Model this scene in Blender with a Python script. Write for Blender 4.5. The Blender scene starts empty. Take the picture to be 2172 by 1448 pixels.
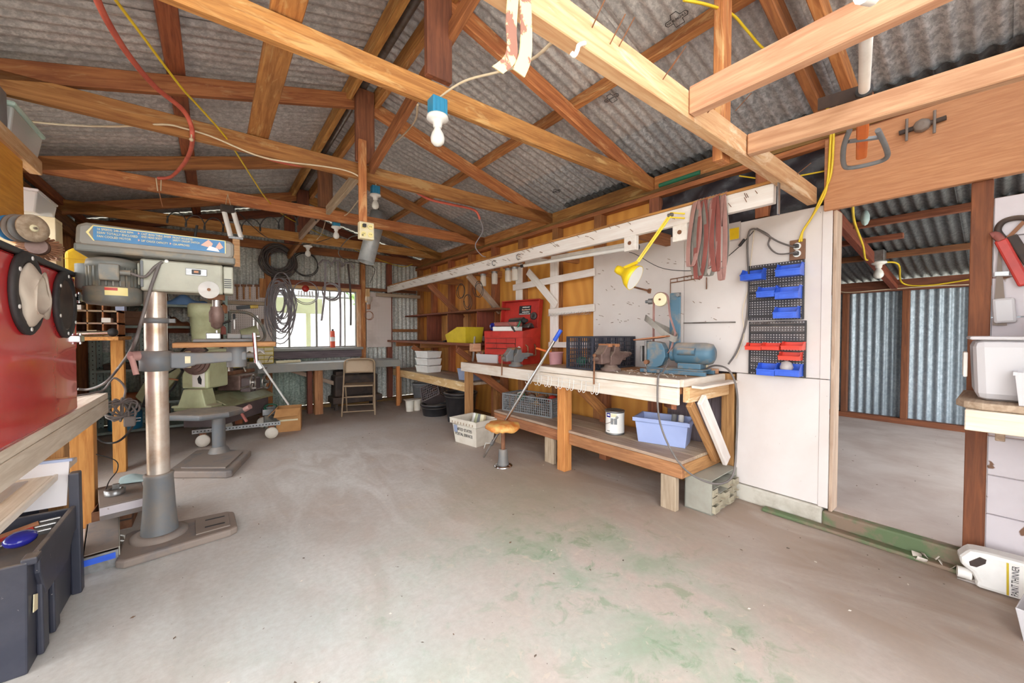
import bpy, bmesh, math, random
from mathutils import Vector as V, Matrix
random.seed(11)
S = bpy.context.scene
COL = S.collection
PI = math.pi
# ---------------------------------------------------------------- camera
CAMH, YAW, PITCH, FPX = 1.2, math.radians(37.75), math.radians(1.26), 815.0
cam_d = bpy.data.cameras.new('camera')
cam_d.sensor_width = 36.0
cam_d.lens = FPX / 2172 * 36.0
cam_d.clip_start = 0.02
cam = bpy.data.objects.new('camera', cam_d)
COL.objects.link(cam)
cam.location = (0, 0, CAMH)
cam.rotation_euler = (PI / 2 - PITCH, 0, -YAW)
S.camera = cam
# ---------------------------------------------------------------- light
S.view_settings.view_transform = 'Standard'
S.view_settings.look = 'None'
S.view_settings.gamma = 1.0
S.view_settings.use_curve_mapping = False
S.view_settings.exposure = 2.95
w = bpy.data.worlds.new('overcast_sky')
S.world = w
w.use_nodes = True
wn = w.node_tree.nodes
wn['Background'].inputs[0].default_value = (0.93, 0.97, 1.0, 1)
wn['Background'].inputs[1].default_value = 1.0
S.cycles.max_bounces = 10
S.cycles.diffuse_bounces = 7
S.cycles.glossy_bounces = 4
S.cycles.transmission_bounces = 6
S.cycles.sample_clamp_indirect = 6.0
S.cycles.caustics_reflective = False
S.cycles.caustics_refractive = False

# ---------------------------------------------------------------- measuring helpers
_F = V((math.sin(YAW) * math.cos(PITCH), math.cos(YAW) * math.cos(PITCH), -math.sin(PITCH)))
_R = V((math.cos(YAW), -math.sin(YAW), 0))
_U = _R.cross(_F)
def P(px, py, x=None, y=None, z=None):
    """survey point: where the sight line of a photo position meets a known plane"""
    d = _F + _R * ((px - 1086) / FPX) - _U * ((py - 724) / FPX)
    c = V((0, 0, CAMH))
    if x is not None: t = x / d.x
    elif y is not None: t = y / d.y
    else: t = (z - CAMH) / d.z
    return c + d * t

# ---------------------------------------------------------------- materials
def lin(c):
    c = c / 255.0
    return c / 12.92 if c <= 0.04045 else ((c + 0.055) / 1.055) ** 2.4
def col(c): return (lin(c[0]), lin(c[1]), lin(c[2]), 1)
class N:
    """small node-tree writer"""
    def __init__(s, name):
        s.m = bpy.data.materials.new(name); s.m.use_nodes = True
        s.t = s.m.node_tree; s.b = s.t.nodes['Principled BSDF']
        s.tc = s.n('ShaderNodeTexCoord'); s.oi = s.n('ShaderNodeObjectInfo')
    def n(s, k, **kw):
        x = s.t.nodes.new(k)
        for a, b in kw.items(): setattr(x, a, b)
        return x
    def l(s, a, b): s.t.links.new(a, b)
    def vec(s, scale, rnd=True, src=None):
        m = s.n('ShaderNodeMapping'); m.inputs['Scale'].default_value = scale
        s.l(src or s.tc.outputs['Object'], m.inputs['Vector'])
        if rnd:
            k = s.n('ShaderNodeMath', operation='MULTIPLY'); k.inputs[1].default_value = 61.0
            s.l(s.oi.outputs['Random'], k.inputs[0])
            s.l(k.outputs[0], m.inputs['Location'])
        return m.outputs['Vector']
    def noise(s, scale=(1, 1, 1), sc=4.0, det=4.0, rough=0.55, dist=0.0, rnd=True):
        x = s.n('ShaderNodeTexNoise')
        x.inputs['Scale'].default_value = sc; x.inputs['Detail'].default_value = det
        x.inputs['Roughness'].default_value = rough; x.inputs['Distortion'].default_value = dist
        s.l(s.vec(scale, rnd), x.inputs['Vector'])
        return x.outputs['Fac']
    def ramp(s, fac, a, b, lo=0.35, hi=0.65):
        r = s.n('ShaderNodeMapRange'); r.inputs[1].default_value = lo; r.inputs[2].default_value = hi
        r.inputs[3].default_value = a; r.inputs[4].default_value = b
        s.l(fac, r.inputs[0]); return r.outputs[0]
    def mix(s, fac, a, b):
        x = s.n('ShaderNodeMix', data_type='RGBA')
        for i, v in ((0, fac), (6, a), (7, b)):
            if isinstance(v, tuple): x.inputs[i].default_value = v
            elif isinstance(v, (int, float)): x.inputs[i].default_value = v
            else: s.l(v, x.inputs[i])
        return x.outputs[2]
    def math(s, op, a, b=0.0):
        x = s.n('ShaderNodeMath', operation=op)
        for i, v in ((0, a), (1, b)):
            if isinstance(v, (int, float)): x.inputs[i].default_value = v
            else: s.l(v, x.inputs[i])
        return x.outputs[0]
    def vary(s, c, amt, hue=0.0):
        h = s.n('ShaderNodeHueSaturation')
        s.l(s.ramp(s.oi.outputs['Random'], 1 - amt, 1 + amt, 0, 1), h.inputs['Value'])
        if hue: s.l(s.ramp(s.math('FRACT', s.math('MULTIPLY', s.oi.outputs['Random'], 7.31)), 0.5 - hue, 0.5 + hue, 0, 1), h.inputs['Hue'])
        s.l(c, h.inputs['Color']); return h.outputs[0]
    def bump(s, h, strength=0.3, dist=0.005):
        b = s.n('ShaderNodeBump'); b.inputs['Strength'].default_value = strength; b.inputs['Distance'].default_value = dist
        s.l(h, b.inputs['Height']); s.l(b.outputs[0], s.b.inputs['Normal'])
    def done(s, c, rough=0.6, metal=0.0, **kw):
        for k, v in (('Base Color', c), ('Roughness', rough), ('Metallic', metal)):
            if isinstance(v, (int, float, tuple)): s.b.inputs[k].default_value = v
            else: s.l(v, s.b.inputs[k])
        for k, v in kw.items(): s.b.inputs[k.replace('_', ' ')].default_value = v
        return s.m
def wood(name, c1, c2, c3, amt=0.18, stain=0.45, rough=0.75, gs=3.0, hue=0.012, pale=None):
    n = N(name)
    g = n.noise((1.1, 16, 16), gs, 6, 0.62, 0.7)
    c = n.mix(n.ramp(g, 0, 1, 0.36, 0.62), col(c1), col(c2))
    st = n.noise((0.9, 2.2, 2.2), 1.6, 5, 0.6, 0.3)
    c = n.mix(n.ramp(st, 0, stain, 0.5, 0.72), c, col(c3))
    if pale:
        sp = n.noise((1.0, 5, 5), 2.3, 5, 0.65, 1.2)
        c = n.mix(n.ramp(sp, 0, 0.75, 0.56, 0.66), c, col(pale))
    n.bump(g, 0.25, 0.004)
    return n.done(n.vary(c, amt, hue), rough)
def plain(name, c, c2=None, rough=0.5, metal=0.0, sc=6.0, amt=0.0, lo=0.42, hi=0.72, spots=None, bump=0.0, dust=0.0, **kw):
    n = N(name)
    cc = col(c)
    ns = n.noise((1, 1, 1), sc, 5, 0.6, 0.2)
    if c2: cc = n.mix(n.ramp(ns, 0, 1, lo, hi), cc, col(c2))
    if spots:
        q = n.noise((1, 1, 1), spots[1], 3, 0.6, 0.4)
        cc = n.mix(n.ramp(q, 0, 1, spots[2], spots[2] + 0.03), cc, col(spots[0]))
    if amt and not isinstance(cc, tuple): cc = n.vary(cc, amt)
    if dust:
        # workshop dust settled on upward faces
        ge = n.n('ShaderNodeNewGeometry'); sx = n.n('ShaderNodeSeparateXYZ'); n.l(ge.outputs['Normal'], sx.inputs[0])
        up = n.math('MULTIPLY', n.ramp(sx.outputs[2], 0, 1, 0.25, 0.9), n.ramp(n.noise((1, 1, 1), sc * 1.7, 4, 0.6, 0.3), 0.45, 1, 0.35, 0.6))
        cc = n.mix(n.math('MULTIPLY', up, dust), cc, col((172, 154, 136)))
    if bump: n.bump(ns, bump, 0.01)
    return n.done(cc, rough, metal, **kw)
def galv(name, c1, c2, c3, metal=0.35, rough=0.48, streak=(3, 0.6, 1)):
    n = N(name)
    a = n.noise((1, 0.7, 1), 40, 4, 0.75, 0.0)
    b = n.noise(streak, 2.2, 5, 0.65, 0.4)
    vo = n.n('ShaderNodeTexVoronoi'); vo.inputs['Scale'].default_value = 55
    n.l(n.vec((1, 0.6, 1)), vo.inputs['Vector'])
    sep = n.n('ShaderNodeSeparateColor'); n.l(vo.outputs['Color'], sep.inputs[0])
    c = n.mix(n.ramp(a, 0, 1, 0.44, 0.58), col(c1), col(c2))
    c = n.mix(n.math('MULTIPLY', sep.outputs[0], 0.45), c, col(c3))
    c = n.mix(n.ramp(b, 0, 0.55, 0.45, 0.75), c, col(c3))
    r = n.ramp(a, rough - 0.12, rough + 0.15, 0.3, 0.7)
    return n.done(n.vary(c, 0.08), r, metal)
def ply(name, c1, c2, c3):
    n = N(name)
    wv = n.n('ShaderNodeTexWave', wave_type='BANDS', bands_direction='Z')
    wv.inputs['Scale'].default_value = 1.5; wv.inputs['Distortion'].default_value = 11.0
    wv.inputs['Detail'].default_value = 3.0; wv.inputs['Detail Scale'].default_value = 0.55
    n.l(n.vec((1, 0.55, 1.6)), wv.inputs['Vector'])
    f = n.noise((3, 3, 60), 3, 4, 0.6, 0.2)
    c = n.mix(n.ramp(wv.outputs['Fac'], 0, 0.5, 0.1, 0.9), col(c1), col(c2))
    c = n.mix(n.ramp(f, 0, 0.35, 0.4, 0.65), c, col(c3))
    kn = n.n('ShaderNodeTexVoronoi'); kn.inputs['Scale'].default_value = 2.2
    n.l(n.vec((1, 1, 0.8)), kn.inputs['Vector'])
    c = n.mix(n.ramp(kn.outputs['Distance'], 0.85, 0, 0.03, 0.06), c, col((92, 50, 20)))
    return n.done(n.vary(c, 0.07, 0.006), 0.55)
def floor_mat():
    n = N('concrete_floor')
    big = n.noise((1, 1, 1), 0.7, 5, 0.6, 0.3, rnd=False)
    mid = n.noise((1, 1, 1), 2.6, 6, 0.62, 0.5, rnd=False)
    swirl = n.noise((1.5, 0.55, 1), 2.6, 5, 0.58, 1.1, rnd=False)
    fine = n.noise((1, 1, 1), 34, 4, 0.7, 0.0, rnd=False)
    c = n.mix(n.ramp(mid, 0, 1, 0.36, 0.66), col((188, 173, 162)), col((200, 192, 186)))
    sx = n.n('ShaderNodeSeparateXYZ'); n.l(n.tc.outputs['Object'], sx.inputs[0])
    def blob(cx, cy, rx, ry):
        a = n.math('DIVIDE', n.math('SUBTRACT', sx.outputs[0], cx), rx)
        b = n.math('DIVIDE', n.math('SUBTRACT', sx.outputs[1], cy), ry)
        d = n.math('SQRT', n.math('ADD', n.math('MULTIPLY', a, a), n.math('MULTIPLY', b, b)))
        return n.ramp(d, 1, 0, 0.35, 1.15)
    # worn green floor paint
    g1 = n.math('MAXIMUM', blob(1.55, 1.35, 0.85, 0.75), n.math('MULTIPLY', blob(0.7, 1.35, 1.3, 1.0), 0.55))
    g1 = n.math('MAXIMUM', g1, n.math('MULTIPLY', blob(1.45, 0.75, 0.6, 0.5), 1.0))
    gm = n.math('MULTIPLY', g1, n.ramp(mid, 0, 1, 0.40, 0.62))
    c = n.mix(n.math('MULTIPLY', gm, 0.8), c, col((138, 158, 130)))
    gm2 = n.math('MULTIPLY', g1, n.ramp(n.noise((1, 1, 1), 7, 6, 0.7, 0.6, rnd=False), 0, 1, 0.54, 0.64))
    c = n.mix(n.math('MULTIPLY', gm2, 0.7), c, col((114, 146, 110)))
    # flaked bare patches
    fl = n.ramp(n.noise((1, 1, 1), 11, 4, 0.65, 0.9, rnd=False), 0, 1, 0.62, 0.66)
    c = n.mix(n.math('MULTIPLY', fl, 0.5), c, col((206, 190, 172)))
    # brown sawdust toward the bench, the door and the back
    br = n.math('MAXIMUM', blob(2.9, 2.0, 1.25, 3.2), blob(1.6, 6.9, 4.0, 1.9))
    br = n.math('MAXIMUM', br, blob(2.6, 0.3, 1.0, 1.0))
    bm = n.math('MULTIPLY', br, n.ramp(swirl, 0.45, 1, 0.3, 0.6))
    c = n.mix(n.math('MULTIPLY', bm, 0.85), c, col((150, 126, 108)))
    ol = n.math('MULTIPLY', blob(1.7, 2.3, 0.75, 0.8), n.ramp(mid, 0.4, 1, 0.3, 0.6))
    c = n.mix(n.math('MULTIPLY', ol, 0.5), c, col((142, 130, 92)))
    # pale swept dust
    du = n.math('MAXIMUM', blob(0.9, 3.4, 1.0, 1.5), n.math('MULTIPLY', blob(0.1, 2.2, 1.1, 1.6), 0.7))
    dm = n.math('MULTIPLY', du, n.ramp(swirl, 0, 1, 0.42, 0.66))
    c = n.mix(n.math('MULTIPLY', dm, 0.8), c, col((226, 222, 217)))
    gr = n.math('MULTIPLY', blob(-0.1, 2.0, 1.6, 1.9), n.ramp(big, 0, 1, 0.35, 0.6))
    c = n.mix(n.math('MULTIPLY', gr, 0.75), c, col((194, 199, 196)))
    sp = n.ramp(n.noise((1, 1, 1), 60, 2, 0.5, 0, rnd=False), 0, 1, 0.74, 0.76)
    c = n.mix(n.math('MULTIPLY', sp, 0.7), c, col((96, 80, 68)))
    c = n.mix(n.ramp(fine, 0, 0.3, 0.35, 0.7), c, col((150, 138, 128)))
    n.bump(fine, 0.12, 0.004)
    return n.done(c, n.ramp(mid, 0.5, 0.8, 0.3, 0.7))
def pegmat(name, c, hole, pitch=0.0254, r=0.14, ax=(0, 2)):
    n = N(name)
    sx = n.n('ShaderNodeSeparateXYZ'); n.l(n.tc.outputs['Object'], sx.inputs[0])
    ds = []
    for a in ax:
        k = n.math('SUBTRACT', n.math('FRACT', n.math('ADD', n.math('DIVIDE', sx.outputs[a], pitch), 500.0)), 0.5)
        ds.append(n.math('MULTIPLY', k, k))
    d = n.math('SQRT', n.math('ADD', ds[0], ds[1]))
    st = n.noise((1, 1, 1), 3, 4, 0.6, 0.3)
    cc = n.mix(n.ramp(st, 0, 0.6, 0.5, 0.75), col(c), col((168, 150, 138)))
    cc = n.mix(n.ramp(d, 1, 0, r, r + 0.05), cc, col(hole))
    return n.done(cc, 0.6)

MAT = {}
MAT['rafter'] = wood('rafter_wood', (196, 136, 78), (156, 98, 54), (108, 66, 38), 0.2, 0.55, hue=0.012, pale=(206, 164, 110))
MAT['oldrafter'] = wood('old_rafter_wood', (176, 112, 66), (136, 82, 50), (84, 54, 36), 0.18, 0.6)
MAT['darkwood'] = wood('dark_wood', (146, 90, 60), (112, 66, 46), (74, 48, 38), 0.18, 0.5)
MAT['redwood'] = wood('red_brown_wood', (136, 74, 48), (108, 56, 38), (84, 50, 38), 0.06, 0.4)
MAT['palewood'] = wood('pale_beam_wood', (222, 184, 138), (200, 152, 106), (170, 116, 76), 0.08, 0.35, pale=(238, 216, 182))
MAT['joist'] = wood('dusty_joist_wood', (208, 162, 128), (180, 130, 98), (146, 100, 74), 0.04, 0.35, hue=0.003)
MAT['pine'] = wood('pine_post_wood', (214, 150, 84), (186, 118, 60), (134, 82, 44), 0.1, 0.35)
MAT['greywood'] = wood('dusty_grey_wood', (186, 164, 142), (160, 136, 114), (124, 100, 80), 0.1, 0.45)
MAT['benchwood'] = wood('bench_wood', (188, 134, 88), (152, 102, 64), (112, 76, 52), 0.12, 0.5)
MAT['dustypale'] = wood('dusty_pale_wood', (226, 212, 196), (208, 190, 172), (176, 152, 130), 0.05, 0.35)
MAT['weathered'] = wood('weathered_board', (132, 118, 122), (104, 90, 94), (72, 58, 54), 0.16, 0.4)
MAT['mouldy'] = wood('mouldy_wood', (150, 108, 60), (98, 66, 36), (44, 32, 22), 0.15, 0.9)
MAT['yellowply'] = wood('varnished_board', (232, 178, 72), (206, 144, 46), (178, 118, 40), 0.03, 0.2, 0.4)
MAT['header'] = wood('veneer_header', (204, 150, 106), (186, 130, 88), (160, 108, 74), 0.02, 0.3, gs=6)
MAT['ply'] = ply('plywood_sheathing', (226, 160, 76), (194, 122, 50), (212, 146, 74))
MAT['whitewood'] = wood('white_painted_wood', (236, 230, 224), (226, 216, 208), (196, 176, 158), 0.03, 0.35)
MAT['worn_white'] = wood('worn_white_paint', (228, 219, 208), (216, 202, 186), (176, 136, 96), 0.03, 0.5, hue=0.004)
MAT['whitepanel'] = plain('white_panel_paint', (220, 212, 208), (208, 196, 190), 0.6, sc=1.3, lo=0.4, hi=0.7, spots=((134, 110, 96), 38, 0.735))
MAT['peeling'] = plain('peeling_white_paint', (208, 200, 204), (190, 180, 184), 0.6, sc=2, spots=((120, 84, 60), 9, 0.66))
MAT['whitemetal'] = plain('white_enamel', (232, 228, 222), (208, 200, 192), 0.4, sc=5)
MAT['tarp'] = plain('black_tarp', (38, 36, 42), (76, 76, 84), 0.35, sc=9, lo=0.55, hi=0.7, bump=0.6)
MAT['roof'] = galv('galvanised_roof_sheet', (216, 212, 210), (178, 174, 173), (142, 138, 139), 0.12, 0.34)
MAT['roof2'] = galv('galvanised_eave_sheet', (200, 202, 206), (152, 154, 158), (120, 122, 126), 0.0, 0.42)
MAT['wallsheet'] = galv('galvanised_wall_sheet', (230, 228, 220), (182, 184, 176), (136, 138, 132), 0.0, 0.4)
MAT['lowsheet'] = galv('greenish_wall_sheet', (196, 208, 194), (150, 166, 152), (106, 118, 108), 0.0, 0.42)
MAT['farsheet'] = galv('blue_grey_sheet', (176, 188, 196), (150, 164, 174), (122, 134, 142), 0.2, 0.4)
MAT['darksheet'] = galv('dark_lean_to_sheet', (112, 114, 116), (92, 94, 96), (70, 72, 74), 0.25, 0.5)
MAT['floor'] = floor_mat()
MAT['floor2'] = plain('dusty_slab', (176, 158, 148), (196, 182, 174), 0.7, sc=2.5, lo=0.35, hi=0.65, spots=((70, 62, 58), 24, 0.735))
MAT['kerb'] = plain('green_painted_kerb', (92, 108, 74), (128, 108, 90), 0.7, sc=7, lo=0.42, hi=0.58, bump=0.3)
MAT['kerbw'] = plain('whitewashed_kerb', (196, 190, 178), (150, 138, 120), 0.7, sc=6, bump=0.3)
MAT['pegw'] = pegmat('white_pegboard', (216, 202, 194), (110, 90, 78))
MAT['pegb'] = pegmat('black_pegboard', (52, 48, 54), (176, 172, 172), 0.0165, 0.2, (1, 2))
def q(k, *a, **kw): MAT[k] = plain(k, *a, **kw)
q('galvpipe', (206, 210, 212), (180, 186, 190), 0.4, 0.15, sc=12)
q('zinc', (150, 150, 150), (112, 108, 104), 0.35, 0.7, sc=14)
q('steel', (176, 172, 168), (120, 104, 92), 0.28, 0.85, sc=9)
q('chrome', (214, 214, 216), (170, 168, 168), 0.14, 1.0, sc=5)
q('rust', (140, 96, 68), (98, 62, 44), 0.7, 0.25, sc=12, bump=0.3)
q('viseiron', (122, 98, 90), (90, 68, 62), 0.55, 0.3, sc=14, bump=0.3, dust=0.7)
q('column', (198, 186, 174), (168, 138, 112), 0.32, 0.55, sc=7)
q('castgrey', (104, 108, 112), (122, 114, 106), 0.55, 0.1, sc=7, dust=0.8)
q('castdust', (132, 118, 108), (110, 106, 106), 0.75, 0.0, sc=6, lo=0.5, hi=0.7)
q('headgrey', (170, 168, 152), (146, 144, 130), 0.5, 0.1, sc=5, dust=0.7)
q('covergrey', (140, 134, 124), (120, 118, 114), 0.45, 0.0, sc=4)
q('motorgrey', (112, 112, 106), (140, 128, 108), 0.5, 0.1, sc=9, lo=0.5, hi=0.66, dust=0.9)
q('lathegreen', (196, 202, 162), (170, 172, 132), 0.45, 0.0, sc=5, dust=0.7)
q('lathedusty', (150, 152, 118), (126, 118, 88), 0.6, 0.0, sc=7)
q('shelfgreen', (148, 164, 154), (126, 136, 128), 0.5, 0.1, sc=6)
q('darkcab', (104, 92, 92), (84, 74, 74), 0.6, 0.0, sc=4)
q('cabred', (216, 50, 52), (202, 40, 44), 0.16, 0.0, sc=2.4, Coat_Weight=0.5)
q('chestred', (190, 52, 42), (158, 40, 34), 0.45, 0.0, sc=8)
q('binred', (226, 66, 46), (206, 50, 36), 0.35)
q('binblue', (52, 98, 214), (34, 78, 190), 0.35, sc=9)
q('black', (36, 35, 38), (50, 48, 50), 0.45, sc=8, dust=0.5)
q('rubber', (40, 38, 40), (62, 58, 56), 0.7, sc=10)
q('toolblack', (44, 46, 58), (60, 60, 70), 0.42, sc=6, spots=((150, 144, 140), 55, 0.72), dust=0.5)
q('hosebrown', (72, 62, 60), (98, 88, 84), 0.5, sc=10)
q('hosegrey', (152, 144, 148), (124, 116, 120), 0.5, sc=10)
q('cloth', (196, 182, 166), (168, 152, 138), 0.9, sc=5, bump=0.4)
q('ragblue', (178, 200, 200), (150, 172, 176), 0.9, sc=5, bump=0.4)
q('quiltblue', (112, 150, 196), (88, 122, 170), 0.9, sc=5, bump=0.4)
q('yellow', (236, 196, 30), (208, 164, 22), 0.4, sc=6)
q('lampyellow', (238, 206, 36), (214, 178, 26), 0.35, sc=6)
q('binyellow', (206, 180, 46), (184, 156, 40), 0.45, sc=6)
q('cordyellow', (232, 200, 48), (210, 176, 36), 0.5)
q('cordwhite', (226, 208, 178), (206, 186, 156), 0.6)
q('cordgrey', (112, 104, 100), (92, 86, 84), 0.55)
q('cordblack', (38, 36, 36), (54, 50, 50), 0.5)
q('hosered', (214, 106, 86), (184, 84, 70), 0.55, sc=8)
q('orange', (236, 120, 36), (214, 96, 28), 0.4)
q('white', (238, 236, 232), (224, 220, 214), 0.4)
q('bulb', (232, 230, 224), None, 0.2)
q('lining', (236, 234, 228), None, 0.5)
q('bluebox', (52, 142, 182), (40, 120, 160), 0.45)
q('greyplastic', (132, 134, 136), (112, 114, 116), 0.5, dust=0.6)
q('bluegrey', (150, 160, 186), (134, 144, 172), 0.5)
q('bluebin2', (164, 178, 220), (150, 164, 208), 0.4, sc=3)
q('totewhite', (222, 214, 200), (198, 186, 168), 0.6, sc=5)
q('pink', (222, 168, 172), (206, 150, 156), 0.5)
q('tan', (176, 152, 124), (156, 132, 106), 0.45, 0.15, sc=4)
q('deskgrey', (140, 140, 136), (158, 150, 138), 0.5, sc=3)
q('cardboard', (192, 142, 90), (166, 118, 72), 0.85, sc=4)
q('cream', (232, 222, 186), (216, 200, 160), 0.6)
q('label', (236, 232, 226), (222, 216, 208), 0.6)
q('ink', (34, 32, 34), None, 0.7)
q('inkblue', (40, 42, 140), None, 0.6)
q('decalblue', (62, 128, 178), (48, 108, 158), 0.45)
q('decalcream', (236, 220, 150), None, 0.5)
q('decalpink', (224, 178, 160), (206, 160, 146), 0.5)
q('stovebrown', (58, 48, 44), (84, 66, 56), 0.7, 0.1, sc=8, dust=0.4)
q('vinyl', (214, 120, 48), (222, 178, 104), 0.6, 0.0, sc=6, lo=0.45, hi=0.6, bump=0.5)
q('cabinetgrey', (158, 156, 144), (142, 136, 124), 0.55, sc=5)
q('drawerclear', (176, 166, 144), (150, 140, 120), 0.35, sc=9)
q('grinderblue', (74, 108, 128), (132, 124, 114), 0.5, 0.05, sc=8, lo=0.5, hi=0.64, dust=1.0)
q('beltgrey', (146, 140, 132), (118, 112, 106), 0.85, sc=8)
q('beltpink', (182, 140, 132), (158, 116, 110), 0.85, sc=8)
q('beltred', (158, 92, 84), (134, 76, 70), 0.85, sc=8)
q('camo', (214, 196, 150), (150, 104, 88), 0.9, sc=14, lo=0.5, hi=0.53)
q('copper', (176, 120, 84), (150, 96, 66), 0.5, 0.2)
q('brownbox', (124, 88, 66), (104, 72, 54), 0.7)
q('extred', (226, 84, 50), None, 0.4)
q('green', (46, 120, 90), (36, 96, 72), 0.5)
q('debris', (214, 204, 192), (180, 164, 148), 0.8)
q('earth', (120, 94, 74), (96, 74, 58), 0.9, sc=9)
q('grass', (120, 150, 70), (150, 176, 96), 0.9, sc=3)
q('foliage', (140, 172, 90), (104, 140, 62), 0.8, sc=6)
q('siding', (226, 226, 224), (212, 212, 210), 0.7)
q('housegrey', (150, 154, 160), (136, 138, 142), 0.7)
q('yard', (196, 190, 176), (176, 170, 150), 0.9, sc=1)
q('decking', (150, 152, 116), (128, 128, 96), 0.8, sc=5)
def clear(name, c, alpha, rough=0.25):
    n = N(name)
    n.b.inputs['Alpha'].default_value = alpha
    MAT[name] = n.done(col(c), rough)
clear('clearbox', (226, 224, 220), 0.55)
clear('milkybox', (212, 208, 210), 0.8, 0.35)
clear('mintlid', (206, 232, 222), 0.85, 0.3)
clear('glassjar', (220, 214, 204), 0.4, 0.1)
clear('pane', (235, 240, 242), 0.10, 0.05)
clear('bagclear', (206, 196, 190), 0.6, 0.3)

# ---------------------------------------------------------------- mesh helpers
def thing(name, label, cat, loc=(0, 0, 0), rz=0.0, group=None):
    o = bpy.data.objects.new(name, None); COL.objects.link(o)
    o.empty_display_size = 0.1
    o.location = loc; o.rotation_euler = (0, 0, rz)
    o['label'] = label; o['category'] = cat
    if group: o['group'] = group
    return o
def structure(name, loc=(0, 0, 0)):
    o = bpy.data.objects.new(name, None); COL.objects.link(o); o.location = loc
    o['kind'] = 'structure'; o.empty_display_size = 0.1
    return o
def tag(o, label, cat, group=None):
    o['label'] = label; o['category'] = cat
    if group: o['group'] = group
    return o
def frame(o):
    """world matrix of an object placed with location + z rotation (no depsgraph needed)"""
    m = o.matrix_basis.copy()
    return frame(o.parent) @ m if o.parent else m
class B:
    """collects shapes, then links them as ONE mesh object. B(t): world coordinates, stored in t's frame"""
    def __init__(s, t=None, M=None):
        s.v = []; s.f = []; s.s = []; s.mi = []; s.k = 0
        s.M = frame(t).inverted() if t else Matrix()
        if M: s.M = s.M @ M
    def add(s, vs, fs, smooth=False):
        o = len(s.v)
        s.v += [s.M @ V(p) for p in vs]
        for f in fs:
            s.f.append([i + o for i in f]); s.s.append(smooth); s.mi.append(s.k)
        return s
    def box(s, x0, x1, y0, y1, z0, z1):
        return s.add([(x, y, z) for z in (z0, z1) for y in (y0, y1) for x in (x0, x1)],
                     [(0, 2, 3, 1), (4, 5, 7, 6), (0, 1, 5, 4), (2, 6, 7, 3), (0, 4, 6, 2), (1, 3, 7, 5)])
    def frustum(s, x0, x1, y0, y1, z0, z1, t):
        a = [(x0, y0, z0), (x1, y0, z0), (x1, y1, z0), (x0, y1, z0), (x0 - t, y0 - t, z1), (x1 + t, y0 - t, z1), (x1 + t, y1 + t, z1), (x0 - t, y1 + t, z1)]
        return s.add(a, [(3, 2, 1, 0), (4, 5, 6, 7), (0, 1, 5, 4), (1, 2, 6, 5), (2, 3, 7, 6), (3, 0, 4, 7)])
    def tray(s, x0, x1, y0, y1, z0, z1, t=0.0, w=0.004):
        """open box: walls of thickness w, flaring outward by t"""
        def ring(z, a, e): return [(x0 - a + e, y0 - a + e, z), (x1 + a - e, y0 - a + e, z), (x1 + a - e, y1 + a - e, z), (x0 - a + e, y1 + a - e, z)]
        vs = ring(z0, 0, 0) + ring(z1, t, 0) + ring(z1, t, w) + ring(z0 + w, 0, w)
        fs = [(3, 2, 1, 0), (12, 13, 14, 15)]
        for i in range(4):
            j = (i + 1) % 4
            for k in (0, 4, 8): fs.append((k + i, k + j, k + 4 + j, k + 4 + i))
        return s.add(vs, fs)
    def bar(s, p, q, w, h, up=(0, 0, 1)):
        p, q = V(p), V(q); d = (q - p).normalized(); u = V(up)
        if abs(d.dot(u)) > 0.99: u = V((1, 0, 0))
        a = d.cross(u).normalized() * (w / 2); b = a.cross(d).normalized() * (h / 2)
        vs = [c + x + y for c in (p, q) for x, y in ((-a, -b), (a, -b), (a, b), (-a, b))]
        return s.add(vs, [(0, 1, 2, 3), (7, 6, 5, 4), (0, 4, 5, 1), (1, 5, 6, 2), (2, 6, 7, 3), (3, 7, 4, 0)])
    def cyl(s, p, q, r, r2=None, n=16, cap=True):
        p, q = V(p), V(q); r2 = r if r2 is None else r2
        d = (q - p).normalized(); u = V((0, 0, 1)) if abs(d.z) < 0.9 else V((1, 0, 0))
        a = d.cross(u).normalized(); b = a.cross(d)
        vs = []
        for c, k in ((p, r), (q, r2)):
            for i in range(n):
                t = 2 * PI * i / n; vs.append(c + (a * math.cos(t) + b * math.sin(t)) * k)
        s.add(vs, [(i, i + n, (i + 1) % n + n, (i + 1) % n) for i in range(n)], True)
        if cap: s.add(vs, [tuple(range(n)), tuple(range(2 * n - 1, n - 1, -1))])
        return s
    def tube(s, pts, r, n=7, closed=False, rad=None):
        pts = [V(p) for p in pts]; m = len(pts); vs = []; prev = None
        for i, p in enumerate(pts):
            a = pts[(i - 1) % m] if (closed or i) else p
            c = pts[(i + 1) % m] if (closed or i < m - 1) else p
            d = (c - a)
            d = d.normalized() if d.length > 1e-9 else V((0, 0, 1))
            if prev is None:
                u = V((0, 0, 1)) if abs(d.z) < 0.9 else V((1, 0, 0))
                x = d.cross(u).normalized()
            else:
                x = prev - d * prev.dot(d)
                x = x.normalized() if x.length > 1e-6 else d.orthogonal().normalized()
            prev = x; y = d.cross(x)
            k = rad[i] if rad else r
            for j in range(n):
                t = 2 * PI * j / n; vs.append(p + (x * math.cos(t) + y * math.sin(t)) * k)
        fs = []
        for i in range(m if closed else m - 1):
            i2 = (i + 1) % m
            for j in range(n): fs.append((i * n + j, i * n + (j + 1) % n, i2 * n + (j + 1) % n, i2 * n + j))
        s.add(vs, fs, True)
        if not closed: s.add(vs, [tuple(range(n - 1, -1, -1)), tuple(range((m - 1) * n, m * n))])
        return s
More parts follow.
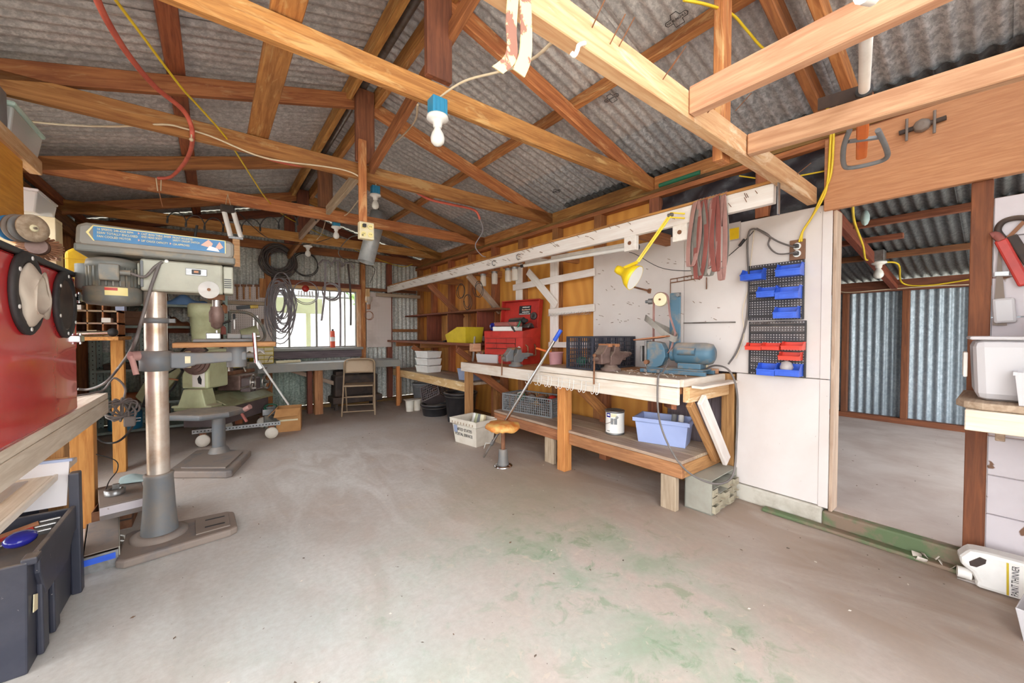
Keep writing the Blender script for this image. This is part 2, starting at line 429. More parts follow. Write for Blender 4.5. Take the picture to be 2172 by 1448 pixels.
    def ribbon(s, pts, side, w, th):
        """strap: follows pts, width w along side vector"""
        pts = [V(p) for p in pts]; sd = V(side).normalized() * (w / 2); m = len(pts); vs = []
        for i, p in enumerate(pts):
            d = (pts[min(i + 1, m - 1)] - pts[max(i - 1, 0)]).normalized()
            nn = d.cross(sd).normalized() * (th / 2)
            vs += [p - sd - nn, p + sd - nn, p + sd + nn, p - sd + nn]
        fs = [(0, 1, 2, 3), tuple(range(4 * m - 1, 4 * m - 5, -1))]
        for i in range(m - 1):
            for j in range(4): fs.append((4 * i + j, 4 * i + 4 + j, 4 * i + 4 + (j + 1) % 4, 4 * i + (j + 1) % 4))
        return s.add(vs, fs)
    def lathe(s, prof, o=(0, 0, 0), n=24, axis=(0, 0, 1), smooth=True):
        o = V(o); ax = V(axis).normalized(); u = V((1, 0, 0)) if abs(ax.x) < 0.9 else V((0, 1, 0))
        a = ax.cross(u).normalized(); b = ax.cross(a); vs = []
        for r, z in prof:
            for i in range(n):
                t = 2 * PI * i / n; vs.append(o + ax * z + (a * math.cos(t) + b * math.sin(t)) * r)
        fs = []
        for k in range(len(prof) - 1):
            for i in range(n): fs.append((k * n + i, k * n + (i + 1) % n, (k + 1) * n + (i + 1) % n, (k + 1) * n + i))
        s.add(vs, fs, smooth)
        e = len(prof) - 1
        cap = []
        if prof[0][0] > 1e-5: cap.append(tuple(range(n - 1, -1, -1)))
        if prof[e][0] > 1e-5: cap.append(tuple(range(e * n, e * n + n)))
        if cap: s.add(vs, cap)
        return s
    def sph(s, c, r, n=12, sc=(1, 1, 1)):
        c = V(c); vs = []; h = n // 2
        for k in range(h + 1):
            ph = PI * k / h
            for i in range(n):
                t = 2 * PI * i / n
                vs.append(c + V((r * sc[0] * math.sin(ph) * math.cos(t), r * sc[1] * math.sin(ph) * math.sin(t), r * sc[2] * math.cos(ph))))
        return s.add(vs, [(k * n + i, (k + 1) * n + i, (k + 1) * n + (i + 1) % n, k * n + (i + 1) % n) for k in range(h) for i in range(n)], True)
    def prism(s, poly, fn, d0, d1, smooth=False):
        """poly of 2D points; fn(u, v, d) -> 3D point"""
        n = len(poly)
        vs = [fn(u, v, d0) for u, v in poly] + [fn(u, v, d1) for u, v in poly]
        s.add(vs, [(i, (i + 1) % n, (i + 1) % n + n, i + n) for i in range(n)], smooth)
        return s.add(vs, [tuple(range(n - 1, -1, -1)), tuple(range(n, 2 * n))])
    def surf(s, fn, nu, nv, smooth=True):
        """sheet fn(u, v), u v in 0..1"""
        vs = [fn(i / nu, j / nv) for j in range(nv + 1) for i in range(nu + 1)]
        return s.add(vs, [(j * (nu + 1) + i, j * (nu + 1) + i + 1, (j + 1) * (nu + 1) + i + 1, (j + 1) * (nu + 1) + i) for j in range(nv) for i in range(nu)], smooth)
    def build(s, name, mat, parent=None, bev=0.0, sol=0.0, label=None, sub=0, kind=None):
        me = bpy.data.meshes.new(name)
        me.from_pydata([tuple(p) for p in s.v], [], s.f)
        me.polygons.foreach_set('use_smooth', s.s)
        for m in (mat if isinstance(mat, (list, tuple)) else [mat]): me.materials.append(MAT[m])
        if any(s.mi): me.polygons.foreach_set('material_index', s.mi)
        bm = bmesh.new(); bm.from_mesh(me)
        if bev: bmesh.ops.remove_doubles(bm, verts=bm.verts, dist=1e-5)
        bmesh.ops.recalc_face_normals(bm, faces=bm.faces)
        bm.to_mesh(me); bm.free()
        o = bpy.data.objects.new(name, me); COL.objects.link(o)
        if parent: o.parent = parent
        if sol:
            m = o.modifiers.new('thickness', 'SOLIDIFY'); m.thickness = sol; m.offset = 0
        if bev:
            m = o.modifiers.new('edge', 'BEVEL'); m.width = bev; m.segments = 2; m.limit_method = 'ANGLE'; m.angle_limit = 0.7
        if sub:
            m = o.modifiers.new('smooth', 'SUBSURF'); m.levels = sub; m.render_levels = sub
        if label: o['label'] = label
        if kind: o['kind'] = kind
        return o
_beams = {}
def beam(name, p, q, w, h, mat, parent=None, up=(0, 0, 1), bev=0.004):
    """timber member from p to q, its own frame with x along the grain"""
    p, q = V(p), V(q); L = (q - p).length
    key = (round(L, 3), round(w, 3), round(h, 3), mat, bev)
    me = _beams.get(key)
    if not me:
        me = bpy.data.meshes.new(name)
        bm = bmesh.new()
        bmesh.ops.create_cube(bm, size=1.0)
        for v in bm.verts: v.co = V(((v.co.x + 0.5) * L, v.co.y * w, v.co.z * h))
        if bev: bmesh.ops.bevel(bm, geom=bm.edges[:], offset=min(bev, w * 0.3, h * 0.3), segments=1, affect='EDGES')
        bm.to_mesh(me); bm.free()
        me.materials.append(MAT[mat]); _beams[key] = me
    o = bpy.data.objects.new(name, me); COL.objects.link(o)
    x = (q - p).normalized(); u = V(up)
    if abs(x.dot(u)) > 0.99: u = V((0, 1, 0))
    y = u.cross(x).normalized(); z = x.cross(y)
    M = Matrix(((x.x, y.x, z.x, p.x), (x.y, y.y, z.y, p.y), (x.z, y.z, z.z, p.z), (0, 0, 0, 1)))
    if parent:
        o.parent = parent; M = frame(parent).inverted() @ M
    o.matrix_basis = M
    return o
def plank(name, x0, x1, y0, y1, z0, z1, mat, parent=None, bev=0.003):
    """axis-aligned board given by its bounds; grain along the longest side"""
    d = (x1 - x0, y1 - y0, z1 - z0); c = ((x0 + x1) / 2, (y0 + y1) / 2, (z0 + z1) / 2)
    i = d.index(max(d))
    if i == 0: return beam(name, (x0, c[1], c[2]), (x1, c[1], c[2]), d[1], d[2], mat, parent, (0, 0, 1), bev)
    if i == 1: return beam(name, (c[0], y0, c[2]), (c[0], y1, c[2]), d[0], d[2], mat, parent, (0, 0, 1), bev)
    return beam(name, (c[0], c[1], z0), (c[0], c[1], z1), d[0], d[1], mat, parent, (0, 1, 0), bev)
_sheets = {}
def sheet(name, W, L, M, mat, parent, pitch=0.0762, amp=0.009):
    """corrugated sheet: x across the corrugations, y along them"""
    key = (round(W, 3), round(L, 3), mat)
    me = _sheets.get(key)
    if not me:
        n = max(4, int(round(W / pitch * 6)))
        b = B()
        b.surf(lambda u, v: (u * W, v * L, amp * math.sin(2 * PI * u * W / pitch)), n, 1)
        me = bpy.data.meshes.new(name)
        me.from_pydata([tuple(p) for p in b.v], [], b.f)
        me.polygons.foreach_set('use_smooth', b.s)
        me.materials.append(MAT[mat]); _sheets[key] = me
    o = bpy.data.objects.new(name, me); COL.objects.link(o)
    if parent:
        o.parent = parent; M = frame(parent).inverted() @ M
    o.matrix_basis = M
    return o
def axes(o, x, y):
    x = V(x).normalized(); y = V(y).normalized(); z = x.cross(y)
    return Matrix(((x.x, y.x, z.x, o[0]), (x.y, y.y, z.y, o[1]), (x.z, y.z, z.z, o[2]), (0, 0, 0, 1)))
def text(s_, size, mat, M, parent=None, name='lettering', ext=0.0006, sx=1.0, align='LEFT'):
    """raised print; M: x along the line, y up, z out of the surface"""
    cu = bpy.data.curves.new(name, 'FONT'); cu.body = s_; cu.size = size; cu.extrude = ext
    cu.align_x = align; cu.resolution_u = 2
    t = bpy.data.objects.new(name, cu); COL.objects.link(t)
    me = bpy.data.meshes.new_from_object(t)
    bpy.data.objects.remove(t); bpy.data.curves.remove(cu)
    me.materials.clear(); me.materials.append(MAT[mat])
    o = bpy.data.objects.new(name, me); COL.objects.link(o)
    M = M @ Matrix.Diagonal((sx, 1, 1, 1))
    if parent:
        o.parent = parent; M = frame(parent).inverted() @ M
    o.matrix_basis = M
    return o
def copy_tree(o, parent=None):
    c = o.copy(); COL.objects.link(c); c.parent = parent
    for ch in list(o.children): copy_tree(ch, c)
    return c
def spline(pts, k=6):
    """smooth polyline through pts (Catmull-Rom)"""
    pts = [V(p) for p in pts]; out = []
    for i in range(len(pts) - 1):
        p0 = pts[max(i - 1, 0)]; p1 = pts[i]; p2 = pts[i + 1]; p3 = pts[min(i + 2, len(pts) - 1)]
        for j in range(k):
            t = j / k
            out.append(0.5 * ((2 * p1) + (p2 - p0) * t + (2 * p0 - 5 * p1 + 4 * p2 - p3) * t * t + (3 * p1 - p0 - 3 * p2 + p3) * t ** 3))
    return out + [pts[-1]]
def coil(c, R, turns, ax1, ax2, jitter, n=22, depth=None):
    """hank of cord: loops round c in the plane ax1/ax2, loosely stacked"""
    c = V(c); a = V(ax1); b = V(ax2); dn = V(depth or (0, 0, 0)); out = []
    rnd = random.Random(int(R * 1000) + turns)
    dx = dy = 0.0; rr = 1.0
    for i in range(turns * n + 1):
        t = 2 * PI * i / n
        if i % n == 0:
            tx, ty, tr = rnd.uniform(-jitter, jitter), rnd.uniform(-jitter, jitter), 1 + rnd.uniform(-jitter, jitter) / R
        dx += (tx - dx) * 0.15; dy += (ty - dy) * 0.15; rr += (tr - rr) * 0.15
        out.append(c + a * (R * rr * math.cos(t) + dx) + b * (R * rr * math.sin(t) + dy) + dn * (i / (turns * n)))
    return out
# ================================================================ the shed
XL, XR, YB = -1.2, 3.0, 6.75
RX, RZ, RS = 0.96, 3.19, 0.275
def zr(x): return RZ - RS * abs(x - RX)
fo = B().box(-1.45, 3.03, -1.6, 7.0, -0.12, 0.0).build('floor', 'floor'); fo['kind'] = 'structure'
fo = B().box(3.03, 6.9, -1.6, 2.6, -0.12, 0.1).build('floor_lean_to', 'floor2'); fo['kind'] = 'structure'
kb = structure('trim_1')
B().box(2.965, 3.03, -1.5, 0.69, 0.0, 0.1).build('kerb', 'kerb', kb, bev=0.012)
B().box(2.975, 3.03, 0.69, 1.3, 0.0, 0.115).build('kerb', 'kerbw', kb, bev=0.012)
B().box(2.90, 2.965, -1.2, 1.0, 0.0, 0.022).build('kerb_foot', 'kerb', kb, bev=0.008)
# ---- roof
rf = structure('ceiling')
sl = math.sqrt(1 + RS * RS)
nrf = random.Random(3)
for k in range(11):
    y0 = -0.75 + 0.70 * k
    sheet('roof_sheet', 0.76, 2.5 * sl, axes((0.935, y0, zr(0.935) + 0.004 * (k % 2)), (0, 1, 0), (-1, 0, -RS)), 'roof', rf)
    sheet('roof_sheet', 0.76, 1.68 * sl, axes((0.985, y0, zr(0.985) + 0.004 * (k % 2)), (0, 1, 0), (1, 0, -RS)), 'roof', rf)
    sheet('roof_sheet', 0.76, 0.95 * sl, axes((2.58, y0, zr(2.58) - 0.007 + 0.004 * (k % 2)), (0, 1, 0), (1, 0, -RS)), 'roof2', rf)
b = B(); b.prism([(RX - 0.16, zr(RX - 0.16) + 0.012), (RX, RZ + 0.03), (RX + 0.16, zr(RX + 0.16) + 0.012), (RX + 0.16, zr(RX + 0.16) + 0.015), (RX, RZ + 0.036), (RX - 0.16, zr(RX - 0.16) + 0.015)], lambda u, v, d: (u, d, v), -0.78, 6.98)
b.build('ridge_cap', 'roof', rf)
B().cyl((RX, -0.7, 3.155), (RX, 6.8, 3.155), 0.028, n=12).build('ridge_pipe', 'zinc', rf)
for x in (0.855, 1.065): beam('ridge_board', (x, -0.7, 3.085), (x, 6.8, 3.085), 0.042, 0.125, 'rafter', rf)
beam('purlin', (2.06, -0.7, 2.835), (2.06, 6.8, 2.835), 0.045, 0.085, 'rafter', rf, (0.26, 0, 1))
beam('purlin', (-0.17, -0.7, 2.835), (-0.17, 6.8, 2.835), 0.09, 0.05, 'oldrafter', rf, (-0.26, 0, 1))
for x in (3.13, -1.21): beam('purlin', (x, -0.7, zr(x) - 0.065), (x, 6.8, zr(x) - 0.065), 0.045, 0.085, 'oldrafter', rf)
# stamps rolled on the underside of the sheets
def stamp(px, py, size):
    t = (0.0)
    d = P(px, py, y=1.0) - V((0, 0, CAMH)); c = V((0, 0, CAMH))
    k = (RZ - 0.012 + RS * RX - CAMH) / (d.z + RS * d.x); p = c + d * k
    M = axes(p, (0, -1, 0), (-1, 0, RS))
    o = structure_none = None
    bb = B(M=M)
    R = size
    pts = [(-1.0, -0.25), (-0.45, -0.25), (-0.45, -0.75), (0.45, -0.75), (0.45, -0.25), (1.0, -0.25), (1.15, 0), (1.0, 0.25), (0.45, 0.25), (0.3, 0.7), (-0.3, 0.7), (-0.45, 0.25), (-1.0, 0.25), (-1.15, 0)]
    bb.tube([(a * R, e * R, 0.0) for a, e in pts], 0.0022, 4, True)
    o = bb.build('stamp', 'ink', rf)
    text('NV BUNGHLS', R * 0.36, 'ink', M @ Matrix.Translation((-R * 0.98, -R * 0.12, 0.001)), rf, 'stamp_lettering', sx=0.86)
stamp(1435, 40, 0.055); stamp(1297, 208, 0.05); stamp(1180, 405, 0.045)
# ---- trusses
TY = [1.93, 3.2, 4.58, 5.88]
TL = ['truss nearest the camera carrying the largest bare bulb', 'second roof truss carrying the outlet box board', 'third roof truss with a bulb on the blue box', 'fourth roof truss nearest the window wall']
TM = ['rafter', 'rafter', 'rafter', 'rafter']
for i, y in enumerate(TY):
    t = thing('roof_truss', 'orange-brown wooden ' + TL[i], 'roof truss', (RX, y, 2.43), group='roof trusses')
    beam('bottom_chord', (-1.27, y, 2.49), (3.07, y, 2.49), 0.042, 0.12, 'rafter', t)
    for s in (-1, 1):
        a = (RX + s * 0.03, y - 0.043 * (1 if i % 2 else -1) * 0, 3.04); e = (RX + s * 2.2, y, 3.04 - RS * 2.17)
        beam('top_chord', a, e, 0.042, 0.11, 'rafter' if i != 2 else 'oldrafter', t)
    beam('king_post', (0.965, y - 0.042, 2.55), (0.965, y - 0.042, 3.12), 0.042, 0.145, 'darkwood', t, (1, 0, 0))
gt = structure('trim_2')
beam('gable_tie', (-1.27, 6.70, 2.49), (3.07, 6.70, 2.49), 0.045, 0.12, 'oldrafter', gt)
for s in (-1, 1): beam('gable_rafter', (RX + s * 0.03, 6.74, 3.04), (RX + s * 2.2, 6.74, 3.04 - RS * 2.17), 0.042, 0.11, 'darkwood', gt)
beam('gable_post', (0.92, 6.69, 2.55), (0.92, 6.69, 3.1), 0.045, 0.14, 'darkwood', gt, (1, 0, 0))
# sway braces along the ridge
def brace(p, q, lab, m='darkwood', w=0.04, h=0.09): return tag(beam('sway_brace', p, q, w, h, m), lab, 'brace', 'sway braces under the ridge')
brace((1.06, 0.95, 3.06), (1.0, 3.12, 2.50), 'dark diagonal brace behind the first bulb rising over the nearest truss', 'oldrafter')
brace((0.99, 3.28, 2.56), (0.97, 4.45, 2.5), 'grey diagonal brace running from the outlet board to the third truss', 'greywood')
brace((0.97, 4.60, 2.56), (0.93, 5.88, 2.50), 'diagonal brace between the third and fourth trusses', 'greywood')
brace((0.95, 5.95, 2.48), (0.9, 6.66, 2.36), 'short diagonal brace under the gable post beside the coiled hose', 'oldrafter')
p = P(605, 40, z=2.575); q_ = P(546, 292, z=2.575)
tag(beam('loose_plank', (p.x, 1.7, 2.575), (q_.x, 3.32, 2.575), 0.12, 0.04, 'rafter'), 'orange plank laid flat across the two nearest tie beams', 'plank')
# ---- door frame timbers near the camera
tag(plank('header_beam', -1.25, 2.96, 0.74, 0.79, 2.0, 2.1, 'palewood'), 'pale whitewashed cross beam with nails and a hook', 'beam')
beam('bearing_post', (-1.2, 0.765, 0.0), (-1.2, 0.765, 2.0), 0.09, 0.09, 'pine', structure('trim_3'))
tag(beam('joist', (1.42, 0.738, 2.06), (1.41, -0.75, 2.06), 0.045, 0.1, 'joist'), 'left of two dusty joists running from the pale cross beam', 'joist', 'joists over the door')
tag(beam('joist', (1.93, 0.738, 2.05), (2.13, -0.75, 2.05), 0.045, 0.09, 'joist'), 'right of two dusty joists, just below the doorway header board', 'joist', 'joists over the door')
t = thing('door_rafter', 'reddish pair of rafters with a yellow cable clipped on top', 'rafter', (RX, 0.74, 2.45))
beam('rafter', (0.99, 0.70, 3.04), (3.12, 0.70, 3.04 - RS * 2.13), 0.045, 0.11, 'oldrafter', t)
beam('rafter', (0.99, 0.56, 3.05), (3.12, 0.56, 3.05 - RS * 2.13), 0.045, 0.10, 'rafter', t)
beam('strut', (1.87, 0.83, 1.99), (1.87, 0.83, 2.80), 0.045, 0.085, 'rafter', t, (1, 0, 0))
# ---- right wall
wr = structure('wall_right')
plank('top_plate', 3.0, 3.09, -0.75, 6.84, 2.36, 2.40, 'oldrafter', wr)
plank('top_plate', 3.0, 3.09, -0.75, 6.84, 2.402, 2.43, 'mouldy', wr)
for a, e in ((-0.7, 0.65), (0.8, 1.9), (1.96, 3.17), (3.23, 4.55), (4.61, 5.85), (5.91, 6.7)):
    plank('blocking', 3.03, 3.07, a, e, 2.432, 2.55, 'rafter', wr)
for y in (1.885, 2.5, 3.1, 3.71, 4.3, 4.91, 5.53, 6.15, 6.72):
    plank('stud', 3.0, 3.09, y - 0.045, y + 0.045, 0.06, 2.36, 'oldrafter' if int(y * 10) % 3 else 'darkwood', wr)
plank('stud', 3.0, 3.09, 1.22, 1.31, 0.06, 0.9, 'benchwood', wr)
plank('stud', 3.0, 3.09, 1.02, 1.1, 2.0, 2.36, 'oldrafter', wr)
plank('bottom_plate', 3.0, 3.09, 1.3, 6.84, 0.0, 0.06, 'mouldy', wr)
for k, (a, e) in enumerate(((1.8, 3.07), (3.075, 4.29), (4.295, 5.5), (5.505, 6.84))):
    o = plank('plywood_panel', 3.092, 3.104, a, e, 0.02, 2.42, 'ply', wr, 0)
for k in range(6):
    plank('weathered_board', 3.092, 3.11, 0.7 + k * 0.183, 0.88 + k * 0.183, 0.05, 0.95, 'weathered', wr)
plank('backing_board', 3.092, 3.104, 0.7, 1.798, 0.96, 2.0, 'darkwood', wr)
b = B(); b.surf(lambda u, v: (3.055 + 0.022 * math.sin(u * 17 + v * 5) * math.sin(v * 9 + u * 6), 0.72 + 1.12 * u, 2.0 + 0.38 * v), 26, 10)
b.build('tarp', 'tarp', wr)
# white lining panels
plank('white_panel', 2.985, 2.999, 0.685, 1.60, 0.915, 1.99, 'whitepanel', wr)
plank('white_panel', 2.985, 2.999, 1.603, 2.535, 0.80, 1.99, 'whitepanel', wr)
plank('white_panel', 2.985, 2.999, 0.685, 1.20, 0.12, 0.911, 'whitepanel', wr)
plank('panel_batten', 2.978, 2.985, 0.665, 0.715, 0.115, 0.911, 'whitepanel', wr)
plank('panel_batten', 2.978, 2.985, 0.665, 0.715, 0.915, 1.95, 'whitepanel', wr)
plank('door_jamb', 2.985, 3.1, 0.645, 0.664, 0.1, 1.945, 'greywood', wr)
# white battens nailed over the studs
plank('white_batten', 2.975, 2.999, 3.655, 3.77, 1.05, 2.05, 'whitewood', wr)
plank('white_batten', 2.975, 2.999, 3.03, 3.15, 1.05, 2.05, 'whitewood', wr)
beam('white_batten', (2.962, 3.80, 1.765), (2.962, 2.5, 1.80), 0.022, 0.075, 'whitewood', wr)
beam('white_batten', (2.962, 3.15, 1.43), (2.962, 2.5, 1.45), 0.022, 0.075, 'whitewood', wr)
beam('white_batten', (2.962, 3.15, 1.07), (2.962, 2.5, 1.08), 0.022, 0.06, 'whitewood', wr)
beam('white_batten', (2.95, 3.50, 1.93), (2.95, 3.02, 1.5), 0.022, 0.085, 'whitewood', wr)
# header over the doorway, post and boards beyond it
hd = structure('trim_4')
plank('header_board', 2.955, 2.995, -0.8, 0.705, 1.945, 2.375, 'header', hd)
ps = structure('door_1')
plank('door_post', 2.985, 3.045, 0.055, 0.125, 0.1, 1.945, 'redwood', ps)
wx = structure('wall_right_near')
wf = structure('wall_front_added')  # unseen half wall, added to cut daylight on the near right surfaces
for k in range(3): sheet('corrugated_sheet', 0.60, 2.55, axes((1.55 + 0.53 * k, -0.82, 0.0), (1, 0, 0), (0, 0, 1)), 'wallsheet', wf)
for x in (1.55, 2.3, 3.0): plank('stud', x, x + 0.045, -0.80, -0.72, 0.0, 2.36, 'oldrafter', wf)
plank('top_plate', -1.29, 3.09, -0.80, -0.71, 2.3, 2.36, 'oldrafter', wf)
for k in range(9):
    plank('white_board', 3.0, 3.02, -0.70, 0.053, 0.12 + 0.193 * k, 0.309 + 0.193 * k, 'peeling', wx)
for y in (-0.68, -0.35): plank('stud', 3.02, 3.1, y, y + 0.045, 0.1, 2.36, 'darkwood', wx)
# ---- back wall
wb = structure('wall_back')
YS = 6.86
def vsheet(x0, x1, z0, top, mat, par, Y=YS):
    nseg = max(4, int(round((x1 - x0) / 0.0762 * 6)))
    b = B(); b.surf(lambda u, v: (u * (x1 - x0), 0.014 * math.sin(2 * PI * (x0 + u * (x1 - x0)) / 0.0762), v * ((top(x0 + u * (x1 - x0)) if callable(top) else top) - z0)), nseg, 1)
    o = b.build('corrugated_sheet', mat, par); o.location = (x0, Y, z0)
tp = lambda x: zr(x) - 0.015
xs = [-1.3, -0.62, 0.06, 0.72]
for a, e in zip(xs, xs[1:]):
    vsheet(a, e + 0.02, 0.05, 0.96, 'lowsheet', wb, YS - 0.004); vsheet(a, e + 0.02, 0.94, tp, 'wallsheet', wb)
vsheet(0.72, 1.36, 0.05, 0.95, 'lowsheet', wb); vsheet(1.34, 1.97, 0.05, 0.95, 'wallsheet', wb)
vsheet(0.72, 1.36, 1.93, tp, 'wallsheet', wb); vsheet(1.34, 1.97, 1.93, tp, 'wallsheet', wb)
vsheet(1.95, 2.60, 0.05, tp, 'wallsheet', wb); vsheet(2.58, 3.12, 0.05, tp, 'wallsheet', wb)
for x in (-1.15, -0.5, 0.1): plank('stud', x - 0.02, x + 0.02, 6.75, 6.84, 0.05, 2.43, 'darkwood', wb)
plank('stud', 0.60, 0.68, 6.75, 6.84, 0.05, 2.43, 'rafter', wb)
plank('stud', 1.985, 2.055, 6.75, 6.84, 0.05, 2.43, 'rafter', wb)
plank('stud', 2.44, 2.52, 6.75, 6.84, 0.05, 2.43, 'darkwood', wb)
plank('girt', 0.68, 1.985, 6.75, 6.84, 1.945, 2.02, 'darkwood', wb)
plank('girt', 2.06, 2.98, 6.76, 6.8, 1.93, 1.98, 'darkwood', wb)
plank('girt', 2.52, 3.0, 6.70, 6.75, 1.22, 1.27, 'oldrafter', wb)
plank('girt', -1.2, 0.6, 6.76, 6.84, 1.2, 1.28, 'darkwood', wb)
plank('bottom_plate', -1.25, 3.0, 6.72, 6.84, 0.0, 0.05, 'mouldy', wb)
plank('nailing_block', 0.53, 0.6, 6.70, 6.76, 1.72, 2.0, 'rafter', wb)
plank('nailing_block', 2.04, 2.10, 6.66, 6.72, 1.72, 1.95, 'palewood', wb)
# ---- window
wi = structure('window_1')
plank('window_sill', 0.66, 1.99, 6.68, 6.84, 0.925, 0.965, 'deskgrey', wi)
plank('window_apron', 0.66, 1.99, 6.76, 6.8, 0.80, 0.92, 'weathered', wi)
for a, e in ((0.68, 0.725), (1.92, 1.985)): plank('window_jamb', a, e, 6.77, 6.84, 0.965, 1.945, 'palewood' if a > 1 else 'deskgrey', wi)
plank('window_head', 0.725, 1.92, 6.77, 6.84, 1.90, 1.945, 'palewood', wi)
for x, wd in ((0.735, 0.02), (0.915, 0.028), (1.30, 0.03), (1.50, 0.02), (1.73, 0.02), (1.905, 0.02)):
    plank('window_mullion', x - wd / 2, x + wd / 2, 6.80, 6.83, 0.965, 1.90, 'deskgrey', wi)
for z in (0.975, 1.89): plank('window_rail', 0.725, 1.92, 6.802, 6.828, z - 0.012, z + 0.012, 'deskgrey', wi)
for a, e in ((0.745, 0.90), (0.93, 1.285), (1.315, 1.49), (1.51, 1.72), (1.74, 1.895)):
    B().box(a, e, 6.813, 6.817, 0.987, 1.878).build('window_pane', 'pane', wi)
# ---- left wall
wl = structure('wall_left')
for k in range(4):  # no sheets on the unseen near stretch, left open to let daylight in
    y0 = 4.22 + 0.69 * k
    sheet('corrugated_sheet', 0.71, 2.6, axes((-1.31, y0, 0.02), (0, 1, 0), (0, 0, 1)), 'wallsheet', wl)
plank('top_plate', -1.29, -1.2, -0.75, 6.84, 2.36, 2.43, 'mouldy', wl)
plank('wall_rail', -1.2, -1.16, 3.2, 6.84, 2.22, 2.34, 'mouldy', wl)
for y in (1.2, 2.1, 3.0, 3.55, 4.26, 5.0, 5.6, 6.2, 6.7): plank('stud', -1.29, -1.2, y - 0.045, y + 0.045, 0.05, 2.36, 'oldrafter', wl)
plank('bottom_plate', -1.29, -1.2, 0.9, 6.84, 0, 0.05, 'mouldy', wl)
# ---- lean-to beyond the doorway
zl = lambda x: 1.88 + 0.2 * (6.6 - x)
w2 = structure('wall_far')
for k in range(6):
    sheet('corrugated_sheet', 0.71, 1.75, axes((6.66, -1.55 + 0.69 * k, 0.1), (0, 1, 0), (0, 0, 1)), 'farsheet', w2, amp=0.012)
plank('top_plate', 6.57, 6.65, -1.6, 2.6, 1.715, 1.85, 'darkwood', w2)
plank('bottom_plate', 6.55, 6.65, -1.6, 2.6, 0.1, 0.165, 'redwood', w2)
for y in (1.32, 0.76, 0.2, -0.36, 1.9): plank('stud', 6.56, 6.65, y - 0.03, y + 0.03, 0.165, 1.715, 'redwood', w2)
w3 = structure('wall_far_side')
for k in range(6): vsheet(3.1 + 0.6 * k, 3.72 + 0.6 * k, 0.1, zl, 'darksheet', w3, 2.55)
r2 = structure('ceiling_lean_to')
for k in range(7):
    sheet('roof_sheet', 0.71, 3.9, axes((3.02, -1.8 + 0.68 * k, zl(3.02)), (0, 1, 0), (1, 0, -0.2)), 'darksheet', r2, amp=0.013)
for x in (3.7, 4.75, 5.65): beam('purlin', (x, -1.6, zl(x) - 0.05), (x, 2.5, zl(x) - 0.05), 0.06, 0.06, 'darkwood', r2)
beam('purlin', (5.15, 0.62, zl(5.15) - 0.05), (5.15, 2.5, zl(5.15) - 0.05), 0.06, 0.05, 'darkwood', r2)
beam('rafter', (3.1, 1.0, zl(3.1) - 0.12), (6.58, 0.86, zl(6.58) - 0.1), 0.06, 0.11, 'redwood', r2)
beam('rafter', (3.1, -0.7, zl(3.1) - 0.12), (6.58, -0.7, zl(6.58) - 0.1), 0.06, 0.11, 'redwood', r2)
# ---- outdoors
g = B().box(-40, 40, -40, 40, -0.3, -0.12).build('ground', 'yard'); g['kind'] = 'structure'
h = thing('neighbour_house', 'white sided house across the yard seen through the window', 'house', (1.6, 13.0, -0.12))
for k in range(12): plank('siding_board', -2.5, 6.5, 12.97, 13.0, -0.1 + 0.2 * k, 0.095 + 0.2 * k, 'siding', h)
plank('wall_core', -2.5, 6.5, 13.0, 13.2, -0.1, 2.3, 'housegrey', h)
plank('house_window', 3.5, 4.4, 12.94, 12.97, 0.6, 1.4, 'housegrey', h)
plank('roof_edge', -2.8, 6.8, 12.7, 13.4, 2.32, 2.45, 'housegrey', h)
h = thing('patio_cover', 'olive slatted patio cover outside the window', 'patio cover', (1.0, 8.6, -0.12))
for k in range(6): plank('slat', -0.6, 1.62, 8.0 + 0.2 * k, 8.18 + 0.2 * k, 1.80, 1.84, 'decking', h)
plank('fascia', -0.6, 1.62, 7.95, 7.99, 1.56, 1.84, 'decking', h)
for x in (-0.55, 1.55): plank('post', x - 0.04, x + 0.04, 8.9, 8.98, -0.12, 1.8, 'decking', h)
def bush(x, y, z, r, n, lab):
    t = thing('shrub', lab, 'shrub', (x, y, -0.12), group='shrubs outside the window')
    rr = random.Random(int(x * 10)); b = B(t)
    for i in range(n):
        a = V((rr.gauss(0, 1), rr.gauss(0, 1), rr.gauss(0, 1))).normalized() * r * rr.uniform(0.5, 1)
        c = V((x, y, z)) + a; u = V((rr.gauss(0, 1), rr.gauss(0, 1), rr.gauss(0, 1))).normalized() * 0.09; w_ = u.orthogonal().normalized() * 0.05
        b.add([c - u, c - w_, c + u, c + w_], [(0, 1, 2, 3)])
    b.build('foliage', 'foliage', t, kind='stuff')
    B(t).cyl((x, y, -0.12), (x, y, z), 0.04, n=7).build('stem', 'darkwood', t)
bush(4.9, 12.0, 0.7, 0.5, 900, 'low green shrub beside the white house')
bush(3.6, 11.0, 2.6, 0.8, 900, 'tree crown hanging above the shrub outside')
# ================================================================ right side: benches, racks, things on them
def RT(name, label, cat, loc, rz=-90, group=None): return thing(name, label, cat, loc, math.radians(rz), group)
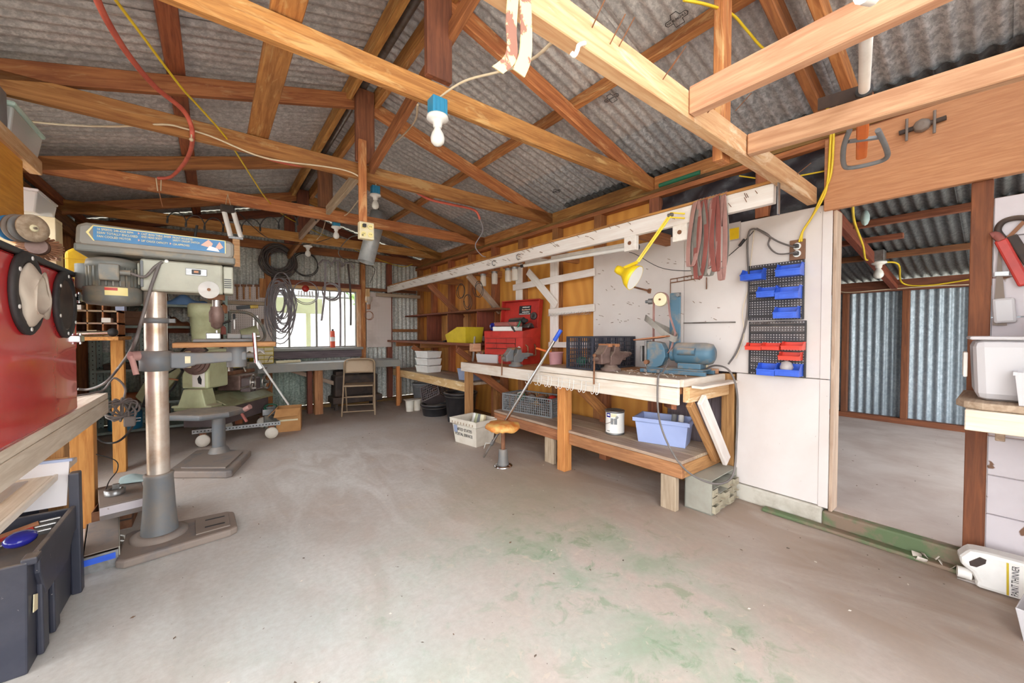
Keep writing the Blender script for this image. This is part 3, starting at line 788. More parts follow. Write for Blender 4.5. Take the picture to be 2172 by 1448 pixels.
# ---- main workbench
t = thing('workbench', 'long wooden workbench with worn white front edge along the right wall', 'workbench', (2.68, 2.65, 0))
for k in range(4): plank('top_plank', 2.372 + 0.152 * k, 2.52 + 0.152 * k, 1.30, 4.02, 0.80, 0.85, 'benchwood', t)
plank('front_fascia', 2.345, 2.37, 2.62, 4.04, 0.745, 0.85, 'worn_white', t)
plank('front_fascia', 2.345, 2.37, 1.29, 2.618, 0.735, 0.845, 'worn_white', t)
for k in range(3): plank('overlay_plank', 2.36 + 0.205 * k, 2.563 + 0.205 * k, 1.29, 2.64, 0.852, 0.90, 'benchwood' if k else 'greywood', t)
plank('overlay_edge', 2.336, 2.358, 1.28, 2.64, 0.85, 0.90, 'worn_white', t)
plank('end_beam', 2.40, 2.975, 1.245, 1.288, 0.75, 0.85, 'palewood', t)
plank('end_ledge', 2.42, 2.95, 1.17, 1.243, 0.845, 0.862, 'worn_white', t)
plank('end_edge', 2.36, 2.95, 1.262, 1.288, 0.852, 0.902, 'worn_white', t)
plank('leg', 2.372, 2.462, 2.325, 2.415, 0, 0.80, 'pine', t)
plank('leg', 2.372, 2.45, 3.92, 4.0, 0, 0.80, 'benchwood', t)
plank('leg', 2.90, 2.98, 3.92, 4.0, 0, 0.80, 'oldrafter', t)
plank('leg', 2.90, 2.98, 2.3, 2.38, 0, 0.80, 'oldrafter', t)
plank('shelf_rail', 2.422, 2.462, 1.30, 2.32, 0.235, 0.33, 'benchwood', t)
plank('shelf_rail', 2.422, 2.462, 2.42, 3.45, 0.235, 0.33, 'benchwood', t)
plank('shelf_end', 2.464, 2.98, 1.30, 1.34, 0.235, 0.33, 'benchwood', t)
for k in range(3): plank('shelf_plank', 2.422 + 0.185 * k, 2.604 + 0.185 * k, 1.30, 3.45, 0.332, 0.355, 'greywood', t)
plank('shelf_foot', 2.425, 2.47, 1.345, 1.455, 0, 0.233, 'greywood', t)
plank('shelf_foot', 2.43, 2.47, 2.52, 2.64, 0, 0.233, 'greywood', t)
plank('shelf_foot', 2.43, 2.47, 3.35, 3.44, 0, 0.233, 'greywood', t)
beam('brace', (2.50, 1.215, 0.77), (2.89, 1.22, 0.285), 0.03, 0.085, 'whitewood', t)
beam('brace', (2.44, 1.262, 0.745), (2.83, 1.272, 0.30), 0.035, 0.06, 'benchwood', t)
beam('brace', (2.44, 1.37, 0.72), (2.99, 1.75, 0.62), 0.035, 0.07, 'oldrafter', t)
beam('brace', (2.48, 2.29, 0.76), (2.96, 2.27, 0.37), 0.035, 0.09, 'oldrafter', t)
beam('brace', (2.45, 3.88, 0.76), (2.96, 3.86, 0.40), 0.035, 0.09, 'oldrafter', t)
# ---- far low bench and shelves
t = thing('low_bench', 'low pale-fronted bench in the far right corner holding white trays', 'bench', (2.7, 5.2, 0))
for k in range(3): plank('top_plank', 2.46 + 0.172 * k, 2.63 + 0.172 * k, 4.03, 6.5, 0.555, 0.59, 'greywood', t)
plank('front_fascia', 2.43, 2.458, 4.03, 6.5, 0.475, 0.588, 'palewood', t)
for y in (4.06, 5.3, 6.42): plank('leg', 2.88, 2.97, y, y + 0.07, 0, 0.553, 'oldrafter', t)
plank('leg', 2.46, 2.53, 6.36, 6.44, 0, 0.553, 'oldrafter', t)
t = thing('middle_shelf', 'brown wall shelf holding the yellow bin', 'shelf', (2.7, 5.2, 1.03))
for k in range(3): plank('shelf_plank', 2.42 + 0.186 * k, 2.604 + 0.186 * k, 3.95, 6.68, 1.05, 1.075, 'redwood', t)
plank('front_edge', 2.40, 2.418, 3.95, 6.68, 1.045, 1.078, 'redwood', t)
plank('end_block', 2.41, 2.52, 3.86, 3.945, 0.98, 1.075, 'joist', t)
for y in (4.4, 5.5, 6.5): plank('bracket', 2.5, 2.99, y, y + 0.04, 0.97, 1.048, 'oldrafter', t)
for y in (4.42, 5.85): beam('brace', (2.5, y - 0.03, 0.985), (2.98, y - 0.03, 0.65), 0.035, 0.075, 'oldrafter', t)
t = thing('upper_shelf', 'narrow brown shelf above the middle shelf with hanging dividers', 'shelf', (2.84, 5.2, 1.47))
plank('shelf_plank', 2.70, 2.98, 3.8, 5.25, 1.485, 1.51, 'redwood', t)
plank('shelf_plank', 2.70, 2.98, 5.26, 6.62, 1.485, 1.51, 'redwood', t)
for y in (4.25, 5.05, 5.75): plank('divider', 2.72, 2.98, y, y + 0.022, 1.08, 1.483, 'redwood', t)
# ---- white nail rack
t = thing('wall_rack', 'long white painted rack beam full of nails along the right wall', 'rack', (2.7, 3.7, 1.9))
rk = plank('rack_beam', 2.40, 2.44, 0.79, 3.55, 1.905, 2.012, 'whitewood', t)
plank('rack_beam', 2.40, 2.44, 3.552, 6.67, 1.905, 2.012, 'whitewood', t)
plank('rack_cap', 2.395, 2.47, 0.79, 6.67, 2.013, 2.03, 'rafter', t)
for y in (1.35, 1.74, 2.75, 4.1, 5.1, 6.2): plank('rack_arm', 2.442, 2.998, y - 0.022, y + 0.022, 1.92, 2.01, 'oldrafter', t)
plank('rack_arm', 2.2, 2.99, 6.60, 6.66, 1.83, 1.885, 'greywood', t)
for y in (1.32, 1.70):
    b = B(t); b.box(2.40, 2.44, y - 0.05, y + 0.05, 1.80, 1.905); b.build('white_block', 'whitewood', t, bev=0.004)
    B(t).cyl((2.395, y, 1.855), (2.405, y, 1.855), 0.014, n=14).build('block_hole', 'rust', t)
beam('brace', (2.46, 4.05, 1.91), (2.99, 4.12, 1.48), 0.035, 0.08, 'greywood', t)
beam('brace', (2.46, 5.15, 1.91), (2.99, 5.08, 1.42), 0.035, 0.08, 'oldrafter', t)
b = B(t); rn = random.Random(5)
for i in range(70):
    y = rn.uniform(0.85, 6.5); z = rn.uniform(1.925, 2.0)
    b.cyl((2.405, y, z), (2.36, y + rn.uniform(-0.01, 0.01), z + rn.uniform(0, 0.02)), 0.0018, n=5)
b.build('nails', 'rust', t, kind='stuff')
# hooks screwed into the rack
for i, px in enumerate((1050, 1102)):
    y = P(px, 560, x=2.39).y
    b = B(); b.tube([(0, 0, 0), (-0.03, 0, 0), (-0.05, 0, -0.015), (-0.05, 0, -0.04), (-0.03, 0, -0.055), (-0.012, 0, -0.045)], 0.005, 7)
    o = b.build('screw_hook', 'zinc'); o.location = (2.402, y, 1.975); tag(o, ('left' if i == 0 else 'right') + ' one of two big screw hooks on the white rack beam', 'hook', 'screw hooks')
# jars under the rack
for i, px in enumerate((1025, 1049, 1078, 1092)):
    y = P(px, 580, x=2.55).y
    t = thing('glass_jar', ['leftmost glass jar hanging under the white rack beam', 'second glass jar hanging under the rack beam', 'third glass jar hanging under the rack beam, beside another', 'rightmost glass jar hanging under the rack beam'][i], 'jar', (2.55, y, 1.905), group='jars hanging under the rack')
    B().lathe([(0.036, -0.02), (0.036, 0.0)], n=16).build('lid', 'zinc', t)
    B().lathe([(0.033, -0.021), (0.036, -0.04), (0.036, -0.135), (0.03, -0.145)], n=16).build('jar_glass', 'glassjar', t)
    B().box(-0.04, 0.04, -0.05, 0.05, 0.0, 0.016).build('hanger_board', 'oldrafter', t)
# fluorescent tube
t = thing('tube_light', 'bare fluorescent tube fixed below the white rack beam', 'tube light', (2.55, 2.6, 1.78))
p, q_ = P(1112, 563, x=2.58), P(1330, 527, x=2.58)
d = (q_ - p).normalized()
B(t).cyl(p, q_, 0.017, n=14).build('tube', 'white', t)
B(t).cyl(p - d * 0.05, p, 0.018, n=12).build('end_cap', 'black', t)
B(t).cyl(q_, q_ + d * 0.1, 0.024, n=12).build('end_cap', 'black', t)
B(t).bar(p + V((0.03, 0, 0.035)), q_ + V((0.03, 0, 0.035)), 0.04, 0.03).build('batten', 'whitemetal', t)
for e in (p, q_): B(t).bar(e + V((0.03, 0, 0.045)), (e.x + 0.03, e.y, 1.91), 0.02, 0.02).build('hanger', 'whitemetal', t)
# ---- pegboards with bins
bl = []
for i, (z0, z1) in enumerate(((1.288, 1.668), (0.915, 1.280))):
    t = thing('black_pegboard', ('upper' if i == 0 else 'lower') + ' black perforated panel on the white wall with ' + ('only blue bins' if i == 0 else 'red and blue bins'), 'pegboard', (2.975, 0.955, z0), group='black pegboards')
    y0, y1 = (0.80, 1.118) if i == 0 else (0.785, 1.112)
    B(t).box(2.966, 2.976, y0, y1, z0, z1).build('panel', 'pegb', t, bev=0.003)
    for k in range(7):
        z = z0 + (z1 - z0) * (k + 0.5) / 7
        B(t).box(2.962, 2.968, y0 + 0.002, y1 - 0.002, z - 0.005, z + 0.005).build('ridge', 'black', t, bev=0.002)
    for yy in (y0, y1 - 0.006): B(t).box(2.958, 2.977, yy, yy + 0.006, z0, z1).build('rim', 'black', t)
def hbin(px0, px1, pyb, h, mat, label, grp, fill=None):
    a = P(px1, pyb, x=2.93); e = P(px0, pyb, x=2.93)
    w_ = e.y - a.y; dp = 0.085 if h > 0.05 else 0.07
    t = thing('storage_bin', label, 'bin', (2.962, (a.y + e.y) / 2, a.z), -PI / 2, grp)
    x = w_ / 2
    # x: left-right, -y: towards the room
    b = B()
    b.add([(-x, 0, 0), (x, 0, 0), (x, -dp, 0), (-x, -dp, 0), (-x, 0, h), (x, 0, h), (x, -dp, h * 0.5), (-x, -dp, h * 0.5), (x, -dp * 0.55, h), (-x, -dp * 0.55, h)],
          [(0, 1, 2, 3), (0, 4, 5, 1), (3, 2, 6, 7), (0, 3, 7, 9, 4), (1, 5, 8, 6, 2)])
    b.build('tub', mat, t, sol=0.003)
    b = B(); b.box(-x - 0.004, x + 0.004, -dp - 0.003, -dp + 0.005, h * 0.42, h * 0.54); b.build('lip', mat, t, bev=0.001)
    B().box(-x * 0.7, x * 0.7, -dp - 0.003, -dp - 0.001, h * 0.08, h * 0.36).build('label_slot', mat, t, bev=0.001)
    for s in (-1, 1): B().box(s * x - 0.004, s * x + 0.004, -dp * 0.55, 0, h - 0.004, h + 0.003).build('rim', mat, t)
    if fill: B().box(-x + 0.006, x - 0.006, -dp + 0.008, -0.004, 0.004, h * 0.35).build('contents', fill, t, bev=0.004)
G = 'hanging storage bins'
hbin(1577, 1621, 592, 0.072, 'binblue', 'blue hanging bin at the upper left corner of the top pegboard', G)
hbin(1651, 1702, 583, 0.078, 'binblue', 'blue hanging bin at the upper right corner of the top pegboard', G)
hbin(1611, 1648, 629, 0.07, 'binblue', 'blue hanging bin in the middle row, left of its twin', G, 'rust')
hbin(1650, 1698, 632, 0.08, 'binblue', 'large blue hanging bin in the middle row, right side', G, 'debris')
hbin(1646, 1694, 674, 0.072, 'binblue', 'single blue hanging bin in the third row of the top pegboard', G, 'steel')
hbin(1585, 1618, 742, 0.045, 'binred', 'leftmost red bin in the row of three', G)
hbin(1620, 1656, 742, 0.045, 'binred', 'middle red bin in the row of three', G)
hbin(1661, 1705, 742, 0.048, 'binred', 'rightmost red bin in the row of three', G)
hbin(1655, 1699, 764, 0.048, 'binred', 'single red bin under the row of three', G, 'steel')
hbin(1611, 1648, 796, 0.075, 'binblue', 'blue bin at the bottom left of the lower pegboard', G)
hbin(1650, 1700, 798, 0.075, 'binblue', 'blue bin at the bottom right holding a clear bag', G)
a = P(1668, 785, x=2.91)
o = B().sph((0, 0, 0), 0.035, 9, (1.0, 1.1, 1.25)).build('plastic_bag', 'bagclear'); o.location = (a.x, a.y, a.z + 0.02); tag(o, 'crumpled clear bag in the bottom right blue bin', 'bag')
for i, (px, py) in enumerate(((1612, 686), (1667, 683))):
    a = P(px, py, x=2.955); b = B()
    rr = random.Random(i)
    for k in range(9): b.tube([(0, -0.06 + 0.013 * k, rr.uniform(-0.006, 0.006)), (-0.02, -0.055 + 0.013 * k, 0.008), (-0.025, -0.05 + 0.013 * k, -0.004)], 0.0018, 5)
    o = b.build('peg_hooks', 'steel'); o.location = a; tag(o, 'cluster of wire peg hooks on the lower pegboard, ' + ('left' if i == 0 else 'right') + ' side', 'hooks', 'wire peg hooks')
# outlet, note, cords on the white panel
a = P(1692, 530, x=2.98)
t = thing('outlet_plate', 'brown wall outlet with two white sockets and plugs', 'outlet', a)
B().box(-0.012, 0.004, -0.042, 0.042, -0.065, 0.065).build('plate', 'brownbox', t, bev=0.004)
for z in (-0.025, 0.022):
    B().cyl((-0.012, 0, z), (-0.015, 0, z), 0.022, n=14).build('socket', 'white', t)
    B().box(-0.045, -0.013, -0.012, 0.014, z - 0.012, z + 0.012).build('plug', 'cordblack', t, bev=0.004)
def cord(name, pts, r, mat, label, cat='cord', k=6, n=6, group=None, part_of=None):
    if part_of: return B(part_of).tube(spline(pts, k), r, n).build(name, mat, part_of, label=label)
    o = B().tube(spline(pts, k), r, n).build(name, mat); return tag(o, label, cat, group)
cord('extension_lead', [P(1686, 524, x=2.93), P(1650, 512, x=2.95), P(1600, 485, x=2.96), P(1586, 510, x=2.965), P(1588, 600, x=2.965), P(1583, 680, x=2.965), P(1565, 740, x=2.965), P(1545, 772, x=2.9)], 0.006, 'cordgrey', 'dark grey cord running from the outlet down to the bench')
cord('extension_lead', [P(1690, 535, x=2.93), P(1650, 538, x=2.95), P(1630, 520, x=2.96), P(1632, 500, x=2.965), P(1605, 484, x=2.965)], 0.005, 'cordgrey', 'short black cord looping from the lower socket to the nail')
cord('hanging_string', [P(1600, 487, x=2.968), P(1592, 560, x=2.968), P(1590, 600, x=2.968), P(1575, 660, x=2.968), P(1578, 710, x=2.968), P(1560, 760, x=2.96)], 0.0025, 'cordwhite', 'thin white cord hanging beside the black pegboard')
a = P(1557, 490, x=2.98)
t = thing('note_pouch', 'clear pouch with a yellow note pinned to the white panel', 'note', a)
B().box(-0.004, 0.0, -0.045, 0.045, -0.07, 0.06).build('pouch', 'bagclear', t); B().box(-0.007, -0.0045, -0.035, 0.035, -0.06, 0.02).build('note', 'yellow', t)
# ---- yellow cables falling from the ceiling to the outlet
for i, off in enumerate((0.0, 0.012)):
    cord('yellow_cable', [P(1700, 512, x=2.965) + V((0, off, 0)), P(1703, 490, x=2.95), P(1722, 460, x=2.94), P(1748, 415, x=2.935) + V((0, off, 0)), P(1757, 370, x=2.935) + V((0, -off, 0)), P(1762 + i * 6, 290, x=2.93), P(1766, 262, x=2.9)], 0.0065, 'cordyellow', ('inner' if i == 0 else 'outer') + ' of two yellow cables dropping beside the door header to the outlet', group='yellow cables')
cord('yellow_cable', [P(1450, 0, x=1.62), P(1500, 10, x=1.75), P(1552, 30, x=1.95), P(1585, 65, x=2.1), P(1622, 105, x=2.25), P(1690, 145, x=2.55), P(1712, 190, x=2.7), P(1730, 215, x=2.78), P(1760, 235, x=2.86), P(1766, 262, x=2.9)], 0.0065, 'cordyellow', 'yellow cable clipped along the reddish rafter')
cord('yellow_cable', [P(1568, 373, x=3.02), P(1640, 381, x=3.02), P(1700, 372, x=3.02), P(1752, 362, x=3.02)], 0.005, 'cordyellow', 'short yellow cable across the black tarp')
# ---- sanding belts on the rack
rn = random.Random(9)
BC = ('beltgrey', 'beltpink', 'beltgrey', 'beltred', 'beltpink', 'beltgrey', 'beltpink', 'beltred', 'beltgrey', 'beltpink')
BN = ('first grey', 'second, pinkish', 'third, grey', 'fourth, brown-red', 'fifth, pinkish', 'sixth, grey', 'seventh, pinkish', 'eighth, brown-red', 'ninth, grey', 'tenth, pinkish')
for i in range(10):
    y = 1.218 - 0.019 * i; L = 0.47 + rn.uniform(-0.05, 0.07); wv = 0.014 + rn.uniform(0, 0.026); dr = rn.uniform(-0.03, 0.03); xo = rn.uniform(-0.012, 0.012)
    pts = []
    for k in range(33):
        s = k / 32; ang = 2 * PI * s; dn = 0.5 - 0.5 * math.cos(ang)
        fr = s < 0.5
        pts.append((2.386 + xo - 0.02 * dn if 0.05 < s < 0.95 else 2.41, y + (wv if fr else -wv) * (math.sin(PI * min(1, dn * 1.0)) ** 0.6 + 0.35 * dn) + dr * dn * dn, 2.036 - L * dn ** 0.9))
    o = B().ribbon(pts, (0.5, 1, 0), 0.036, 0.002).build('sanding_belt', BC[i]); tag(o, BN[i] + ' sanding belt counted from the left of the hanging bundle', 'sanding belt', 'sanding belts on the rack')
# ---- swing-arm lamp
t = thing('desk_lamp', 'yellow swing-arm lamp clamped to the white rack beam', 'lamp', P(1455, 462, x=2.39))
c0, c1, c2 = P(1452, 458, x=2.385), P(1422, 456, x=2.30), P(1352, 556, x=2.2)
B(t).cyl(c0 + V((0.03, 0, -0.03)), c0 + V((0.03, 0, 0.03)), 0.014, n=10).build('clamp', 'zinc', t)
for s in (-0.009, 0.009):
    B(t).bar(c0 + V((0, 0, s * 1.6)), c1 + V((0, 0, s * 1.6)), 0.008, 0.008).build('lower_arm', 'lampyellow', t)
    B(t).bar(c1 + V((0, s, 0)), c2 + V((0, s, 0)), 0.008, 0.010).build('upper_arm', 'lampyellow', t)
B(t).cyl(c1 + V((0, 0.016, 0)), c1 + V((0, -0.016, 0)), 0.012, n=10).build('elbow', 'zinc', t)
hd_ = P(1308, 570, x=2.20); mo = P(1352, 592, x=2.235)
ax = (mo - hd_).normalized(); L = (mo - hd_).length
sh = B(t).lathe([(0.004, -0.006), (0.026, 0), (0.03, 0.02), (0.03, 0.055), (0.045, 0.075), (0.075, 0.11), (0.088, 0.15), (0.085, 0.15), (0.072, 0.112), (0.042, 0.078), (0.02, 0.06)], hd_, 24, ax).build('lamp_shade', 'lampyellow', t)
B(t).lathe([(0.083, 0.149), (0.071, 0.113), (0.043, 0.08), (0.015, 0.065)], hd_ + ax * 0.0015, 24, ax).build('shade_lining', 'lining', sh)
B(t).sph(hd_ + ax * 0.105, 0.03, 12).build('bulb', 'bulb', t)
B(t).bar(c2, hd_ + ax * 0.06 + V((0, 0, 0.03)), 0.01, 0.02).build('swivel', 'lampyellow', t)
cord('lamp_cord', [P(1602, 486, x=2.97), P(1560, 530, x=2.96), P(1500, 570, x=2.95), P(1410, 570, x=2.9), P(1350, 540, x=2.8), P(1335, 535, x=2.6)], 0.0028, 'cordblack', 'thin black lamp cord', part_of=t)
a, e = P(1568, 522, x=2.955), P(1580, 507, x=2.955)
B(t).bar(a, e, 0.022, 0.016).build('cord_switch', 'cordblack', t, bev=0.004)
# rod and towel bar on the panel
t = thing('rod_holder', 'rusty rod stub with round flange on the white panel', 'rod', P(1378, 617, x=2.985))
B(t).cyl(P(1378, 617, x=2.985), P(1378, 617, x=2.978), 0.022, n=14).build('flange', 'rust', t)
B(t).cyl(P(1378, 617, x=2.98), P(1338, 607, x=2.8), 0.008, n=8).build('rod', 'rust', t)
t = thing('wire_bracket', 'rusty ladder-like wire bracket on the white panel', 'bracket', P(1455, 600, x=2.98))
a, e = P(1422, 600, x=2.97), P(1482, 590, x=2.97)
for dz in (0, 0.03): B(t).cyl(a + V((0, 0, dz)), e + V((0, 0, dz)), 0.004, n=6).build('rail', 'rust', t)
for k in range(5):
    m = a.lerp(e, k / 4); B(t).cyl(m, m + V((0, 0, 0.03)), 0.003, n=6).build('rung', 'rust', t)
for m in (a, e + V((0, -0.06, 0))): B(t).cyl(m, m - V((0, 0, 0.09)), 0.004, n=6).build('drop_rod', 'rust', t)
o = B().cyl(P(1450, 685, x=2.975), P(1560, 683, x=2.975), 0.005, n=8).build('steel_rod', 'steel'); tag(o, 'thin steel rod lying level on the white panel', 'rod')
b = B(); rn = random.Random(2)
for i in range(60):
    y = rn.uniform(1.3, 2.5); z = rn.choice((1.3, 1.45, 1.62, 1.75, 1.36, 1.78)) + rn.uniform(-0.02, 0.03)
    b.cyl((2.984, y, z), (2.955, y + rn.uniform(-0.012, 0.012), z + rn.uniform(-0.004, 0.012)), 0.0016, n=5)
b.build('nails', 'rust', wr, kind='stuff')
b = B()
for i in range(26):
    y = 2.53 + i * 0.024; z = 1.43 if i % 2 else 1.425
    b.tube([(2.95, y, z - 0.01), (2.94, y, z - 0.03), (2.935, y + 0.008, z - 0.045), (2.935, y + 0.014, z - 0.03)], 0.0018, 5)
b.build('wire_hooks', 'steel', wr, kind='stuff')
# ---- coat hooks under the bench edge
t = thing('hook_rail', 'white wire rail of double hooks on the bench front edge', 'hook rail', (2.34, 2.35, 0.8))
b = B(t); pts = [(2.338, 2.78, 0.815), (2.338, 1.94, 0.815)]
for z in (0.818, 0.785): b.cyl((2.338, 2.80, z), (2.338, 1.93, z), 0.0022, n=6)
b.build('wire_frame', 'white', t)
for k in range(7):
    y = 2.76 - 0.132 * k
    for s in (0, 0.045):
        B(t).tube(spline([(2.338, y - s, 0.815), (2.335, y - s, 0.765), (2.325, y - s, 0.735), (2.305, y - s, 0.728), (2.295, y - s, 0.745)], 3), 0.0026, 6).build('hook', 'white', t)
# ---- red tool chest
t = RT('tool_chest', 'open red metal tool chest with drawers on the workbench', 'tool chest', (2.60, 3.53, 0.851), -78)
W_, D_, H_ = 0.29, 0.33, 0.40
b = B(); b.box(-W_, W_, 0, D_, 0, 0.30); b.build('body', 'chestred', t, bev=0.004)
b = B(); b.add([(-W_, 0, .301), (W_, 0, .301), (W_, D_, .301), (-W_, D_, .301), (-W_, 0, .37), (W_, 0, .37), (W_, D_, .42), (-W_, D_, .42)], [(0, 1, 5, 4), (1, 2, 6, 5), (3, 0, 4, 7), (2, 3, 7, 6), (0, 3, 2, 1)])
b.build('top_well', 'chestred', t, sol=0.006)
for i, (x0, x1, z0, z1) in enumerate(((-.26, -.09, .235, .285), (-.085, .06, .235, .285), (.065, .19, .235, .285), (-.26, -.09, .175, .228), (-.085, .06, .175, .228), (.065, .19, .175, .228), (-.26, .19, .10, .168), (-.26, .19, .02, .093))):
    B().box(x0 - 0.003, x1 + 0.003, -0.002, 0.0, z0 - 0.004, z1 + 0.004).build('drawer_gap', 'stovebrown', t)
    dr = B().box(x0, x1, -0.012, -0.002, z0, z1).build('drawer', 'chestred', t, bev=0.003)
    B().box(x0 + 0.004, x1 - 0.004, -0.018, -0.010, z1 - 0.010, z1 - 0.003).build('pull', 'chestred', dr)
B().cyl((0.24, -0.003, 0.17), (0.24, -0.001, 0.17), 0.032, n=8).build('sticker', 'white', t)
ld = B(); ld.M = Matrix.Translation((0, D_, 0.41)) @ Matrix.Rotation(math.radians(-8), 4, 'X')
ld.box(-W_, W_, 0, 0.012, 0, 0.33); ld.box(-W_, -W_ + 0.01, -0.06, 0, 0, 0.33); ld.box(W_ - 0.01, W_, -0.06, 0, 0, 0.33); ld.box(-W_, W_, -0.06, 0, 0.32, 0.33)
lid = ld.build('lid', 'chestred', t, bev=0.003)
LM = Matrix.Translation((0, D_, 0.41)) @ Matrix.Rotation(math.radians(-8), 4, 'X')
B(M=LM).box(-0.05, 0.13, -0.003, -0.001, 0.16, 0.27).build('decal', 'ink', lid)
F_ = frame(t)
for x0, x1, z, m, sz in ((0.0, 0.10, .245, 'white', .013), (-0.005, 0.115, .212, 'decalpink', .02), (0.0, 0.11, .187, 'white', .012), (-0.045, 0.12, .166, 'white', .009)):
    b = B(M=LM); rr = random.Random(int(z * 1000)); x = x0
    while x < x1:   # worn, unreadable print
        w_ = rr.uniform(0.3, 0.8) * sz; b.box(x, x + w_, -0.0045, -0.003, z, z + sz * rr.uniform(0.6, 1.0)); x += w_ + 0.2 * sz
    b.build('decal_print', m, lid)
B(M=LM).lathe([(0.022, -0.02), (0.045, -0.02), (0.045, -0.001), (0.022, -0.001), (0.022, -0.02)], (0.185, 0, 0.14), 20, (0, 1, 0)).build('tape_ring', 'hosebrown', lid)
hnd = B(); hnd.tube([(W_ + .002, .05, .22), (W_ + .025, .06, .2), (W_ + .03, .06, .1), (W_ + .03, .2, .1), (W_ + .025, .2, .2), (W_ + .002, .21, .22)], 0.008, 8); hnd.build('side_handle', 'rust', t)
def on_chest(name, lab, cat, x, y, z):
    m = F_ @ V((x, y, z)); return thing(name, lab, cat, m, math.radians(-78))
k = on_chest('first_aid_case', 'faded red case lying over the white case on the tool chest', 'case', 0.02, 0.06, 0.425)
B().box(-0.17, 0.17, -0.05, 0.07, 0.0, 0.05).build('case', 'beltred', k, bev=0.018)
k = on_chest('white_case', 'white plastic case in the top of the tool chest', 'case', 0.02, 0.05, 0.372)
B().box(-0.17, 0.17, -0.06, 0.07, 0.0, 0.05).build('case', 'white', k, bev=0.006)
k = on_chest('rag', 'dirty brown rag heaped behind the cases in the tool chest', 'rag', 0.13, 0.2, 0.39)
b = B(); b.surf(lambda u, v: (-0.2 + 0.33 * u, -0.05 + 0.1 * v, 0.02 + (0.09 + 0.05 * math.sin(7 * u)) * math.sin(PI * v) * (0.4 + 0.6 * math.sin(PI * u))), 14, 8); b.build('cloth', 'hosebrown', k, sol=0.006)
for i, (nm, lab, x, y, z, L, ang, m) in enumerate((('screwdriver', 'black handled screwdriver in the tool chest, left', -0.17, 0.08, 0.42, 0.16, 10, 'black'), ('screwdriver', 'green handled screwdriver leaning on the chest', 0.2, 0.03, 0.42, 0.14, 60, 'green'), ('screwdriver', 'dark screwdriver leaning at the chest corner', 0.16, -0.03, 0.42, 0.13, -50, 'black'))):
    k = on_chest(nm, lab, 'screwdriver', x, y, z); ca, sa = math.cos(math.radians(ang)), math.sin(math.radians(ang))
    B().cyl((0, 0, 0), (ca * 0.07, 0, sa * 0.07), 0.012, 0.01, 10).build('handle', m, k)
    B().cyl((0, 0, 0), (-ca * L * 0.7, 0, -sa * L * 0.4), 0.004, n=6).build('shaft', 'steel', k)
k = on_chest('paper_packet', 'tan paper packet sticking out of the tool chest', 'box', -0.15, 0.14, 0.4)
B().box(-0.07, 0.07, -0.05, 0.05, 0.0, 0.075).build('carton', 'cream', k, bev=0.003)
k = on_chest('tape_roll', 'blue roll beside the tan packet in the chest', 'tape', -0.24, 0.1, 0.38)
B().lathe([(0.02, -0.02), (0.045, -0.02), (0.045, 0.02), (0.02, 0.02), (0.02, -0.02)], (0, 0, 0.045), 18, (0, 1, 0)).build('roll', 'inkblue', k)
k = on_chest('power_drill', 'dark power drill lying in the tool chest', 'drill', 0.08, 0.16, 0.43)
B().cyl((-0.1, 0, 0.05), (0.1, 0, 0.06), 0.04, n=14).build('motor_housing', 'black', k); B().cyl((0.1, 0, 0.06), (0.15, 0, 0.062), 0.03, 0.018, 12).build('chuck', 'rubber', k); B().bar((-0.06, 0, 0.04), (-0.1, 0.02, -0.04), 0.035, 0.045).build('grip', 'black', k, bev=0.008)
# ---- clear tray of brushes
t = RT('tray', 'clear plastic tray full of rusty parts beside the far vise', 'tray', (2.60, 3.72, 0.851), -75)
B().tray(-0.19, 0.12, -0.07, 0.09, 0, 0.10, 0.012).build('tub', 'milkybox', t)
rn = random.Random(4)
for i in range(9):
    x = -0.16 + 0.032 * i; B().obox if False else None
    b = B(); b.bar((x, -0.03 + rn.uniform(-.02, .05), 0.02), (x + rn.uniform(-.05, .05), rn.uniform(-.03, .05), 0.13), 0.022, 0.03); b.build('rusty_part', 'rust' if i % 3 else 'beltred', t, bev=0.006)
# ---- vises
def vise(label, loc, rz, sc, m):
    t = thing('bench_vise', label, 'vise', loc, math.radians(rz), 'bench vises'); K = Matrix.Scale(sc, 4)
    B(M=K).lathe([(0.085, 0), (0.085, 0.018), (0.06, 0.03), (0.05, 0.055)], n=20).build('swivel_base', m, t)
    b = B(M=K); b.prism([(-0.05, 0.05), (0.06, 0.05), (0.10, 0.10), (0.17, 0.115), (0.17, 0.155), (0.06, 0.16), (0.05, 0.215), (0.0, 0.215), (-0.01, 0.16), (-0.05, 0.12)], lambda u, v, d: (u, d, v), -0.05, 0.05); b.build('fixed_jaw', m, t, bev=0.006)
    b = B(M=K); b.prism([(-0.15, 0.06), (-0.055, 0.07), (-0.055, 0.16), (-0.04, 0.215), (-0.09, 0.215), (-0.12, 0.17), (-0.155, 0.14)], lambda u, v, d: (u, d, v), -0.05, 0.05); b.build('moving_jaw', m, t, bev=0.008)
    B(M=K).box(-0.10, 0.15, -0.03, 0.03, 0.085, 0.125).build('slide_bar', m, t, bev=0.004)
    for x0, x1 in ((-0.085, -0.04), (0.0, 0.045)): B(M=K).box(x0, x1, -0.058, 0.058, 0.2, 0.225).build('jaw_plate', 'copper' if m != 'castgrey' else 'rust', t, bev=0.003)
    B(M=K).cyl((-0.19, 0, 0.10), (-0.13, 0, 0.10), 0.018, n=12).build('screw_head', m, t)
    B(M=K).cyl((0.15, 0, 0.135), (0.24, 0, 0.135), 0.028, 0.014, 14).build('spindle_cover', m, t)
    B(M=K).cyl((-0.185, 0, 0.13), (-0.19, -0.0, -0.10), 0.0075, n=8).build('handle', 'rust', t)
    B(M=K).sph((-0.185, 0, 0.132), 0.016, 8).build('handle_knob', 'rust', t)
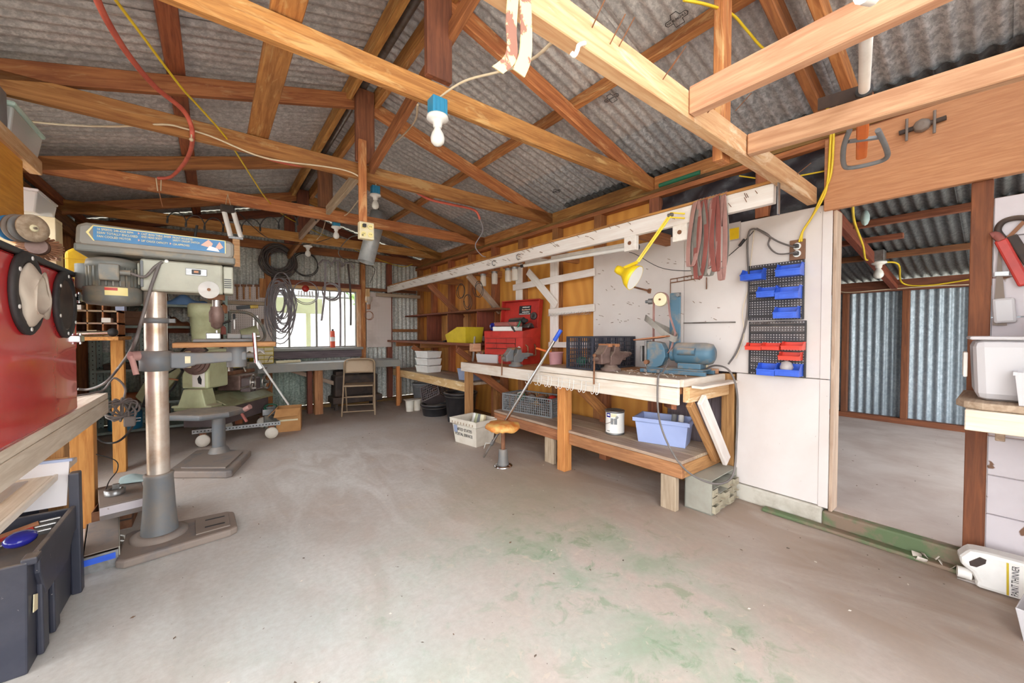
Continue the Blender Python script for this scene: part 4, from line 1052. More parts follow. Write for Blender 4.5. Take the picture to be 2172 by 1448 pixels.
vise('rusty brown bench vise in front of the black crate', (2.48, 1.925, 0.902), -6, 0.95, 'viseiron')
vise('grey bench vise in front of the red tool chest', (2.50, 3.165, 0.851), -8, 0.88, 'castgrey')
# ---- pink bucket
t = thing('pink_bucket', 'small pink bucket with an orange brush handle on the workbench', 'bucket', (2.72, 2.79, 0.851))
B().lathe([(0.058, 0), (0.072, 0.15), (0.078, 0.152), (0.078, 0.158), (0.069, 0.158), (0.055, 0.004), (0.0, 0.004)], n=24).build('pail', 'pink', t)
o = B().bar((2.70, 2.83, 1.0), (2.62, 2.98, 1.045), 0.016, 0.022).build('brush_handle', 'orange', bev=0.006); tag(o, 'orange wooden brush handle sticking out of the pink bucket', 'brush')
# ---- black folding crate
def crate(name, label, loc, rz, lx, ly, lz, mat, nx, ny, nz, bw=0.005, group=None, rot=None, rim=0.012):
    t = thing(name, label, 'crate', loc, math.radians(rz), group)
    if rot: t.rotation_euler = rot
    B().box(-lx, lx, -ly, ly, 0, 0.008).build('base', mat, t)
    for nm, ax_, s in (('side', 'y', -1), ('side', 'y', 1), ('end', 'x', -1), ('end', 'x', 1)):
        b = B(); L = lx if ax_ == 'y' else ly; o_ = (ly if ax_ == 'y' else lx) * s
        def bx(a, e, z0, z1, th=0.008):
            if ax_ == 'y': b.box(a, e, o_ - th / 2, o_ + th / 2, z0, z1)
            else: b.box(o_ - th / 2, o_ + th / 2, a, e, z0, z1)
        n_ = nx if ax_ == 'y' else ny
        for k in range(n_ + 1):
            c = -L + 2 * L * k / n_; bx(c - bw / 2, c + bw / 2, 0.008, lz)
        for k in range(nz + 1):
            c = 0.01 + (lz - 0.02) * k / nz; bx(-L, L, c - bw / 2, c + bw / 2)
        bx(-L - 0.006, L + 0.006, lz - rim, lz, 0.018); bx(-L, L, 0.0, rim, 0.012)
        for e in (-L, L): bx(e - 0.01, e + 0.01, 0, lz, 0.014)
        b.build(nm + '_lattice', mat, t)
    return t
t = crate('black_crate', 'black plastic lattice crate standing behind the rusty vise', (2.668, 2.17, 0.902), 1.5, 0.285, 0.135, 0.27, 'toolblack', 22, 11, 7)
for i in range(6):
    B().sph((-0.2 + 0.08 * i, 0.05 * (-1) ** i, 0.06), 0.05, 8, (1, 1, 0.8)).build('contents', ('green', 'greyplastic', 'white', 'darkcab', 'bluegrey', 'black')[i], t)
# ---- belt grinder
t = RT('belt_grinder', 'dusty blue belt grinder with motor at the near end of the workbench', 'belt grinder', (2.67, 1.72, 0.902), -82)
for y in (-0.09, 0.10): B().box(-0.02, 0.45, y, y + 0.03, 0, 0.028).build('base_rail', 'grinderblue', t, bev=0.003)
B().box(0.02, 0.43, -0.07, 0.11, 0.028, 0.04).build('base_plate', 'grinderblue', t, bev=0.003)
b = B(); b.prism([(0.03, 0.04), (0.10, 0.04), (0.145, 0.06), (0.17, 0.12), (0.165, 0.18), (0.14, 0.225), (0.10, 0.235), (0.03, 0.235)], lambda u, v, d: (u, d, v), -0.08, 0.0); b.build('wheel_guard', 'grinderblue', t, bev=0.005)
B().box(0.012, 0.028, -0.085, 0.005, 0.05, 0.24).build('guard_plate', 'zinc', t, bev=0.002)
B().box(-0.03, -0.012, -0.07, -0.02, 0.08, 0.2).build('work_rest', 'zinc', t, bev=0.002)
B().cyl((0.18, 0.02, 0.14), (0.23, 0.02, 0.14), 0.05, n=18).build('motor_flange', 'grinderblue', t)
mt = B(); mt.lathe([(0.055, 0), (0.076, 0.015), (0.078, 0.03), (0.078, 0.22), (0.07, 0.26), (0.045, 0.275), (0.0, 0.277)], (0.2, 0.03, 0.15), 26, (1, 0, 0)); mt.build('motor', 'grinderblue', t)
B().cyl((0.25, -0.05, 0.165), (0.37, -0.05, 0.165), 0.026, n=14).build('capacitor', 'grinderblue', t)
B().box(0.24, 0.40, -0.03, 0.09, 0.04, 0.08).build('motor_foot', 'grinderblue', t, bev=0.004)
B().box(0.155, 0.235, 0.03, 0.045, 0.15, 0.60).build('upright', 'grinderblue', t, bev=0.004)
B().cyl((0.225, 0.03, 0.58), (0.225, 0.0, 0.58), 0.014, n=10).build('tension_bolt', 'zinc', t)
B().lathe([(0.05, -0.018), (0.053, 0), (0.05, 0.018)], (0.11, -0.02, 0.55), 22, (0, 1, 0)).build('idler_wheel', 'cream', t)
B().cyl((0.11, -0.045, 0.55), (0.11, 0.04, 0.55), 0.008, n=8).build('axle', 'rust', t)
b = B(); pts = [(0.055, -0.02, 0.2)] + [(0.11 - 0.055 * math.cos(PI * k / 10), -0.02, 0.55 + 0.055 * math.sin(PI * k / 10)) for k in range(11)] + [(0.18, -0.02, 0.42), (0.22, -0.02, 0.3), (0.19, -0.02, 0.18), (0.14, -0.02, 0.11)]
b.ribbon(pts, (0, 1, 0), 0.035, 0.002); b.build('sanding_belt', 'beltpink', t)
b = B(); pts = [(0.11 + 0.12 * math.cos(a_), -0.02 + 0.06 * math.sin(a_), 0.335 - 0.08 * math.cos(a_) + 0.012 * math.sin(2 * a_)) for a_ in [2 * PI * k / 28 for k in range(29)]]
b.ribbon(pts, (0.25, 0, 1), 0.045, 0.002); b.build('spare_belt', 'beltgrey', t)
tb = B(M=Matrix.Translation((0.07, -0.05, 0.255)) @ Matrix.Rotation(math.radians(-7), 4, 'Y')); tb.box(-0.12, 0.13, -0.09, 0.09, 0, 0.01); tb.build('work_table', 'benchwood', t, bev=0.002)
for z, dx in ((0.545, 0), (0.56, 0.0)): pass
B().cyl((0.02, -0.03, 0.54), (0.055, -0.03, 0.54), 0.024, n=6).build('tracking_knob', 'zinc', t)
B().cyl((-0.005, -0.03, 0.54), (0.02, -0.03, 0.54), 0.012, n=8).build('knob_stem', 'castgrey', t)
for x in (0.03, 0.13): B().cyl((x, -0.105, 0.015), (x, -0.085, 0.015), 0.012, n=10).build('bolt', 'zinc', t)
B().cyl((0.04, -0.12, 0.08), (0.04, -0.085, 0.08), 0.018, n=6).build('wing_knob', 'rust', t)
cord('grinder_cord', [(2.62, 1.52, 0.99), (2.54, 1.47, 1.0), (2.42, 1.44, 0.935), (2.325, 1.42, 0.89), (2.325, 1.40, 0.6), (2.39, 1.29, 0.34), (2.50, 1.15, 0.24), (2.64, 1.08, 0.27), (2.70, 1.08, 0.5), (2.70, 1.08, 0.8), (2.68, 1.12, 0.95), (2.74, 1.24, 0.975), (2.80, 1.35, 0.93)], 0.0065, 'cordgrey', 'grey power cord', part_of=bpy.data.objects['belt_grinder'])
o = B().box(-0.035, 0.035, -0.085, 0.085, 0, 0.035).build('wood_block', 'joist', bev=0.003); o.location = (2.90, 1.385, 0.903); o.rotation_euler = (0, 0, math.radians(-6)); tag(o, 'pinkish wood offcut lying behind the grinder motor', 'block')
o = B().lathe([(0.018, 0), (0.012, 0.03), (0.0, 0.05)], n=12).build('glue_nozzle', 'cream'); o.location = (2.90, 1.38, 0.939); tag(o, 'small cream cone standing on the wood offcut', 'nozzle')
rn = random.Random(8)
b = B()
for i in range(140):
    x, y = rn.uniform(2.4, 2.95), rn.uniform(1.32, 1.85); a = rn.uniform(0, PI); L = rn.uniform(0.008, 0.03)
    b.bar((x, y, 0.9025), (x + L * math.cos(a), y + L * math.sin(a), 0.904 + rn.uniform(0, 0.006)), 0.004, 0.002)
o = b.build('wood_shavings', 'debris'); tag(o, 'wood shavings scattered round the belt grinder', 'shavings'); o['kind'] = 'stuff'
# ---- things under the main bench
t = thing('paint_can', 'white labelled paint can with wire handle on the bench shelf', 'paint can', (2.66, 2.02, 0.356), math.radians(-40))
B().lathe([(0.078, 0), (0.08, 0.006), (0.08, 0.012), (0.077, 0.014), (0.077, 0.185), (0.081, 0.188), (0.081, 0.197), (0.07, 0.197), (0.068, 0.19), (0.0, 0.19)], n=32).build('can', 'zinc', t)
b = B(); b.surf(lambda u, v: (0.0785 * math.cos(PI * (-0.95 + 1.45 * u)), 0.0785 * math.sin(PI * (-0.95 + 1.45 * u)), 0.016 + 0.166 * v), 30, 1); b.build('label_wrap', 'label', t)
def patch(a0, a1, z0, z1, m, nm='print', r=0.0795):
    b = B(); b.surf(lambda u, v: (r * math.cos(a0 + (a1 - a0) * u), r * math.sin(a0 + (a1 - a0) * u), z0 + (z1 - z0) * v), 8, 1); b.build(nm, m, t)
patch(-2.75, -2.25, 0.145, 0.18, 'inkblue'); patch(-2.62, -2.32, 0.158, 0.17, 'white', r=0.080); patch(-2.2, -1.6, 0.15, 0.178, 'cream')
patch(-2.22, -1.92, 0.09, 0.14, 'greyplastic'); patch(-1.86, -1.55, 0.09, 0.14, 'greyplastic'); patch(-2.65, -2.3, 0.03, 0.035, 'ink')
for s in (-1, 1): B().cyl((0, s * 0.077, 0.15), (0, s * 0.084, 0.15), 0.012, n=10).build('handle_ear', 'zinc', t)
B().tube(spline([(0, -0.084, 0.15), (-0.05, -0.085, 0.115), (-0.088, -0.03, 0.085), (-0.088, 0.03, 0.085), (-0.05, 0.085, 0.115), (0, 0.084, 0.15)], 5), 0.002, 6).build('wire_handle', 'steel', t)
t = RT('blue_tub', 'light blue plastic tub on the bench shelf', 'tub', (2.74, 1.62, 0.356), -72)
B().tray(-0.17, 0.17, -0.09, 0.11, 0, 0.19, 0.022, 0.005).build('tub', 'bluebin2', t, bev=0.006)
b = B(); 
for (x0, x1, y0, y1) in ((-0.205, 0.205, -0.125, -0.108), (-0.205, 0.205, 0.128, 0.145), (-0.205, -0.188, -0.125, 0.145), (0.188, 0.205, -0.125, 0.145)): b.box(x0, x1, y0, y1, 0.165, 0.195)
b.build('rim', 'bluebin2', t, bev=0.003)
B().frustum(-0.18, 0.18, -0.1, 0.12, 0.118, 0.124, 0.0).build('step_line', 'bluebin2', t)
for i, (x, m) in enumerate(((0.11, 'greyplastic'), (0.16, 'white'))):
    o = B().cyl((0, 0, 0), (0.05, 0.02, 0.10), 0.02, n=12).build('tube_end', m); o.location = frame(t) @ V((x - 0.04, 0.0, 0.11)); tag(o, ('grey' if i == 0 else 'white') + ' plastic tube sticking out of the light blue tub', 'tube')
t = crate('grey_crate', 'grey plastic lattice crate on the bench shelf near the tool chest end', (2.71, 3.10, 0.356), -78, 0.32, 0.15, 0.19, 'greyplastic', 26, 13, 7, 0.005)
for i in range(7):
    B().sph((-0.22 + 0.07 * i, 0.04 * (-1) ** i, 0.15), 0.055, 8, (1, 1, 0.8)).build('contents', ('white', 'green', 'rust', 'greyplastic', 'copper', 'black', 'chestred')[i], t)
# ---- small parts cabinet on the floor
t = thing('parts_cabinet', 'grey small-parts drawer cabinet standing on the floor by the white wall', 'cabinet', (2.80, 1.26, 0), math.radians(2))
X0, X1, Y0, Y1, Z1 = -0.24, 0.17, -0.08, 0.10, 0.226
B().box(X0, X1, Y1 - 0.006, Y1, 0, Z1).build('back_panel', 'cabinetgrey', t); B().box(X0, X0 + 0.006, Y0, Y1, 0, Z1).build('side_panel', 'cabinetgrey', t); B().box(X1 - 0.006, X1, Y0, Y1, 0, Z1).build('side_panel', 'cabinetgrey', t)
B().box(X0, X1, Y0, Y1, Z1, Z1 + 0.006).build('top_panel', 'cabinetgrey', t, bev=0.003); B().box(X0, X1, Y0, Y1, 0, 0.008).build('bottom_panel', 'cabinetgrey', t)
for r_ in range(4):
    for c_ in range(5):
        x0 = X0 + 0.008 + c_ * 0.079; z0 = 0.012 + r_ * 0.053
        B().box(x0, x0 + 0.075, Y0, Y1 - 0.01, z0 - 0.003, z0).build('divider', 'cabinetgrey', t)
        if r_ == 3 and c_ != 9: continue
        if (r_, c_) in ((2, 1), (2, 2)): continue
        d = B().tray(x0 + 0.002, x0 + 0.073, Y0 - (0.006 if (r_ + c_) % 3 else 0.02), Y1 - 0.02, z0 + 0.002, z0 + 0.048, 0, 0.002).build('drawer', 'drawerclear', t)
        B().box(x0 + 0.025, x0 + 0.053, Y0 - 0.03, Y0 - 0.006, z0 + 0.018, z0 + 0.022).build('pull', 'drawerclear', d)
# ---- stool, pole, tote, buckets
st = P(1070, 989, z=0)
t = thing('swivel_stool', 'low stool with torn orange vinyl seat and chrome foot', 'stool', (st.x, st.y + 0.02, 0))
B().lathe([(0.085, 0), (0.085, 0.008), (0.07, 0.014), (0.045, 0.02)], n=24).build('foot_plate', 'chrome', t)
B().lathe([(0.055, 0.018), (0.045, 0.05), (0.04, 0.15), (0.035, 0.155)], n=16).build('sleeve', 'castgrey', t)
B().cyl((0, 0, 0.15), (0, 0, 0.32), 0.019, n=14).build('post', 'rust', t)
rn = random.Random(6); n_ = 28
b = B(); prof = [(0.06, 0.315), (0.125, 0.325), (0.15, 0.34), (0.155, 0.365), (0.135, 0.385), (0.08, 0.395), (0.0, 0.398)]
b.lathe(prof, n=n_); b.v = [v + V((rn.uniform(-.012, .012), rn.uniform(-.012, .012), rn.uniform(-.010, .008))) if v.xy.length > 0.11 else v for v in b.v]
b.build('seat', 'vinyl', t)
t = thing('telescopic_pole', 'steel telescopic pole with blue grip leaning on the stool', 'pole', P(1026, 970, z=0))
a, m, e, g_ = P(1026, 969, z=0.01), P(1043, 950, z=0.16), V((2.36, 2.93, 0.84)), None
e = P(1176, 722, x=2.34); m = a.lerp(e, 0.13)
B(t).cyl(a, m, 0.009, n=10).build('lower_tube', 'steel', t); B(t).cyl(m, e, 0.013, n=12).build('upper_tube', 'chrome', t)
dd = (e - a).normalized(); B(t).cyl(e, e + dd * 0.11, 0.018, n=12).build('grip', 'binblue', t)
B(t).cyl(m - dd * 0.02, m + dd * 0.03, 0.017, n=12).build('lock_collar', 'zinc', t)
B(t).tube([m + V((-0.02, 0, 0)), m + V((-0.06, 0.02, 0.01)), m + V((-0.08, 0.02, -0.04))], 0.003, 6).build('wire_clip', 'steel', t)
t = thing('postal_tote', 'off-white plastic mail tote lettered in black on the floor', 'tote', (2.30, 3.52, 0), math.radians(-52))
# local x: front lettered side runs left-right, y: away
t.location = (2.25, 3.58, 0); t.rotation_euler = (0, 0, math.radians(-80))
b = B(); b.tray(-0.17, 0.17, -0.13, 0.115, 0, 0.27, 0.03, 0.006); b.build('tub', 'totewhite', t, bev=0.008)
b = B()
for (x0, x1, y0, y1) in ((-0.215, 0.215, -0.175, -0.158), (-0.215, 0.215, 0.143, 0.16), (-0.215, -0.198, -0.175, 0.16), (0.198, 0.215, -0.175, 0.16)): b.box(x0, x1, y0, y1, 0.215, 0.275)
b.build('rim', 'totewhite', t, bev=0.005)
for k in range(8): B().box(-0.17 + 0.047 * k, -0.164 + 0.047 * k, -0.18, -0.174, 0.222, 0.245).build('rim_rib', 'greywood', t)
sl_ = math.atan2(0.03, 0.27)
TM_ = frame(t) @ Matrix.Translation((0, -0.133, 0)) @ Matrix.Rotation(PI / 2 + sl_, 4, 'X')
text('UNITED STATES', 0.047, 'ink', TM_ @ Matrix.Translation((-0.15, 0.145, 0.0025)), t, sx=0.82)
text('POSTAL SERVICE', 0.047, 'ink', TM_ @ Matrix.Translation((-0.15, 0.09, 0.0025)), t, sx=0.80)
B(M=Matrix.Translation((0, -0.133, 0)) @ Matrix.Rotation(PI / 2 + sl_, 4, 'X')).box(-0.165, -0.11, 0.12, 0.2, 0.0024, 0.0036).build('eagle_mark', 'bluegrey', t)
for i in range(4): B().bar((-0.1 + 0.06 * i, 0.0, 0.02), (-0.06 + 0.04 * i, 0.08, 0.30), 0.05, 0.05).build('contents', ('white', 'lathegreen', 'greyplastic', 'cream')[i], t, bev=0.008)
def bucket(label, cat, loc, r0, r1, h, mat, rim=0.01, name='bucket'):
    t = thing(name, label, cat, loc)
    B().lathe([(r0, 0), (r1, h - 0.03), (r1 + rim, h - 0.028), (r1 + rim, h), (r1 - 0.004, h), (r1 - 0.008, h - 0.03), (r0 - 0.006, 0.006), (0, 0.006)], n=28).build('pail', mat, t)
    B().lathe([(r1 - 0.006, h - 0.06), (r1 + 0.004, h - 0.058), (r1 + 0.004, h - 0.05), (r1 - 0.006, h - 0.048)], n=28).build('rim_ring', mat, t)
    return t
p = P(965, 896, z=0); bucket('big black rubber bucket under the low bench', 'bucket', (p.x + 0.12, p.y + 0.05, 0), 0.175, 0.215, 0.40, 'black', 0.014)
p = P(922, 884, z=0); t = bucket('shallow black basin beneath the tilted milk crate', 'basin', (p.x + 0.08, p.y + 0.15, 0), 0.17, 0.2, 0.17, 'black', 0.012, 'basin')
t = crate('milk_crate', 'dark milk crate tipped on its side over the black basin', (2.62, 5.22, 0.185), 0, 0.15, 0.15, 0.24, 'darkcab', 9, 9, 6, 0.008, rot=(math.radians(-28), math.radians(24), math.radians(25)))
p = P(902, 858, z=0); bucket('grey plastic bucket in the far right corner', 'bucket', (p.x, p.y + 0.1, 0), 0.14, 0.165, 0.36, 'greyplastic')
t = thing('cup_planter', 'cream moulded cup tray on the floor by the black basin', 'planter', P(888, 872, z=0) + V((0, 0.1, 0)))
for x in (-0.1, 0.02, 0.14): B().lathe([(0.055, 0), (0.065, 0.17), (0.06, 0.17), (0.05, 0.005), (0, 0.005)], (x, -0.02 * x, 0), 16).build('cup', 'totewhite', t)
B().box(-0.17, 0.21, -0.07, 0.07, 0.165, 0.178).build('rim_plate', 'totewhite', t, bev=0.004)
# ---- trays and tubs on the far low bench / middle shelf
p = P(936, 786, z=0.59)
for i in range(3):
    t = RT('white_tray', ['bottom white tray in the stack of three', 'middle white tray in the stack of three', 'top white tray in the stack of three'][i] + ' on the low bench', 'tray', (2.66, p.y - 0.05, 0.591 + 0.112 * i), -80, 'stacked white trays')
    B().tray(-0.16, 0.13, -0.12, 0.12, 0, 0.10, 0.015, 0.004).build('tub', 'white', t)
    B().box(-0.18, 0.15, -0.142, -0.132, 0.088, 0.106).build('rim', 'white', t, bev=0.002)
t = RT('grey_tub', 'blue-grey plastic tub beside the stacked white trays', 'tub', (2.64, 4.30, 0.591), -80)
B().tray(-0.11, 0.11, -0.1, 0.1, 0, 0.15, 0.018, 0.004).build('tub', 'bluegrey', t)
B().box(-0.08, 0.03, -0.02, 0.05, 0.02, 0.2).build('contents', 'chestred', t, bev=0.01); B().box(-0.02, 0.09, -0.06, 0.0, 0.01, 0.15).build('contents', 'greyplastic', t, bev=0.01)
p = P(985, 720, z=1.076)
t = RT('yellow_bin', 'yellow open-fronted bin with dark tools on the middle shelf', 'bin', (2.58, 4.33, 1.076), -80)
b = B(); b.add([(-0.2, 0.14, 0), (0.16, 0.14, 0), (0.16, -0.13, 0), (-0.2, -0.13, 0), (-0.22, 0.16, .2), (0.18, 0.16, .2), (0.18, -0.15, .2), (-0.22, -0.15, .1), (0.02, 0.16, .2), (0.02, -0.15, .2)],
      [(0, 1, 2, 3), (0, 4, 5, 1), (1, 5, 6, 2), (3, 7, 4, 0), (3, 2, 6, 9, 7)]); b.build('tub', 'binyellow', t, sol=0.005)
for i in range(4): B().sph((-0.12 + 0.07 * i, 0, 0.13), 0.055, 8, (1.2, 1, 0.7)).build('contents', ('bluegrey', 'green', 'black', 'rust')[i], t)
o = B().sph((0, 0, 0.05), 0.05, 12).build('glass_ball', 'glassjar'); o.location = (2.8, 4.35, 1.076); o.location = (2.82, 4.28, 1.076); tag(o, 'round glass jar behind the yellow bin on the shelf', 'jar')
o = B().bar((0, 0, 0.008), (0.1, 0.05, 0.02), 0.03, 0.02).build('spanner', 'black'); o.location = (2.55, 4.85, 1.076); tag(o, 'dark tool lying beside the yellow bin on the middle shelf', 'tool')
o = B().bar((0, 0, 0), (0.0, -0.05, 0.30), 0.012, 0.03).build('steel_bracket', 'steel', bev=0.003); o.location = (2.44, 3.92, 0.86); tag(o, 'upright galvanised strap bracket at the bench end', 'bracket')
o = B().cyl((0, 0, 0.06), (0.12, -0.12, 0.06), 0.055, n=14).build('sack_roll', 'cloth'); o.location = (2.56, 4.0, 0.851); tag(o, 'rolled cloth at the far end of the workbench', 'roll')
# dark wire coils on the rack
for i, (px, py, R) in enumerate(((977, 618, 0.10), (990, 640, 0.07), (1015, 615, 0.08))):
    a = P(px, py, x=2.38); o = B().tube(coil(a, R, 2, (0, 1, 0.2), (0.1, 0, 1), 0.03, 20), 0.0035, 5).build('wire_loop', 'cordblack'); tag(o, ['large loose black wire loop hanging on the rack beam', 'small black wire loop hanging below the rack beam', 'pale-lit wire loop hanging nearest the jars'][i], 'wire', 'wire loops on the rack')
# ================================================================ left side
# ---- left bench
t = thing('left_bench', 'pale dusty bench on the left carrying the red cabinet', 'bench', (-0.85, 2.6, 0))
for k in range(4): plank('top_plank', -1.15 + 0.145 * k, -1.007 + 0.145 * k, 1.3, 3.70, 0.76, 0.80, 'dustypale', t)
plank('front_fascia', -0.598, -0.57, 1.3, 3.70, 0.665, 0.758, 'dustypale', t)
plank('leg', -0.70, -0.60, 2.86, 2.96, 0, 0.757, 'benchwood', t)
plank('leg', -0.70, -0.60, 3.45, 3.54, 0, 0.757, 'pine', t)
plank('leg', -1.15, -1.06, 3.55, 3.65, 0, 0.757, 'oldrafter', t)
plank('leg', -1.15, -1.06, 1.4, 1.5, 0, 0.757, 'oldrafter', t)
plank('leg', -0.70, -0.60, 1.4, 1.5, 0, 0.757, 'benchwood', t)
plank('cross_board', -1.12, -0.62, 2.965, 3.0, 0.36, 0.66, 'benchwood', t)
plank('cross_board', -1.12, -0.58, 2.835, 2.857, 0.47, 0.585, 'palewood', t)
for k in range(3): plank('shelf_plank', -1.08 + 0.165 * k, -0.918 + 0.165 * k, 1.35, 2.835, 0.535, 0.555, 'dustypale', t)
plank('shelf_edge', -0.586, -0.572, 1.35, 2.95, 0.53, 0.558, 'worn_white', t)
# ---- red blasting cabinet
t = thing('blast_cabinet', 'glossy red abrasive blasting cabinet with two glove ports', 'blasting cabinet', (-0.84, 2.4, 0.80))
FX = -0.572
b = B(t); b.box(-1.10, FX, 1.75, 2.985, 0.802, 1.49); body = b.build('body', 'cabred', t, bev=0.012)
B(t).box(-1.11, FX + 0.008, 1.74, 2.99, 1.49, 1.515).build('top_trim', 'black', t, bev=0.005)
ports = []
for (px, py) in ((52, 622), (133, 646)):
    c = P(px, py, x=FX); ports.append(c)
    rg = B(t); rg.lathe([(0.118, 0.001), (0.158, 0.001), (0.160, 0.012), (0.150, 0.018), (0.124, 0.018), (0.116, 0.010), (0.116, -0.003)], c, 40, (1, 0, 0)); ring = rg.build('port_ring', 'rubber', t)
    B(t).lathe([(0.1165, 0.012), (0.112, 0.002), (0.0, 0.0015)], c, 36, (1, 0, 0)).build('port_opening', 'stovebrown', t)
    for k in range(6):
        a = 2 * PI * (k + 0.4) / 6; B(t).cyl(c + V((0.016, 0.138 * math.cos(a), 0.138 * math.sin(a))), c + V((0.021, 0.138 * math.cos(a), 0.138 * math.sin(a))), 0.008, n=8).build('rivet', 'white', ring)
c = ports[0]
def glove(u, v):
    a = 2 * PI * u; k = v
    wob = 1 + 0.10 * math.sin(3 * a + 5 * k) + 0.07 * math.sin(5 * a - 7 * k)
    r = (0.104 * (1 - 0.30 * k) + 0.010 * math.sin(9 * k)) * wob
    if k > 0.75: r *= max(0.0, 1 - (k - 0.75) * 1.6)
    dx = 0.006 + 0.04 * math.sin(min(k, 0.75) / 0.75 * PI / 2) - (0.035 * (k - 0.75) * 4 if k > 0.75 else 0)
    return (c.x + dx, c.y + 0.03 * k + r * math.cos(a), c.z - 0.015 * k + r * 1.05 * math.sin(a))
B(t).surf(glove, 30, 14).build('glove', 'cloth', t)
c = ports[1]
B(t).surf(lambda u, v: (c.x + 0.004 + 0.01 * v, c.y + 0.1 * math.cos(PI + PI * u) * (1 - 0.2 * v), c.z - 0.06 - 0.045 * v + 0.03 * math.sin(PI + PI * u)), 14, 4).build('glove', 'cloth', t, sol=0.004)
for i, z in enumerate((1.385, 1.17)):
    lt = B(t).box(FX - 0.012, FX + 0.022, 2.955, 3.03, z - 0.018, z + 0.018).build('latch', 'chrome', t, bev=0.004)
    B(t).cyl((FX + 0.012, 2.99, z - 0.028), (FX + 0.012, 2.99, z + 0.028), 0.008, n=10).build('latch_pin', 'chrome', lt)
    if i == 0: B(t).bar((FX + 0.012, 3.0, z), (FX + 0.03, 3.10, z - 0.005), 0.012, 0.03).build('latch_lever', 'chrome', lt, bev=0.003)
B(t).box(FX - 0.05, FX - 0.001, 2.987, 3.0, 1.12, 1.44).build('door_edge', 'cabred', t, bev=0.004)
# ---- drill press in front
cx, cy = -0.262, 2.955
t = thing('drill_press', 'tall grey floor drill press with blue decal in front of the shelves', 'drill press', (cx, cy, 0))
b = B(t); b.prism([(-0.415, 2.755), (-0.38, 2.725), (0.06, 2.785), (0.095, 2.81), (0.085, 3.06), (0.05, 3.09), (-0.39, 3.12), (-0.425, 3.09)], lambda u, v, d: (u, v, d), 0, 0.045); base = b.build('base', 'castdust', t, bev=0.012)
B(t).prism([(-0.10, 2.82), (0.06, 2.835), (0.055, 3.03), (-0.11, 3.045)], lambda u, v, d: (u, v, d), 0.044, 0.052).build('base_pad', 'castdust', base, bev=0.003)
for y in (2.88, 2.985): B(t).box(-0.06, 0.035, y, y + 0.014, 0.0515, 0.0535).build('base_slot', 'rubber', base)
B(t).lathe([(0.125, 0.044), (0.125, 0.062), (0.095, 0.07)], (cx, cy, 0), 28).build('column_flange', 'castdust', t)
B(t).lathe([(0.083, 0.066), (0.072, 0.2), (0.064, 0.385), (0.068, 0.40), (0.056, 0.405)], (cx, cy, 0), 28).build('column_sleeve', 'castgrey', t)
B(t).cyl((cx, cy, 0.4), (cx, cy, 1.50), 0.050, n=28).build('column', 'column', t)
B(t).lathe([(0.052, 1.255), (0.064, 1.257), (0.064, 1.283), (0.052, 1.285)], (cx, cy, 0), 24).build('stop_ring', 'castgrey', t)
B(t).box(cx + 0.055, cx + 0.085, cy - 0.025, cy + 0.02, 1.258, 1.282).build('ring_lug', 'castgrey', t, bev=0.003)
co = B(t).lathe([(0.052, 0.985), (0.072, 0.99), (0.074, 1.095), (0.052, 1.10)], (cx, cy, 0), 26).build('table_collar', 'castgrey', t)
B(t).cyl((cx - 0.10, cy - 0.05, 1.075), (cx - 0.06, cy - 0.02, 1.075), 0.026, n=12).build('crank_hub', 'beltpink', co)
B(t).cyl((cx - 0.095, cy - 0.055, 1.075), (cx - 0.075, cy - 0.07, 0.975), 0.013, n=10).build('crank_handle', 'beltpink', co)
ar = B(t).prism([(cx + 0.06, 1.0), (cx + 0.12, 0.995), (cx + 0.18, 1.015), (cx + 0.42, 1.03), (cx + 0.42, 1.085), (cx + 0.18, 1.085), (cx + 0.12, 1.09), (cx + 0.06, 1.09)], lambda u, v, d: (u, d, v), cy - 0.045, cy + 0.03).build('table_arm', 'castgrey', t, bev=0.008)
B(t).cyl((cx + 0.125, cy, 1.045), (cx + 0.15, cy, 1.045), 0.05, n=20).build('tilt_scale', 'cream', ar)
B(t).cyl((cx + 0.37, cy, 0.99), (cx + 0.37, cy, 1.115), 0.052, n=22).build('table_boss', 'castgrey', ar)
B(t).cyl((cx + 0.42, cy - 0.02, 1.06), (cx + 0.46, cy - 0.03, 1.06), 0.018, n=10).build('lock_bolt', 'castgrey', ar)
B(t).box(0.05 - 0.235, 0.05 + 0.255, cy - 0.14, cy + 0.14, 1.117, 1.145).build('table', 'benchwood', t, bev=0.004)
B(t).cyl((0.2, cy - 0.15, 1.02), (0.19, cy - 0.145, 1.20), 0.012, n=10).build('table_clamp', 'chrome', t)
B(t).bar((0.2, cy - 0.15, 1.03), (0.225, cy - 0.155, 0.98), 0.016, 0.024).build('clamp_lever', 'zinc', t, bev=0.004)
hd2 = B(t); hd2.box(cx - 0.05, 0.045, cy - 0.085, cy + 0.085, 1.43, 1.605); head = hd2.build('head_casting', 'headgrey', t, bev=0.01)
B(t).box(0.046, 0.095, cy - 0.08, cy + 0.08, 1.435, 1.60).build('head_nose', 'headgrey', head, bev=0.008)
for k in range(5): B(t).box(0.05, 0.085, cy - 0.084, cy - 0.079, 1.47 + 0.012 * k, 1.475 + 0.012 * k).build('vent_slot', 'black', head)
sw = B(t).box(-0.125, -0.03, cy - 0.09, cy - 0.084, 1.53, 1.57).build('switch_plate', 'zinc', head, bev=0.002)
B(t).box(-0.098, -0.058, cy - 0.097, cy - 0.0895, 1.537, 1.563).build('switch', 'black', sw, bev=0.003); B(t).box(-0.088, -0.068, cy - 0.0985, cy - 0.0968, 1.545, 1.556).build('switch_button', 'copper', sw)
B(t).lathe([(0.05, 0), (0.05, 0.006), (0.012, 0.008), (0.012, 0.02), (0, 0.02)], (-0.022, cy - 0.085, 1.452), 26, (0, -1, 0)).build('depth_dial', 'white', head)
